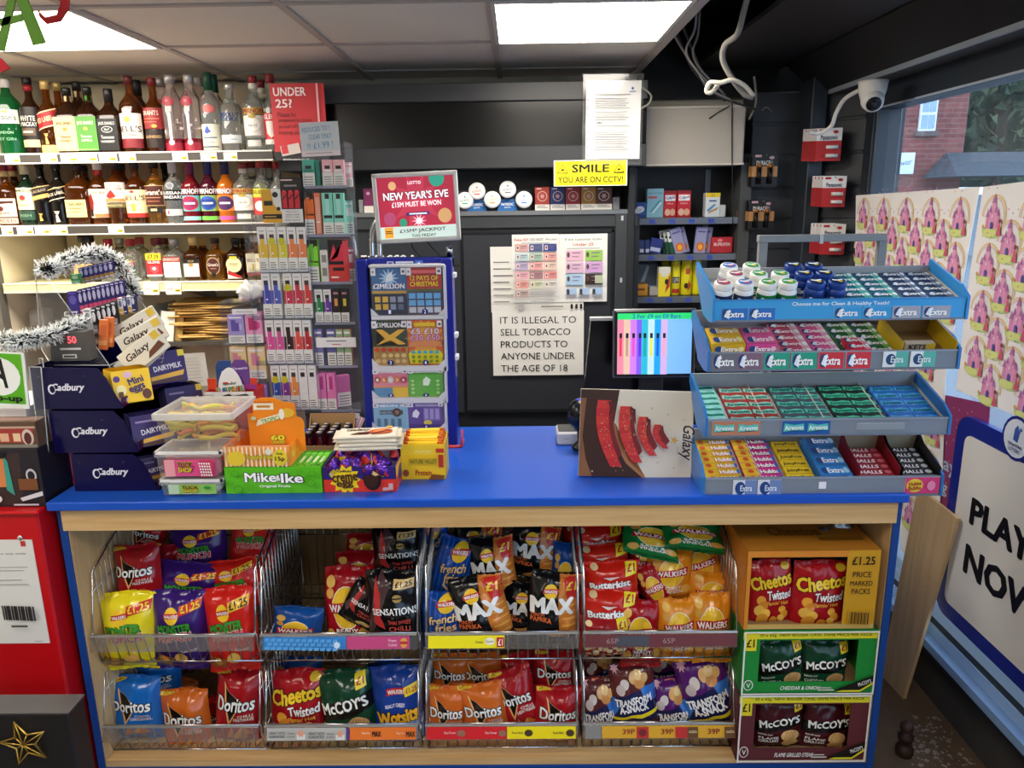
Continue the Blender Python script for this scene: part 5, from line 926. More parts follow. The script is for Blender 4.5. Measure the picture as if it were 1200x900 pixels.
# lottery screen on chrome tube
lo = thing('lottery_screen', 'tilted white framed lottery screen above the blue dispenser', 'screen', at(488.5, 243, 2.48), (0, -.035, .06))
W = 99/FPX*(at(488, 243, 2.48)-CAM).dot(FF); H = 80/FPX*(at(488, 243, 2.48)-CAM).dot(FF)
q = MB(); q.box(-W/2, W/2, .004, .03, -H/2, H/2, mat('#d4d2ce', .35), .004); q.build('casing', lo)
f = MB()
for (a, b, c, d) in ((-W/2, W/2, H/2-.014, H/2), (-W/2, W/2, -H/2, -H/2+.014), (-W/2, -W/2+.014, -H/2, H/2), (W/2-.014, W/2, -H/2, H/2)): f.box(a, b, -.008, .008, c, d, mat('#d9d7d3', .3, .3), .003)
f.build('frame', lo)
def em(h, s=.9): return mat(h, .4, 0, 0, s*.5)
EW = em('#f2eef0'); q = MB(); q.box(-W/2+.012, W/2-.012, 0, .004, -H/2+.012, H/2-.012, BLACK)
sc = [('r', 0, 0, 1, 1, em('#c0304a', .55)), ('s', .5, .6, .36, .5, 10, em('#cf4058', .55)), ('e', .78, .95, .1, .13, em('#2f9a80')), ('e', .2, .86, .05, .07, em('#d8a878')), ('e', .14, .33, .08, .11, em('#a8486c')), ('e', .31, .26, .05, .07, em('#2f9070')), ('e', .86, .35, .09, .12, em('#c89a66')), ('r', 0, 0, 1, .2, em('#cfe2d8', .7)), ('r', .06, .02, .17, .19, em('#e29a30')), ('r', .07, .12, .15, .135, em('#40301a')), ('r', .07, .09, .16, .105, em('#40301a')), ('t', 'LOTTO', .49, .9, .17, .05, EW, 0, .03), ('t', "NEW YEAR'S EVE", .5, .7, .84, .12, EW, 1, .04, em('#6a2848', .3)), ('t', '£15M MUST BE WON', .5, .56, .64, .08, EW, 1, .03), ('p', [(.36, .37), (.66, .38), (.66, .43), (.36, .42)], em('#3a3070')), ('r', .4, .39, .63, .41, EW), ('s', .52, .28, .1, .35, 10, em('#e8b8c8')), ('p', [(.48, .24), (.55, .25), (.56, .31), (.5, .34)], em('#f4eef4')), ('t', '£15M* JACKPOT', .56, .125, .6, .075, em('#1e2a30', .3), 1, .02), ('t', 'THIS FRIDAY', .57, .045, .32, .05, em('#1e2a30', .3), 1, .015)]
q.dec(front(0), W-.026, H-.026, sc); q.build('display', lo)
q = MB(); b0 = Vector(lo.location)
for dx in (0, .022):
    P = smoothpath([at(436+dx*400, 302, 2.53)-b0, at(436+dx*400, 280, 2.53)-b0, at(438+dx*400, 266, 2.53)-b0, at(445+dx*300, 255, 2.52)-b0, at(455+dx*300, 252, 2.515)-b0], 5); q.tube(P, .009, CHROME, 10)
q.tube([at(432+9, 304, 2.53)-b0, (at(436+9, 500, 2.53)-b0)], .009, CHROME, 10); q.build('chrome_arm', lo)
q = MB(); q.tube([at(525.5, 303, 2.5)-b0, at(525.5, 288, 2.5)-b0], .011, CHROME, 12); q.build('chrome_post', lo)
q = MB(); q.tube(smoothpath([at(481, 284, 2.5)-b0, at(484, 292, 2.52)-b0, at(492, 300, 2.53)-b0], 5), .002, BLACK); q.tube(smoothpath([at(498, 282, 2.5)-b0, at(507, 292, 2.52)-b0, at(518, 303, 2.53)-b0], 5), .002, BLACK); q.build('wire', lo)

# ================================================================= TILL: monitor, customer display, scanner, card reader
ps = thing('customer_display', 'black touchscreen on a stand showing rows of coloured vapes', 'screen', (xat(766, 2.46, 1.2), 2.46, CT))
bz = ps.location; W = xat(815, 2.45, 1.3)-xat(718, 2.45, 1.3); zl, zh = zat(443, .43, 2.45)-CT, zat(363, .43, 2.45)-CT; H = zh-zl
X = Matrix.Translation((0, 0, (zl+zh)/2)) @ Matrix.Rotation(-.06, 4, 'X')
q = MB(); q.box(-W/2, W/2, 0, .035, -H/2, H/2, mat('#141416', .3), .008, X); q.box(-W/2-.001, W/2+.001, .004, .012, -H/2-.001, H/2+.001, mat('#6a6c70', .3, .6), .006, X); q.build('casing', ps)
BC = ['#e0849a', '#d8b8a0', '#c878d8', '#7a5ae0', '#28b0c8', '#b8d8dc', '#1e9ae8', '#c8a8d8']
DC = ['#d83a4a', '#b09070', '#d84ac0', '#5a2ad0', '#1a9a98', '#d8d83a', '#1a5ad0', '#e09ab8']
it = [('r', 0, 0, 1, 1, em('#7ab4e8', 1)), ('r', 0, .9, 1, 1, em('#2ad070', 1)), ('t', '2 For £9 on Elf Bars', .52, .95, .64, .065, em('#1a4ab8', 1), 0, .02)]
for i in range(8): a = .085*i-.02*(i > 3); it += [('r', a, 0, a+.085, .9, em(BC[i], 1)), ('r', a+.028, .3, a+.06, .62, em(DC[i], 1)), ('r', a+.026, .6, a+.062, .68, em('#20202a', .2))]
q = MB(); q.dec(front(-.0005), W-.026, H-.026, it, None, X); q.build('display', ps)
q = MB(); q.box(-.04, .04, .035, .06, .012, (zl+zh)/2, mat('#17181a', .4), .004); q.box(-.09, .09, -.03, .085, 0, .012, mat('#17181a', .4), .004); q.build('stand', ps)
mo = thing('till_monitor', 'black till monitor seen from behind left of the customer display', 'monitor', (xat(725, 2.6, 1.2), 2.585, CT))
xm0, xm1 = xat(688, 2.58, 1.2)-mo.location.x, xat(800, 2.58, 1.2)-mo.location.x; zm0, zm1 = zat(470, .3, 2.58)-CT, zat(376, .3, 2.58)-CT
q = MB(); q.prism([(xm0-.012, zm0), (xm1, zm0), (xm1, zm1), (xm0+.012, zm1)], 0, .03, mat('#0b0c12', .2), 'y'); q.build('casing', mo)
q = MB(); q.box(xm0+.01, xm0+.09, -.002, .03, zm1, zm1+.01, mat('#bfc0c2', .35)); q.build('top_edge', mo)
q = MB(); q.box(-.05, .05, .03, .06, .01, zm0+.15, BLACK); q.box(-.12, .12, -.02, .04, 0, .014, BLACK, .004); q.build('stand', mo)
scn = thing('barcode_scanner', 'black round topped barcode scanner behind the calendar box', 'scanner', (xat(681, 2.36, 1.1), 2.36, CT))
k = (Vector((.2, 2.36, 1.1))-CAM).dot(FF)/FPX
q = MB(); q.lathe([(9*k, 0), (11*k, .006), (10*k, .012), (4*k, .03), (5*k, 28*k)], mat('#111216', .3), 20); q.build('stand', scn)
q = MB(); q.lathe([(.1*k, 24*k), (9*k, 26*k), (15*k, 36*k), (16*k, 46*k), (13*k, 56*k), (7*k, 61*k), (.1*k, 62*k)], mat('#0f1014', .25), 24); q.build('head', scn)
q = MB(); q.lathe([(.1, 0), (8, 0), (9, 2), (.1, 2.2)] and [(.1*k, 0), (8*k, 0), (8.5*k, 1.5*k), (.1*k, 2*k)], mat('#2a2c34', .15), 18, 0, True, Matrix.Translation((-9*k, -10*k, 44*k)) @ Matrix.Rotation(1.2, 4, 'X') @ Matrix.Rotation(-.6, 4, 'Y')); q.build('window', scn)
q = MB(); q.lathe([(.1*k, 62.2*k), (6*k, 61.6*k), (6.5*k, 61*k)], mat('#3a48d0', .2), 16); q.build('indicator', scn)
cr = thing('card_reader', 'small white card reader on the blue worktop left of the calendar box', 'card reader', (xat(664, 2.40, .98), 2.40, CT))
q = MB(); q.box(-.032, .045, 0, .10, .0, .045, mat('#c8ccd2', .35), .006); q.build('body', cr)
q = MB(); q.box(-.026, .04, .01, .09, .0452, .047, mat('#1e2226', .15)); q.dec(front(-.0006, .024), .05, .012, [('r', .3, .35, .7, .65, '#aab0b8')]); q.build('keypad', cr)
# calendar
c0, c1 = atz(677, 557, CT), atz(811, 562, CT)
yc = (c0.y+c1.y)/2; W = c1.x-c0.x
a = at(678, 458, yc+.03); H = (a.z-CT)*1.0
X_ = Matrix.Rotation(-.18, 4, 'X') if False else None
gal = [('r', 0, 0, 1, 1, '#e2d9c6'), ('p', [(0, 0), (.6, 0), (.48, .16), (.36, .34), (.3, .62), (.34, 1), (0, 1)], '#3a1d12'), ('p', [(.6, 0), (.57, 0), (.42, .16), (.33, .36), (.29, .62), (.31, .62), (.355, .37), (.45, .18)], '#b0764a'), ('p', [(0, .0), (.12, 0), (.06, .2), (.02, .5), (.05, .9), (.0, .9)], '#8a5a36')]
def ribbon(x0, yt, yb, w, sh): # a curved red ribbon band
    P = []; Q = []
    for i in range(9):
        t = i/8; y = yt+(yb-yt)*t; x = x0+sh*t**1.6-.035*math.sin(PI*t); P.append((x, y)); Q.append((x+w*(1-.15*t), y+.015*math.sin(t*3)))
    o = []
    for i in range(8): o.append(('p', [P[i], P[i+1], Q[i+1], Q[i]], '#c4282c' if i % 2 else '#d03430'))
    o.append(('p', [(x0+w*.75, yt), (x0+w*1.25, yt-.03), (x0+w*1.3, yt-.2), (x0+w*1.0, yt-.15)], '#5a1418'))
    for i in range(3, 8): o.append(('p', [Q[i-1], Q[i], (Q[i][0]+.03, Q[i][1]+.05), (Q[i-1][0]+.03, Q[i-1][1]+.06)], '#7a1a1e'))
    return o
gal += ribbon(.15, .88, .12, .12, .13)+ribbon(.35, .82, .18, .105, .12)+ribbon(.515, .71, .27, .08, .1)+ribbon(.65, .63, .36, .06, .08)
random.seed(5)
for i in range(90): t = random.random(); k = random.choice([(.15, .88, .12, .12, .13), (.35, .82, .18, .105, .12), (.515, .71, .27, .08, .1)]); x = k[0]+k[4]*t**1.6-.035*math.sin(PI*t)+random.uniform(.15, .8)*k[3]; y = k[1]+(k[2]-k[1])*t; gal.append(('e', x, y, .0035, .0045, '#e8b468'))
gal += [('s', .795, .49, .04, .4, 5, '#c99a3c'), ('t', 'Galaxy', .9, .47, .38*H/W, .13*W/H, '#2a1a16', -90, .02, None, .25), ('t', 'ADVENT CALENDAR', .825, .38, .1*H/W, .02, '#b09a7a', -90)]
for i in range(12): gal.append(('t', str(3+2*i), .1+.07*((i*5) % 12), .12+.06*((i*7) % 13), .018, .018, '#d9cbb4' if (.1+.07*((i*5) % 12)) < .5 else '#6a5a50'))
m_ = MB(); m_.box(-W/2, W/2, 0, .014, 0, H, '#d9d1c0', .001); m_.dec(front(0, H/2), W, H, gal)
o = m_.build('advent_calendar', None, ((c0.x+c1.x)/2, yc, CT+.0005), (-.14, .035, -.02)); tag(o, 'white and brown chocolate advent calendar on its side with red ribbons', 'calendar')
# ================================================================= COUNTER GOODS, LEFT HALF
def openbox(name, label, cat, x, y, z, W, D, hf, hb, t=.003, outside=CARD, inside=CARDI, fr=(), rt=(), hs=None, rz=0, group=None, backprint=()):
    # display carton: low front, tall back, sloping sides
    o = thing(name, label, cat, (x, y, z), rz, group); hs = hs or hf
    b = MB(); b.box(-W/2, W/2, 0, D, 0, t, inside); b.box(-W/2, W/2, 0, t, 0, hf, outside); b.dec(front(0, hf/2), W, hf, fr); b.build('front_panel', o)
    b = MB(); b.box(-W/2, W/2, D-t, D, 0, hb, inside); b.dec(front(D-t, hb/2), W, hb, backprint); b.build('back_panel', o)
    for s in (-1, 1):
        b = MB(); X = s*W/2; b.prism([(0, 0), (D, 0), (D, hb), (D*.7, hs+(hb-hs)*.25), (0, hs)], X-(t if s > 0 else 0), X+(0 if s > 0 else t), outside, 'x')
        if s > 0 and rt: b.dec(side_r(W/2, D/2, hf/2), D, hf, rt)
        b.build('side_panel', o)
    return o
YT = 1.985
def tub(u0, u1, vb, vt, y, z, col, label, lab, d, fill=None):
    x0, x1 = xat(u0, y, z), xat(u1, y, z); W = x1-x0; xm = (x0+x1)/2; H = zat(vt, xm, y)-z
    o = thing('sweet_tub', label, 'tub', (xm, y, z), 0, None); CL = clear('#f6f4f0', .10, .1, 'tub_plastic')
    b = MB(); k = .05*W
    V = [(-W/2+k, k, 0), (W/2-k, k, 0), (W/2-k, d-k, 0), (-W/2+k, d-k, 0), (-W/2+.006, .006, H-.012), (W/2-.006, .006, H-.012), (W/2-.006, d-.006, H-.012), (-W/2+.006, d-.006, H-.012)]
    b.add(V, [(0, 1, 2, 3), (0, 1, 5, 4), (1, 2, 6, 5), (2, 3, 7, 6), (3, 0, 4, 7)], CL); b.build('container', o)
    b = MB(); b.box(-W/2, W/2, 0, d, H-.014, H, clear('#ffffff', .22, .15, 'lid_plastic'), .004); b.box(-W/2+.015, W/2-.015, .015, d-.015, H-.001, H+.002, clear('#ffffff', .12, .15, 'lid_top')); 
    for (a, b_, c, e) in ((-W/2, W/2, 0, .006), (-W/2, W/2, d-.006, d), (-W/2, -W/2+.006, 0, d), (W/2-.006, W/2, 0, d)): b.box(a, b_, c, e, H-.004, H+.003, mat('#e6e4e2', .35))
    b.build('lid', o)
    if lab:
        b = MB(); Hl = H*.62; b.box(-W/2+.025, W/2-.02, k*.4-.001, k*.4, H*.12, H*.12+Hl, lab[0]); b.dec(front(k*.4-.0015, H*.12+Hl/2, .0025), W-.05, Hl, lab[1]); b.build('label', o)
    b = MB(); b.box(-W/2+k+.004, W/2-k-.004, k+.004, d-k-.004, .002, H*(fill or .72), col, .012); b.build('sweets', o)
    return o, H, W
tg, h1, w1 = tub(187, 262, 590, 563.5, YT, CT+.0005, mat('#c9d8c9', .5, noise=.3, scale=90), 'lowest small clear tub with green sweet label at the counter edge', ('#8cc25a', [('r', 0, 0, .22, 1, '#b9d0b0'), T('TUCK', .47, .72, .36, .34, '#3a2a1a', 0, .04, '#e9d23a'), T('SHOP', .47, .4, .32, .34, '#e9d23a', 0, .04, '#5a2a1a'), ('e', .85, .72, .08, .16, '#2f8a3a'), T('Foamy Mushrooms', .62, .1, .6, .12, '#f0f4e8')]), .125)
z2 = CT+.0005+h1+.004
tp, h2, w2 = tub(183, 262, 564, 531, YT-.002, z2, mat('#d0647e', .5, noise=.3, scale=90), 'small clear tub with a pink sweet label between two other tubs', ('#e0508c', [('r', 0, 0, .2, 1, '#e9a0a8'), T('TUCK', .42, .72, .3, .3, '#3a2a1a', 0, .04, '#e9d23a'), T('SHOP', .42, .42, .28, .3, '#e9d23a', 0, .04, '#5a2a1a'), ('r', .72, 0, 1, 1, '#c8385e')]+[('e', .75+.05*(k % 5), .12+.19*(k//5), .018, .06, '#f6eef0') for k in range(25)]+[('e', .62, .7, .05, .1, '#b83068')]), .125)
z3 = z2+h2+.004
x0, x1 = xat(190, YT, z3), xat(272, YT, z3); xm = (x0+x1)/2; Wb = x1-x0; H3 = zat(487, xm, YT)-z3
tb = thing('sweet_tub', 'large clear tub of yellow and orange sweet belts on top of two small tubs', 'tub', (xm, YT, z3))
CL = clear('#f8f6f2', .08, .08, 'tub_plastic'); D3 = .17; k = .012
b = MB(); b.add([(-Wb/2+k, k, 0), (Wb/2-k, k, 0), (Wb/2-k, D3-k, 0), (-Wb/2+k, D3-k, 0), (-Wb/2-.006, -.004, H3), (Wb/2+.008, -.004, H3), (Wb/2+.008, D3+.004, H3), (-Wb/2-.006, D3+.004, H3)], [(0, 1, 2, 3), (0, 1, 5, 4), (1, 2, 6, 5), (2, 3, 7, 6), (3, 0, 4, 7)], CL); b.build('container', tb)
b = MB(); b.box(-Wb/2-.012, Wb/2+.014, -.01, D3+.01, H3-.006, H3+.004, clear('#ffffff', .12, .12, 'lid_plastic'), .003)
for (a_, b_, c, e) in ((-Wb/2-.013, Wb/2+.015, -.011, -.004), (-Wb/2-.013, Wb/2+.015, D3+.004, D3+.011), (-Wb/2-.013, -Wb/2-.006, -.011, D3+.01), (Wb/2+.008, Wb/2+.015, -.011, D3+.01)): b.box(a_, b_, c, e, H3-.012, H3+.008, clear('#f4f2ee', .45, .2, 'lid_rim'), .002)
b.build('lid', tb)
random.seed(11)
for i in range(15):
    b = MB(); z = .012+.0058*i; y0 = random.uniform(.03, D3-.05); c = ['#e8cc4e', '#e9a24a', '#d8d06a', '#e0825a', '#efdc78', '#c9b83a'][i % 6]; P = []
    for j in range(26):
        t = j/25; x = -Wb*.42+Wb*.84*t; loop = .02*math.sin(t*PI*3+i*1.7)
        P.append((x+.012*math.sin(t*9+i), y0+.015*math.sin(t*7+i)+loop*.6, z+abs(loop)*.45+.004*math.sin(t*11+i)))
    V = []; F = []
    for (x, y, z_) in P: V += [(x, y-.003, z_+.009), (x, y, z_-.004), (x, y+.004, z_-.003), (x, y+.001, z_+.0095)]
    for j in range(25): F += [(4*j+a, 4*j+(a+1) % 4, 4*j+4+(a+1) % 4, 4*j+4+a) for a in range(4)]
    b.add(V, F, mat(c, .6), True); o = b.build('sweet_belt', None, (xm, YT, z3+.001)); tag(o, ['yellow', 'orange', 'pale lime', 'coral', 'cream yellow', 'olive yellow'][i % 6]+f' sweet belt, {ORD[i]} layer from the bottom', 'sweet', 'sweet belts in the large tub')
# green box of fruit sweets
YM = 2.0; mx0, mx1 = xat(264, YM, 1.0), xat(377, YM, 1.0); W = mx1-mx0; xm = (mx0+mx1)/2; H = zat(547.5, xm, YM)-CT
GRN = mat('#58b81e', .45)
fr = [R0('#5cbc22'), T('Mike', .37, .62, .32, .34, '#ffffff', 0, .04, '#2a3a1a'), T('&', .555, .6, .045, .2, '#ffffff', 0, .03, '#2a3a1a'), T('Ike', .7, .6, .22, .34, '#ffffff', 0, .04, '#2a3a1a'), T('Original Fruits', .52, .3, .32, .13, '#f4f8e8', 0, .03), T('24 x 141g', .88, .12, .14, .05, '#2f6a14', 0, 0)]
for (x, y, r) in ((.12, .8, .04), (.14, .22, .045), (.92, .8, .04), (.9, .45, .045), (.28, .3, .035), (.7, .2, .03), (.08, .5, .03), (.8, .9, .03)): fr += [('e', x, y, r, r*2.6, '#489c18'), ('e', x, y, r*.8, r*2.1, '#5cbc22'), ('r', x-r*.5, y-.01, x+r*.5, y+.01, '#489c18')]
gb = openbox('sweet_carton', 'bright green carton of fruit sweets at the counter edge', 'carton', xm, YM, CT+.0005, W, .15, H, H*.96, .003, GRN, GRN, fr, [R0('#4fa81c'), T('Mike & Ike', .5, .5, .7, .25, '#ffffff', 0, .03)])
for i in range(6):
    o = MB(); w_ = .0175; o.box(-w_/2, w_/2, 0, .13, 0, .06, GRN, .001); o.dec(back_top(.06, .065), w_, .13, [('r', .08, 0, .92, 1, '#66c82e'), ('r', .3, .3, .7, .7, '#e9f4d8'), ('r', .3, .05, .7, .15, '#3a8a14')]); q = o.build('sweet_box', None, (xm+W/2-.013-.019*i, YM+.008, CT+.014))
    tag(q, f'narrow green sweet box, {ORD[i]} from the right inside the green carton', 'sweet box', 'green boxes in the carton')
# orange carton with header card, standing on the green carton
OR = mat('#f08a1e', .45); ox0, ox1 = xat(263, YM+.004, 1.05), xat(341, YM+.004, 1.05); W = ox1-ox0; xm = (ox0+ox1)/2; zo = CT+H+.002; Ho = zat(524, xm, YM)-zo
st = [R0('#f2a24a')]+[('r', .02+.065*i, 0, .045+.065*i, 1, '#fbe6c8') for i in range(15)]+[('e', .2, .45, .14, .38, '#e9c83a'), T('Tropical Vibes', .56, .5, .42, .28, '#f0d83a', 0, .04, '#6a7a1e'), ('e', .86, .5, .11, .42, '#e9d23a'), T('Only', .86, .68, .1, .16, '#3a2a14', 0, .02), T('15p', .86, .42, .14, .26, '#3a2a14', 0, .03), ('e', .7, .8, .05, .16, '#e8e0c8')]
oc = openbox('sweet_carton', 'orange sweet carton with tall header card standing on the green carton', 'carton', xm, YM+.004, zo, W, .13, Ho, Ho*1.15, .003, OR, mat('#d8741a', .5), st, [R0('#f0922a')]+[('s', .2+.3*i, .5, .1, .5, 7, '#e9c83a') for i in range(3)])
hy = YM+.075; hx0, hx1 = xat(291, hy, 1.15), xat(356, hy, 1.15); Wh = hx1-hx0; Hh = zat(466, xm, hy)-zo-.02; cxh = (hx0+hx1)/2-xm
b = MB(); b.prism([(cxh+a*Wh/2, .02+c*Hh) for (a, c) in ((-1, 0), (1, 0), (1, .55), (.9, .62), (.75, .64), (.72, .9), (.3, .92), (.12, .97), (-.1, 1), (-.5, 1), (-.72, .96), (-.8, .85), (-.8, .72), (-1, .7))], .069, .072, OR)
b.dec(front(.069, .02+Hh/2, cxh), Wh, Hh, [('p', [(.12, .78), (.48, .78), (.48, .9), (.12, .9)], '#f4ead0'), ('r', .18, .82, .42, .86, '#c8862a'), ('p', [(.14, .48), (.72, .66), (.76, .76), (.18, .6)], '#f4e9c8'), T('TROPICAL', .45, .61, .42, .08, '#6a9a2e', 14, .03), ('e', .72, .72, .13, .09, '#e9b83a'), ('e', .62, .7, .05, .1, '#f6efdc'), ('e', .5, .3, .001, .001, '#f08a1e'), T('60', .52, .27, .24, .09, '#e9e23a', 0, .04, '#8a7a1e'), T('CANDIES', .52, .19, .24, .05, '#e9e23a', 0, .03, '#8a7a1e'), T('0.52kg  60 x 8.7g', .5, .1, .5, .02, '#5a3a14'), ('e', .12, .64, .05, .035, '#d9d6a8'), T('Swizzels', .32, .94, .3, .03, '#b8302a', 0, .01)])
b.build('header_card', oc)
b = MB(); b.box(-W/2+.01, W/2-.004, .01, .065, .004, Ho*.72, mat('#e9e2d4', .5, noise=.15, scale=60), .006); b.build('wrapped_sweets', oc)
# red surprise egg carton behind
YK = 2.28; zk = CT+.0005; x0, x1 = xat(243, YK, 1.1), xat(300, YK, 1.1); W = x1-x0; xm = (x0+x1)/2; Hk = zat(459, xm, YK)-zk
RD = mat('#cf241c', .45)
kc = openbox('egg_carton', 'red chocolate surprise egg carton with white egg header behind the sweet tubs', 'carton', xm, YK, zk, W, .1, Hk, Hk, .003, RD, RD, [R0('#d2261e'), ('p', [(0, .88), (.15, .96), (.3, .9), (.5, .97), (.7, .9), (.85, .97), (1, .9), (1, 1), (0, 1)], '#e9e6e2'), T('KINDER', .18, .78, .22, .05, '#e9dfe6', 0, .02), T('SURPRISE', .78, .8, .24, .05, '#e9dfe6', 0, .02)])
b = MB(); zt2 = zat(425, xm, YK)-zk; zt3 = zat(443, xm, YK)-zk
b.prism([(-W*.3, Hk), (W*.02, Hk), (W*.02, zt2), (-W*.24, zt2), (-W*.3, zt2-.02)], .03, .033, mat('#2e4a86', .45)); b.prism([(W*.03, Hk), (W*.38, Hk), (W*.38, zt2-.02), (W*.3, zt2+.002), (W*.1, zt2+.002), (W*.03, zt2-.01)], .03, .033, mat('#6a3f8a', .45))
b.box(-W*.5, -W*.32, .03, .033, Hk, Hk+.035, mat('#e04a2a', .45)); b.box(W*.38, W*.52, .03, .033, Hk, Hk+.035, mat('#d8402a', .45)); b.box(W*.2, W*.5, .028, .03, Hk, Hk+.015, mat('#a03a8a', .45))
b.dec(front(.03, Hk+.04, -W*.13), .05, .05, [T('A', .4, .7, .35, .35, '#e6ecf4', 0, .03), ('r', .1, .1, .8, .3, '#7aa0d0')]); b.dec(front(.03, Hk+.05, W*.2), .05, .05, [T('Dreams', .5, .85, .9, .16, '#efe6f4', 5, .03)])
V = [(.062*math.sin(a)*(.62+.12*math.cos(a)), Hk+.018-.052*math.cos(a)*(1 if math.cos(a) > 0 else 1.3)*.8) for a in [2*PI*i/24 for i in range(24)]]
b.prism([(x*.95, z) for (x, z) in V], .015, .02, mat('#f0eeea', .4)); b.dec(front(.015, Hk+.012), .1, .06, [T('Kinder', .5, .68, .42, .16, '#2a2a2a', 6, .02), ('r', .3, .67, .45, .75, '#c8342a'), T('SURPRISE', .5, .36, .86, .3, '#3a8a3a', 6, .05, '#f4f2ee'), ('e', .3, .34, .05, .1, '#2a6ac8'), ('e', .62, .38, .05, .1, '#e88a2a'), ('e', .78, .42, .05, .1, '#c83a3a')])
b.build('header_card', kc)
# carton of small drink bottles
YD = 2.27; zd = CT+.0005; x0, x1 = xat(353, YD, 1.0), xat(408, YD, 1.0); W = x1-x0; xm = (x0+x1)/2; D = .13
dc = openbox('drinks_carton', 'brown cardboard carton of small dark red drink bottles on the counter', 'carton', xm, YD, zd, W, D, .05, zat(484, xm, YD+D)-zd, .003, CARD, CARD)
pb = None
for r in range(4):
    for c in range(4):
        x = xm-W/2+.02+(W-.04)*c/3; y = YD+.018+(D-.036)*r/3; lab = f'dark red drink bottle, {ORD[r]} row and {ORD[c]} column in the brown carton'
        if pb is None:
            pb = thing('drink_bottle', lab, 'bottle', (x, y, zd+.004), 0, 'small drink bottles in the carton')
            b = MB(); b.lathe([(.012, 0), (.0145, .003), (.0145, .045), (.013, .055), (.009, .066), (.009, .078)], mat('#5c0f24', .08, 0, .3), 14); b.build('glass_body', pb)
            b = MB(); b.lathe([(.0115, .072), (.0115, .084), (.010, .086)], mat('#2a1418', .3), 14); b.lathe([(.0098, .0861), (.0001, .0872)], mat('#c9c4c4', .3, .4), 14); b.build('cap', pb)
            b = MB(); b.dec(cyl(.0148), .03, .028, [R0('#c2274a'), ('e', .5, .5, .3, .3, '#e8a0b0'), ('r', .1, .8, .9, .9, '#e9d6da')], .008, Matrix.Translation((0, 0, .026))); b.build('label', pb)
        else: dup(pb, (x, y, zd+.004), .3*math.sin(r*3+c), lab)
# creme egg carton, chocolate bars on it
YE = 2.005; ze = CT+.0005; x0, x1 = xat(379, YE, 1.0), xat(464, YE, 1.0); W = x1-x0; xm = (x0+x1)/2; He = zat(547, xm, YE)-ze; D = .17
ef = [('r', 0, 0, 1, .5, '#d8352a'), ('r', 0, .5, 1, 1, '#2e1f6e'), ('s', .3, .5, .22, .72, 11, '#f2d01e'), T('Cadbury', .3, .84, .2, .12, '#3a2050', 0, .03, '#e9c83a'), T('creme', .3, .57, .34, .26, '#4a2a1a', 5, .05), T('egg', .3, .3, .22, .26, '#4a2a1a', 5, .05), ('e', .68, .5, .12, .42, '#1e0f0a'), ('e', .67, .52, .095, .34, '#3a1f14'), ('p', [(.6, .78), (.7, .86), (.78, .7), (.72, .66), (.68, .74), (.62, .72)], '#e6c08a'), ('r', .9, .1, .96, .36, '#c9a8a8'), ('r', .82, .08, .9, .2, '#c9a8a8')]
ec = openbox('egg_carton', 'purple and red carton of chocolate eggs at the counter edge', 'carton', xm, YE, ze, W, D, He, He*1.05, .003, mat('#3a2a7a', .45), mat('#c9c4d4', .5), ef, [('r', 0, 0, 1, .55, '#d8402e'), ('r', 0, .55, 1, 1, '#e8a83a'), ('e', .4, .5, .2, .3, '#3a2a6a')])
pe = None; random.seed(21)
for r in range(4):
    for c in range(6):
        if r == 3 and c > 3: continue
        x = xm-W/2+.022+(W-.044)*c/5; y = YE+.022+(.12)*r/3+.004*random.uniform(-1, 1); z = ze+He-.02-.006*(r == 0); lab = f'foil wrapped chocolate egg, {ORD[r]} row from front, {ORD[c]} from left'
        if pe is None:
            b = MB(); prof = [(.0165*math.sin(PI*k/10)**.85*(1.0-.12*math.cos(PI*k/10)*-1) if 0 < k < 10 else .0003, .022*(1-math.cos(PI*k/10))) for k in range(11)]
            b.lathe(prof, mat('#5a2a9a', .22, .5), 16); S = lambda x, z, k: cyl(.0172)(x, z, k)
            b.dec(lambda x, z, k: (.0168*math.sin(x/.016), -.0172*math.cos(x/.016)*math.cos((z)/.03)-EPS*k, .022+z), .07, .03, [('p', [(0, 0), (.4, .2), (.3, .9), (0, .8)], '#c8332c'), ('p', [(.5, .1), (.8, .5), (.6, 1), (.45, .6)], '#e6c02e'), ('e', .5, .3, .08, .2, '#f0e6da'), ('p', [(.8, 0), (1, .2), (1, .9), (.85, .7)], '#c8332c')], .01)
            pe = b.build('chocolate_egg'); tag(pe, lab, 'chocolate egg', 'chocolate eggs in the carton'); pe.location = (x, y, z); pe.rotation_euler = (.5, .2, 0)
        else: dup(pe, (x, y, z), (random.uniform(-.9, .9), random.uniform(-.9, .9), random.uniform(0, 6)), lab)
bar = None
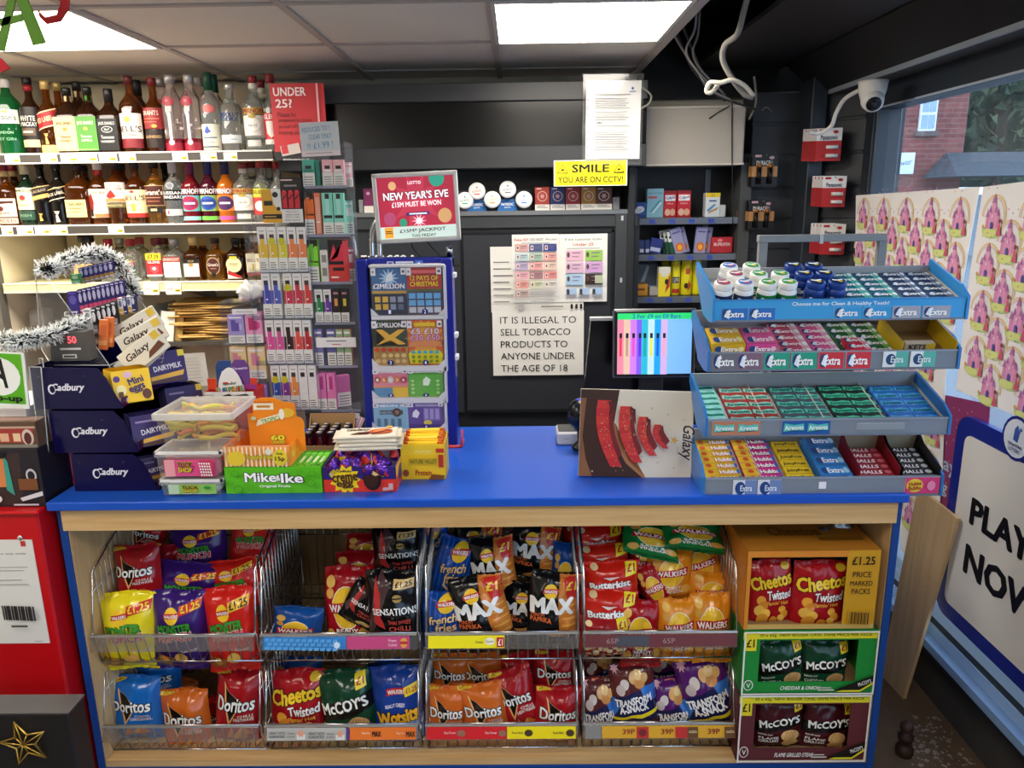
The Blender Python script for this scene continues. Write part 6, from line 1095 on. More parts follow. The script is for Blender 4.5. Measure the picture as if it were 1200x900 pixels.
for i in range(4):
    z = ze+He+.027+.0115*i; lab = f'white wrapped chocolate bar, {["lowest", "second lowest", "third from the bottom", "topmost"][i]} of the stack on the egg carton'
    x = (xat(396, YE+.1, z)+xat(472, YE+.1, z))/2
    if bar is None:
        bar = thing('chocolate_bar', lab, 'chocolate bar', (x, YE+.055, z), .06, 'white wrapped bars on the egg carton')
        b = MB(); b.box(-.085, .085, 0, .085, 0, .0105, mat('#e2d9c6', .35), .004); b.box(-.096, -.08, .002, .083, .004, .006, mat('#d6ccb8', .35)); b.box(.08, .096, .002, .083, .004, .006, mat('#d6ccb8', .35)); b.build('wrapper', bar)
        b = MB(); b.dec(back_top(.0105, .0425), .17, .085, [T('Galaxy', .33, .72, .4, .36, '#2c1a12', 4, .02, None, .3), ('p', [(.2, .2), (.5, .14), (.6, .5), (.35, .42)], '#4a1f10'), ('e', .72, .45, .2, .3, '#c4562a'), ('e', .72, .45, .13, .18, '#e08a4a'), ('p', [(.6, .1), (.9, .5), (.85, .6), (.55, .2)], '#7a3018'), ('r', .8, .82, .9, .98, '#e9b02e')]); b.build('print', bar)
    else: dup(bar, (x+.004*math.sin(i*2), YE+.055, z), .06+.05*math.sin(i*2.4), lab)
# cereal bar carton
YN = 2.10; zn = CT+.0005; x0, x1 = xat(470.5, YN, 1.0), xat(522, YN, 1.0); W = x1-x0; xm = (x0+x1)/2; Hn = zat(521, xm, YN)-zn; D = .10; hb = zat(505.5, xm, YN+D)-zn
nf = [R0('#e8bc1e'), ('r', .0, .7, 1, 1, '#eec62e'), T('PROTEIN', .5, .8, .36, .08, '#f6e48a', 0, .02), ('r', .16, .4, .82, .62, '#d0a81a'), T('NATURE VALLEY', .5, .52, .6, .12, '#5a6a1e', 0, .03), T('Protein', .5, .2, .36, .16, '#a83a1a', 0, .03), ('r', .85, .35, .96, .72, '#b8302a'), ('e', .1, .2, .07, .1, '#8a4a2a'), ('p', [(.6, 0), (.95, 0), (.98, .12), (.7, .16)], '#7a4a20'), ('r', .8, .78, .98, .9, '#c23a2a')]
nc = openbox('cereal_bar_carton', 'yellow open carton of cereal bars in front of the blue dispenser', 'carton', xm, YN, zn, W, D, Hn, hb, .003, mat('#e3b71c', .45), mat('#b08a54', .7), nf, [R0('#d8ae1c')], hs=Hn*1.05)
for i in range(6):
    b = MB(); w_ = W-.016; b.box(-w_/2, w_/2, 0, .012, 0, .03, mat(['#e9c22e', '#dba71e', '#efd04a'][i % 3], .3), .005); b.dec(front(0, .017), w_, .026, [T('PROTEIN', .5, .5, .4, .4, '#f7efc0', 0, .03), ('r', .86, 0, 1, 1, '#c8542a'), ('r', 0, 0, .1, 1, '#c8402a')]); o = b.build('cereal_bar', None, (xm+.003*math.sin(i*3), YN+.012+.0135*i, zn+Hn-.026+.004*i), (-.15, .04*math.sin(i*2), 0)); tag(o, f'yellow wrapped cereal bar, {ORD[i]} from the front in the open carton', 'cereal bar', 'cereal bars in the carton')
board('paper_note', 'small white note standing behind the drink bottles', 'note', (411, 484, 421, 500), 2.44, [('r', .1, .5, .9, .62, '#8a8a8a'), ('r', .1, .3, .9, .38, '#8a8a8a')], .002, '#d9d7d3', ry=.1)
board('paper_strip', 'pink striped ticket strip leaning beside the small white note', 'ticket', (416, 488, 423, 512), 2.40, [('r', .2, 0, .4, 1, '#d88a9a'), ('r', .7, 0, .9, 1, '#d88a9a')], .001, '#e6d6da', ry=.45)
# ================================================================= GUM STAND
SY = 1.965
gs = thing('gum_stand', 'four tier grey and blue chewing gum stand on the right end of the counter', 'display stand', (0, SY, 0))
AZ = mat('#2a86cc', .3); AZD = mat('#2b6fb4', .3); GREY = mat('#8e9194', .45); TRAYC = mat('#b9bdc2', .5)
TI = math.radians(18); DEP = .21
def shp(vt, vb, uL, uR):
    y = SY; zt = zat(vt, .83, y); zb = zat(vb, .83, y); return zt, zb, xat(uL, y, zt), xat(uR, y, zt)
SH = [shp(350, 374.5, 838, 1132), shp(411, 432.5, 832, 1122), shp(490, 509, 829, 1111), shp(558.5, 580.5, 826, 1102)]
MT = []
EXB = lambda c, w='#ffffff': [R0(c), ('e', .2, .5, .16, .42, '#16386e'), ('p', [(.1, .3), (.3, .1), (.34, .9), (.2, .8)], '#e9f0f8'), T('Extra', .55, .5, .62, .5, w, 0, .04)]
for k, (zt, zb, xl, xr) in enumerate(SH):
    W = xr-xl; M = Matrix.Translation((xl, SY+.004, zt-.028)) @ Matrix.Rotation(TI, 4, 'X'); MT.append((M, W))
    M2 = Matrix.Translation((0, -SY, 0)) @ M
    q = MB(); q.box(0, W, 0, DEP, -.004, 0, TRAYC, 0, M2); q.box(0, W, DEP-.003, DEP, 0, .05 if k != 0 else .03, mat('#a9adb2', .5), 0, M2)
    for f in ((0, .25, .5, .75, 1) if k > 1 else (0, 1)): q.box(max(0, f*W-.0012), min(W, f*W+.0012), 0, DEP, 0, .016, mat('#c9c6c2', .6), 0, M2)
    q.build('tray', gs)
    q = MB(); fm_ = mat('#2f9ad8', .3) if k == 0 else clear('#c9d2de', .3, .08, 'front_strip')
    q.box(xl, xr, -.004, 0, zb, zt, fm_, .001); q.box(xl, xr, -.006, .002, zb-.002, zb+.003, mat('#6f7684', .25)); q.box(xl, xr, -.006, .002, zt-.003, zt+.001, mat('#8b93a0', .25) if k else AZ)
    if k: q.box(xl, xr, .008, .012, zb, zt-.004, mat('#4d535c', .4))
    fs = q.build('front_strip', gs); Hs = zt-zb; Ws = xr-xl
    def lab(a, b, items, y0=.05, y1=.9):
        q = MB(); w_ = (b-a)*Ws; h_ = (y1-y0)*Hs; q.box(0, w_, -.0055, -.0045, 0, h_, '#ffffff', 0, Matrix.Translation((xl+a*Ws, 0, zb+y0*Hs))); q.dec(front(-.0056, zb+(y0+y1)/2*Hs, xl+(a+b)/2*Ws), w_, h_, items); q.build('shelf_label', fs)
    if k == 0:
        q = MB(); q.dec(front(-.0042, zt-.013, xl+.5*Ws), .42*Ws, .015, [T('Choose me for Clean & Healthy Teeth!', .5, .5, .92, .8, '#e9f4fc', 0, .03)]); q.build('slogan', fs)
        for (a, b, c) in ((.025, .13, '#1e6cc0'), (.135, .24, '#1e6cc0'), (.475, .585, '#2f9ad8'), (.59, .70, '#2f9ad8'), (.71, .82, '#a9a4b0'), (.83, .94, '#a9a4b0')): lab(a, b, EXB(c), .05, .62 if a < .4 or True else .8)
    if k == 1:
        for (a, b, c) in ((.01, .11, '#6d6874'), (.11, .21, '#7d5f74'), (.22, .32, '#1f9a7e'), (.33, .43, '#1f9a7e'), (.44, .54, '#cf2a36'), (.55, .65, '#cf2a36')): lab(a, b, EXB(c), .05, .95)
        for a in (.7, .81): lab(a, a+.1, [R0('#e4e8ea'), ('r', .5, 0, 1, 1, '#58b0a2'), ('e', .3, .5, .2, .35, '#1a3f6e'), T('Extra', .55, .5, .5, .4, '#eaf4f4', 0, .03)], .1, .95)
    if k == 2:
        AW = lambda c: [R0(c), ('p', [(.06, .2), (.5, .32), (.94, .3), (.9, .8), (.5, .7), (.1, .82)], '#4fb8b0'), T('Airwaves', .5, .52, .76, .34, '#f0f8f8', 3, .03)]
        for (a, c) in ((.02, '#b9785a'), (.12, '#b9785a'), (.31, '#12509a'), (.41, '#12509a')): lab(a, a+.1, AW(c))
        lab(.62, .82, [R0('#8a8f96')], .3, .7)
    if k == 3:
        for a in (.12, .225): lab(a, a+.1, [R0('#d9dce4'), ('r', .5, 0, 1, 1, '#6f86b8'), ('e', .3, .5, .22, .4, '#1a3f7e'), T('Extra', .55, .5, .5, .35, '#eaf0f8', 0, .03)])
        lab(.85, .995, [R0('#d23a78'), ('e', .28, .5, .24, .42, '#e8c83a'), T('Hubba', .28, .62, .36, .24, '#a01f2a', 6, .04), T('Bubba', .28, .36, .36, .24, '#a01f2a', 6, .04), ('e', .75, .5, .12, .3, '#e88ab0')], .1, .95); lab(.485, .515, [R0('#e6e6ea')], .4, .75)
    for s, X in ((-1, xl), (1, xr)):
        q = MB(); P = [(-.008, zb-.002), (-.008, zt+.004), (.03, zt+.03), (DEP*.93, zt+.012+DEP*.34), (DEP*.97, zt-.012+DEP*.34), (.10, zb+.006), (.03, zb-.006)]
        q.prism(P, X-.007 if s < 0 else X, X if s < 0 else X+.007, AZ if k == 0 else AZD, 'x'); q.build('end_cap', gs)
# posts, bar
yb = SY+.225
for u in (893, 1032):
    x = xat(u, yb, 1.6); q = MB(); q.box(x-.012, x+.012, .213, .233, CT, zat(279, .87, yb), mat('#7f8387', .45), .002); q.build('post', gs)
q = MB(); q.box(xat(888, yb, 1.64), xat(1037, yb, 1.64), .208, .236, zat(283, .87, yb), zat(274.5, .87, yb), mat('#85898c', .42), .002); q.box(xat(958, yb, 1.64), xat(962, yb, 1.64), .205, .21, zat(285, .87, yb), zat(274, .87, yb), mat('#b9bcc0', .3)); q.build('top_bar', gs)
q = MB(); q.box(SH[3][2], SH[3][3], .0, .22, CT+.0005-.0, CT+.006, mat('#7c8084', .4)); q.build('base', gs)
board('logo_card', 'dark blue lottery card with a white crossed fingers sign behind the gum stand', 'card', (836, 432, 970, 447), SY+.26, [R0('#1c2360'), ('e', .45, .5, .06, .5, '#d9dcea'), ('e', .45, .55, .03, .25, '#1c2360')], .003, '#1c2360')
SHN = ['top', 'second', 'third', 'bottom']
def place(k, fx, fy, h=0.0):
    M, W = MT[k]; return M @ Matrix.Translation((fx*W, fy, h+.0006))
def frac(k, u): a, b = [(838, 1132), (832, 1122), (829, 1111), (826, 1102)][k]; return (u-a)/(b-a)
# tubs of gum
tubs = {}
def gtub(u, fy, body, lidc, band, top, nm):
    key = (body, lidc, band, top); lab = nm; M = place(0, frac(0, u), fy, 0)
    if key not in tubs:
        t = thing('gum_tub', lab, 'gum tub', (0, 0, 0), 0, 'tubs on the gum stand'); b = MB()
        b.lathe([(.022, 0), (.0255, .003), (.0255, .034), (.023, .042), (.0205, .045)], mat(body, .3), 20); b.build('body', t)
        b = MB(); b.lathe([(.0225, .043), (.0235, .046), (.0235, .058), (.0215, .061), (.0001, .0612)], mat(lidc, .3), 20); b.build('lid', t)
        b = MB(); b.dec(cyl(.0258), .075, .028, [R0(band), T('Extra', .5, .5, .5, .45, '#f2f6fa', 0, .04), ('e', .2, .5, .07, .22, '#1c4a9a')], .012, Matrix.Translation((0, 0, .018)))
        b.dec(back_top(.0614), .036, .036, [('e', .5, .5, .5, .5, top), ('p', [(.1, .55), (.5, .42), (.9, .6), (.85, .75), (.5, .62), (.15, .72)], '#e8f0f4'), ('e', .62, .32, .16, .12, '#d8485a' if body == '#efefec' and top != '#2f9a4a' else '#e6c83a')]); b.build('label', t)
        t.matrix_world = M; tubs[key] = t
    else: dup(tubs[key], None, None, lab, None, None, M)
WB, NB = '#efefec', '#1b3f8f'
f0 = .042
for a in [(850, f0, WB, WB, '#27345c', '#8a3f5c', 'white gum tub with maroon lid print at the front left of the top shelf'), (875.5, f0, WB, WB, '#27345c', '#3f6fc4', 'white gum tub with blue lid print in the front row'), (903, f0, WB, WB, '#1f7a3c', '#2f9a4a', 'left of two front white gum tubs with green labels'), (927, f0, WB, WB, '#1f7a3c', '#2f9a4a', 'right of two front white gum tubs with green labels'),
          (871, f0+.056, WB, WB, '#8a93a4', '#8a3f5c', 'white gum tub with a pink lid print in the middle row'), (899, f0+.056, WB, WB, '#1f7a3c', '#2f9a4a', 'left green label gum tub in the middle row'), (925, f0+.056, WB, WB, '#1f7a3c', '#2f9a4a', 'right green label gum tub in the middle row'),
          (869, f0+.112, WB, WB, '#b9b4c8', '#3f6fc4', 'white gum tub with blue lid print in the back row'), (897, f0+.112, WB, WB, '#1f7a3c', '#2f9a4a', 'green label gum tub in the back row'),
          (960, f0, NB, NB, '#16306f', '#12264f', 'left deep blue gum tub in the front row'), (985, f0, NB, NB, '#16306f', '#12264f', 'right deep blue gum tub in the front row'), (954, f0+.056, NB, NB, '#16306f', '#12264f', 'left deep blue gum tub in the middle row'), (979, f0+.056, NB, NB, '#16306f', '#12264f', 'right deep blue gum tub in the middle row'), (949, f0+.112, NB, NB, '#16306f', '#12264f', 'left deep blue gum tub in the back row'), (974, f0+.112, NB, NB, '#16306f', '#12264f', 'right deep blue gum tub in the back row')]: gtub(*a)
# flat gum packs in rows
def gpack(w, d, h, base, items):
    b = MB(); b.box(-w/2+.001, w/2-.001, 0, d, 0, h, base, .0015); b.dec(back_top(h, d/2), w-.002, d, items); b.dec(front(0, h/2), w-.002, h, [('r', 0, .1, 1, .9, base)] if isinstance(base, str) else []); return b
def EX(c, c2, txt='Extra', ring='#16386e', tc='#ffffff'): return [R0(c), ('r', .72, 0, 1, 1, c2), ('e', .17, .5, .13, .42, ring), ('p', [(.08, .35), (.26, .15), (.28, .85), (.2, .8)], '#dfe8f2'), T(txt, .5, .5, .52, .5, tc, 0, .05), ('e', .88, .5, .08, .32, '#eef4f4')]
def rows(k, u0, u1, nc, nr, y0, y1, base, items, cname, hgt=.012, skew=0, swap=None):
    fa, fb = frac(k, u0), frac(k, u1); W = MT[k][1]; w = (fb-fa)*W/nc; d = (y1-y0)/nr; proto = None
    for r in range(nr):
        for c in range(nc):
            M = place(k, fa+(fb-fa)*(c+.5)/nc, y0+d*r, .001)
            if nc > 1: lab = f'{cname} gum pack, {ORD[r]} row from front, {["left", "right"][c]} column, {SHN[k]} shelf'
            else: lab = f'{cname} gum pack, {ORD[r]} from the front of its column, {SHN[k]} shelf'
            if proto is None:
                proto = gpack(w, d*.93, hgt, base, items).build('gum_pack'); tag(proto, lab, 'gum pack', 'gum packs on the stand'); proto.matrix_world = M
            else: dup(proto, None, None, lab, None, None, M)
rows(0, 998, 1064, 2, 6, .008, .2, '#3fb0ac', EX('#1f6f84', '#5cc4b8'), 'teal')
rows(0, 1066, 1129, 2, 6, .008, .2, '#4a5f84', EX('#243a62', '#7f8cab'), 'navy and grey')
def minibox(k, u0, u1, y, d, h, base, fr, tp, label):
    fa, fb = frac(k, u0), frac(k, u1); W = MT[k][1]; w = (fb-fa)*W-.002; b = MB(); b.box(-w/2, w/2, 0, d, 0, h, base, .001); b.dec(front(0, h/2), w, h, fr); b.dec(back_top(h, d/2), w, d, tp); b.dec(side_r(w/2, d/2, h/2), d, h, [('r', .05, .1, .95, .9, base)])
    o = b.build('gum_box'); o.matrix_world = place(k, (fa+fb)/2, y, .001); return tag(o, label, 'gum box')
def stk(c, c2, n, txt='Extra'): 
    o = [R0(c)]
    for i in range(n): o += [('r', 0, i/n, 1, i/n+.01, '#5a4a20'), ('e', .2, (i+.5)/n, .12, .34/n, '#2a4a86'), T(txt, .52, (i+.5)/n, .5, .5/n, '#ffffff', 0, .04), ('e', .86, (i+.5)/n, .09, .3/n, c2)]
    return o
minibox(1, 833, 873, .004, .09, .05, '#d6ac28', stk('#d8ae2a', '#efe0a0', 2), stk('#dcb436', '#efe0a0', 2), 'yellow box of gum at the left end of the second shelf')
minibox(1, 873.5, 910, .004, .09, .05, '#d84a92', stk('#dc4f98', '#f4c8dc', 2), stk('#e05ca0', '#f4c8dc', 2), 'pink box of gum right of the yellow gum box')
rows(1, 921, 957, 1, 5, .012, .19, '#d8a0b4', EX('#c23a5a', '#e8b8c8'), 'red and pink', .014)
rows(1, 958, 990, 1, 5, .012, .19, '#e07ab0', EX('#d84f94', '#f0b8d4', 'Orbit'), 'hot pink', .014)
rows(1, 992, 1022, 1, 5, .012, .19, '#2c7a3c', EX('#1f6a34', '#8ac48a'), 'dark green', .014)
rows(1, 1023, 1053, 1, 5, .012, .19, '#2f8a44', EX('#1c5f30', '#7ac070'), 'mid green', .014)
rows(1, 996, 1022, 1, 2, .004, .07, '#d8324a', EX('#cf2a40', '#f0a0a8'), 'red topping', .03)
fa, fb = frac(1, 1056), frac(1, 1120); W = (fb-fa)*MT[1][1]
lk = openbox('lozenge_carton', 'yellow nearly empty open lozenge carton at the right of the second shelf', 'carton', 0, 0, 0, W, .15, .028, .06, .002, mat('#d6b322', .45), mat('#8d6a3e', .8), [R0('#c9c0a8'), T('LOCKETS', .5, .5, .9, .6, '#2a2a2a', 0, .04, None, .2)], hs=.05)
lk.matrix_world = place(1, (fa+fb)/2, .004)
b = MB(); b.box(-.04, .04, 0, .02, 0, .02, '#c8b8a0', .002); b.dec(front(0, .01), .08, .02, [R0('#b8ac98'), ('r', .7, 0, 1, 1, '#d8b83a'), T('KETS', .4, .5, .55, .7, '#1f1f1f', 0, .04)]); o = b.build('lozenge_pack'); o.matrix_world = place(1, (fa+fb)/2, .045, .004); tag(o, 'single lozenge pack lying inside the yellow lozenge carton', 'lozenge pack')
def AWP(c, c2='#4fc0a8'): return [R0(c), ('p', [(.02, .3), (.3, .12), (.6, .3), (.98, .2), (.97, .75), (.7, .88), (.4, .7), (.04, .85)], c2), T('Airwaves', .5, .5, .8, .4, '#0f5a5a', 4, .05)]
rows(2, 830, 855, 1, 7, .006, .2, '#4fc0b8', AWP('#9fe0dc'), 'mint white')
rows(2, 859, 919, 2, 5, .006, .19, '#8f2f2f', AWP('#a8403c', '#8fd8c4'), 'dark red and mint')
rows(2, 923, 981, 2, 5, .006, .19, '#5a6a70', AWP('#4a5560', '#5cc8b4'), 'grey and mint')
rows(2, 985, 1045, 2, 5, .006, .195, '#17332e', AWP('#0f2420', '#48c89c'), 'black and green')
rows(2, 1049, 1108, 2, 5, .006, .19, '#1f6ac4', AWP('#1f66b8', '#3aa0dc'), 'bright blue')
HB = lambda a, b_: [R0(a), ('p', [(0, 0), (.42, 0), (.36, 1), (0, 1)], '#ecc22e'), T('Hubba', .7, .5, .5, .6, '#ffffff', 3, .05, b_), ('e', .2, .5, .08, .3, '#d8582a'), ('e', .94, .5, .04, .4, '#3a6ac0')]
rows(3, 828, 873, 1, 7, .004, .2, '#e0b02a', HB('#e2b82e', '#d8432e'), 'yellow and orange bubble')
rows(3, 876, 922, 1, 7, .004, .2, '#d82a8a', HB('#d8388f', '#a81860'), 'magenta bubble')
rows(3, 926, 959, 1, 6, .004, .19, '#ecc81e', [R0('#f0cc22'), T('JuicyFruit', .5, .5, .84, .5, '#2a2a1a', 0, .05), ('r', 0, .0, 1, .06, '#b8901a')], 'yellow fruit')
minibox(3, 962, 1000, .004, .17, .03, '#2a78c4', [R0('#2a78c4'), T('Extra', .5, .5, .6, .6, '#e9f2fa', 0, .04), ('e', .9, .6, .1, .5, '#6ab0e8')], stk('#2f84d0', '#9fd0f0', 4), 'blue box of gum beside the yellow fruit gum')
for i, (u0, u1, c, pc, nm) in enumerate(((1006, 1053, '#7d1420', '#a8283a', 'dark red'), (1056, 1100, '#1c1c1f', '#5a5c62', 'black'))):
    fa, fb = frac(3, u0), frac(3, u1); W = (fb-fa)*MT[3][1]
    hb_ = openbox('lozenge_carton', f'{nm} open lozenge carton on the bottom shelf of the gum stand', 'carton', 0, 0, 0, W, .15, .026, .075, .002, mat(c, .4), mat('#a89c88', .7), [R0(c), T('HALLS', .5, .5, .8, .66, '#f0ecec', 0, .05, None, .25)], hs=.055); hb_.matrix_world = place(3, (fa+fb)/2, .003)
    for r in range(5):
        b = MB(); w_ = W-.012; b.box(-w_/2, w_/2, 0, .022, 0, .018, pc if i == 0 else '#46484e', .002); b.dec(back_top(.018, .011), w_, .022, [R0(c if i else '#9a1f30'), T('HALLS', .38, .5, .6, .6, '#f4ecec', 0, .05, None, .2), ('e', .85, .5, .1, .35, '#d8707a' if i == 0 else '#c9ccd2')]); o = b.build('lozenge_pack'); o.matrix_world = place(3, (fa+fb)/2, .012+.025*r, .008); tag(o, f'{nm} lozenge pack, {ORD[r]} from the front inside the {nm} carton', 'lozenge pack', 'lozenge packs on the stand')
# ================================================================= CRISP PACKETS
def bagS(W, H, t, sd):
    rg = random.Random(sd); ph = [rg.uniform(0, 6.28) for _ in range(8)]
    def S0(x, y):
        a = max(-1, min(1, 2*x/W)); b = max(-1, min(1, 2*y/H))
        pr = max(0, 1-abs(a)**2.6)**.55*max(0, 1-abs(b/.93)**3.2 if abs(b) < .93 else 0)**.6
        e = max(0, 1-abs(b))
        z = t*pr*(1+.10*math.sin(2.2*a+ph[0])*math.sin(2.6*b+ph[1]))
        z += (.0065*math.sin(9*a+ph[2]+2*b)+.004*math.sin(19*a+ph[3]))*math.exp(-e*5)*(1-abs(a)**4)
        z += (.006*math.sin(5*a+4*b+ph[4])*math.sin(6*b-3*a+ph[5])+.004*abs(math.sin(3.5*a-5*b+ph[0])))*pr
        return x*(1-.07*pr**.5*(1-abs(b)))+.004*math.sin(3*b+ph[6]), z, y+.003*math.sin(4*a+ph[7])*abs(b)
    return S0
def bag(name, W, H, t, base, items, sd, rough=.2, dy=0):
    S0 = bagS(W, H, t, sd); m = MB(); nx, ny = 22, 30; V = []; F = []
    for s in (1, -1):
        for j in range(ny+1):
            for i in range(nx+1):
                x, z, y = S0((i/nx-.5)*W, (j/ny-.5)*H); V.append((x, -z if s > 0 else z*.7+.0004, y))
    o = (nx+1)*(ny+1)
    for j in range(ny):
        for i in range(nx):
            q = [j*(nx+1)+i, j*(nx+1)+i+1, (j+1)*(nx+1)+i+1, (j+1)*(nx+1)+i]; F.append(q); F.append([o+k for k in q[::-1]])
    m.add(V, F, mat(base, rough), True)
    def S(x, y, k):
        x, z, y = S0(x, min(y+dy*H, .485*H)); return (x, -z-.0007-.00035*k, y)
    its = []
    m.dec(S, W, H, items, W/18); m.ms = m.ms
    return m.build(name)
RB = lambda c: mat(c, .2)
def RX(items):
    o = []
    for it in items: o.append(tuple(RB(x) if isinstance(x, str) and x.startswith('#') else x for x in it))
    return o
def TX(s, x, y, w, h, c, rot=0, b=.03, o=None, sk=0): return ('t', s, x, y, w, h, c, rot, b, o, sk)
def dor(c, c2, sub): return [('p', [(.24, .74), (.62, .5), (.52, .38), (.36, .22)], '#1c1210'), ('p', [(.22, .77), (.26, .74), (.38, .27), (.36, .2)], '#e9b070'), ('p', [(.36, .2), (.38, .26), (.6, .48), (.64, .5)], '#e9b070'), ('p', [(.24, .74), (.3, .7), (.62, .52), (.64, .5)], '#e9c9a0'), TX('Doritos', .5, .5, .8, .17, '#f2f0ec', 0, .04, '#17120f'), TX(sub[0], .74, .35, .3, .035, '#f0dcd4'), TX(sub[1], .7, .3, .42, .045, '#f0e6e0'), ('p', [(.02, .82), (.34, .86), (.32, .95), (.02, .9)], '#d9b02e'), TX('£1.25', .17, .885, .2, .05, '#3a2a14', 6)]+([('p', [(.3, .02), (.55, .04), (.45, .22)], '#d9822e'), ('p', [(.45, .06), (.75, .02), (.66, .2)], '#e09a3e'), ('p', [(.6, .04), (.86, .1), (.7, .2)], '#c8722a')])
def logo(x, y, r, asp=.77): return [('e', x, y, r, r*asp, '#f0c22e'), ('p', [(x-r*1.15, y-r*.25), (x+r*1.1, y-r*.12), (x+r*1.15, y+r*.35), (x-r*1.1, y+r*.2)], '#b8222c'), TX('WALKERS', x, y+.015*r, r*1.9, r*.36*asp, '#f6f0ea', 3, .04)]
def mon(c2): return logo(.44, .68, .13)+[('p', [(.56, .68), (.94, .76), (.96, .88), (.58, .8)], '#c8342a' if c2 != '#d83028' else '#e9b62e'), TX('£1.25', .76, .78, .32, .085, '#f0d23a' if c2 != '#d83028' else '#4a2a14', 10, .04), TX('MONSTER', .48, .53, .62, .1, '#3f9a34', 4, .06, '#1c3a20'), TX('MUNCH', .5, .43, .6, .1, '#d84a5a', 2, .06, '#f4e8e4'), ('p', [(.1, .08), (.4, .04), (.5, .16), (.2, .2)], '#8a5a2a'), ('e', .3, .13, .1, .05, '#c98a3a'), ('e', .62, .16, .12, .07, '#d8a850'), TX('FLAVOUR', .78, .26, .26, .03, '#f0e8e4')]
def mx(): return [('p', [(.55, 1), (1, 1), (1, .1), (.66, .0), (.75, .3)], '#c8772e'), ('p', [(.58, 1), (1, 1), (1, .62), (.8, .58)], '#c42a26')]+[('p', [(.68+.012*i, .1+.1*i), (.98, .12+.1*i), (.98, .15+.1*i), (.7+.012*i, .13+.1*i)], '#e0a04a') for i in range(5)]+logo(.42, .7, .14)+[TX('MAX', .48, .5, .86, .22, '#f0efec', 3, .08), TX('PUNCHY', .2, .35, .28, .05, '#e06a3a', 0, .03), TX('PAPRIKA', .26, .28, .42, .07, '#e8743e', 0, .04), TX('£1', .82, .8, .2, .11, '#f0c83a', 0, .05), ('p', [(.3, .08), (.6, .16), (.75, .04), (.4, .02)], '#d8943e')]
def clas(fl, c2): return [('r', 0, .95, 1, 1, c2), ('r', 0, 0, 1, .05, c2), ('e', .5, .45, .31, .25, '#f2ece6'), ('e', .5, .45, .3, .24, '#eec030'), ('p', [(.12, .38), (.88, .4), (.9, .54), (.1, .5)], '#b8202a'), TX('WALKERS', .5, .455, .72, .09, '#f6f2ee', 2, .05), TX(fl[0], .5, .19, .46, .05, '#f4eee6', 0, .04), TX(fl[1], .5, .13, .5, .05, '#f4eee6', 0, .04), ('e', .17, .75, .1, .07, '#e8b85a'), ('e', .16, .62, .08, .06, '#d8a04a'), ('e', .84, .16, .12, .07, '#e0ac4e'), ('e', .14, .14, .1, .07, '#e0ac4e')]
def sens(): return [('p', [(.0, .3), (.3, .95), (.5, .8), (.3, .5), (.1, .2)], '#4a3436'), ('p', [(.12, .35), (.22, .9), (.3, .7), (.26, .4), (.34, .25), (.22, .28)], '#b8302e'), ('e', .62, .64, .09, .055, '#b89a5a'), ('r', .53, .63, .71, .65, '#2a2420'), TX('SENSATIONS', .55, .48, .86, .085, '#f0eeea', 0, .03), TX('THAI SWEET', .62, .34, .44, .05, '#d8504a', 0, .02), TX('CHILLI', .62, .26, .4, .06, '#e0584e', 0, .02), ('p', [(.56, .76), (.94, .76), (.94, .87), (.56, .87)], '#d9b87a'), TX('£1.25', .75, .815, .3, .06, '#2a2014', 0, .04), ('e', .66, .1, .2, .05, '#d8b870')]
def butk(tf): return [('e', .2, .86, .07, .06, '#eecf9a'), ('p', [(.36, .66), (.5, .58), (.66, .66), (.5, .62)], '#f6e9dc'), TX('Butterkist' if not tf else 'Toffee', .5, .5, .74, .13, '#f6f2ee', 4, .06, '#3a1a14')]+[('e', .14+.09*i, .24+.05*math.sin(i*2.3), .06, .05, ['#eecf9a', '#e6bc7e', '#f2dcae'][i % 3]) for i in range(9)]+[('e', .2+.13*i, .1+.03*math.sin(i*1.7), .06, .05, '#e2b676') for i in range(6)]+[('p', [(.76, .66), (.96, .7), (.94, .98), (.74, .94)], '#eedc2e'), TX('£1', .85, .82, .13, .14, '#b8302a', 3, .05)]
def chee(): return [('e', .85, .9, .1, .05, '#d8b02e'), TX('Cheetos', .5, .7, .92, .19, '#eec42e', 8, .06, '#17110e'), TX('Twisted', .66, .5, .56, .13, '#f4efe9', 3, .04, '#6a1418'), TX("Flamin' Hot", .62, .38, .5, .06, '#f0b03a', 2, .03)]+[('e', x, y, r, r*.7, c) for (x, y, r, c) in ((.25, .42, .1, '#e9a23a'), (.3, .34, .1, '#d8862a'), (.22, .27, .11, '#e6b04a'), (.36, .22, .11, '#f0bc4a'), (.3, .14, .13, '#dd942e'), (.74, .28, .08, '#e9a83a'), (.8, .2, .09, '#dd942e'), (.72, .14, .08, '#eab44a'), (.55, .1, .09, '#d88a2a'))]
def mcc(fl, c): return [('p', [(0, .58), (1, .72), (1, .5), (.6, .42), (0, .38)], '#15130f'), TX("McCOY'S", .5, .58, .86, .15, '#f2efe8', 6, .05, '#15130f'), TX('RIDGE CUT', .2, .345, .28, .03, '#f0ebe0'), TX(fl[0], .27, .26, .4, .055, '#f4efe6', 0, .03), TX(fl[1], .26, .19, .4, .055, '#f4efe6', 0, .03), ('e', .72, .3, .2, .12, '#d9b074'), ('e', .7, .14, .18, .09, '#c99a58')]+[('p', [(.56+.05*i, .22), (.58+.05*i, .22), (.66+.05*i, .4), (.64+.05*i, .4)], '#b8864a') for i in range(5)]+[('p', [(.78, .78), (.96, .8), (.95, .98), (.77, .96)], '#ecd42e'), TX('£1', .865, .88, .12, .09, '#b8302a', 0, .05)]
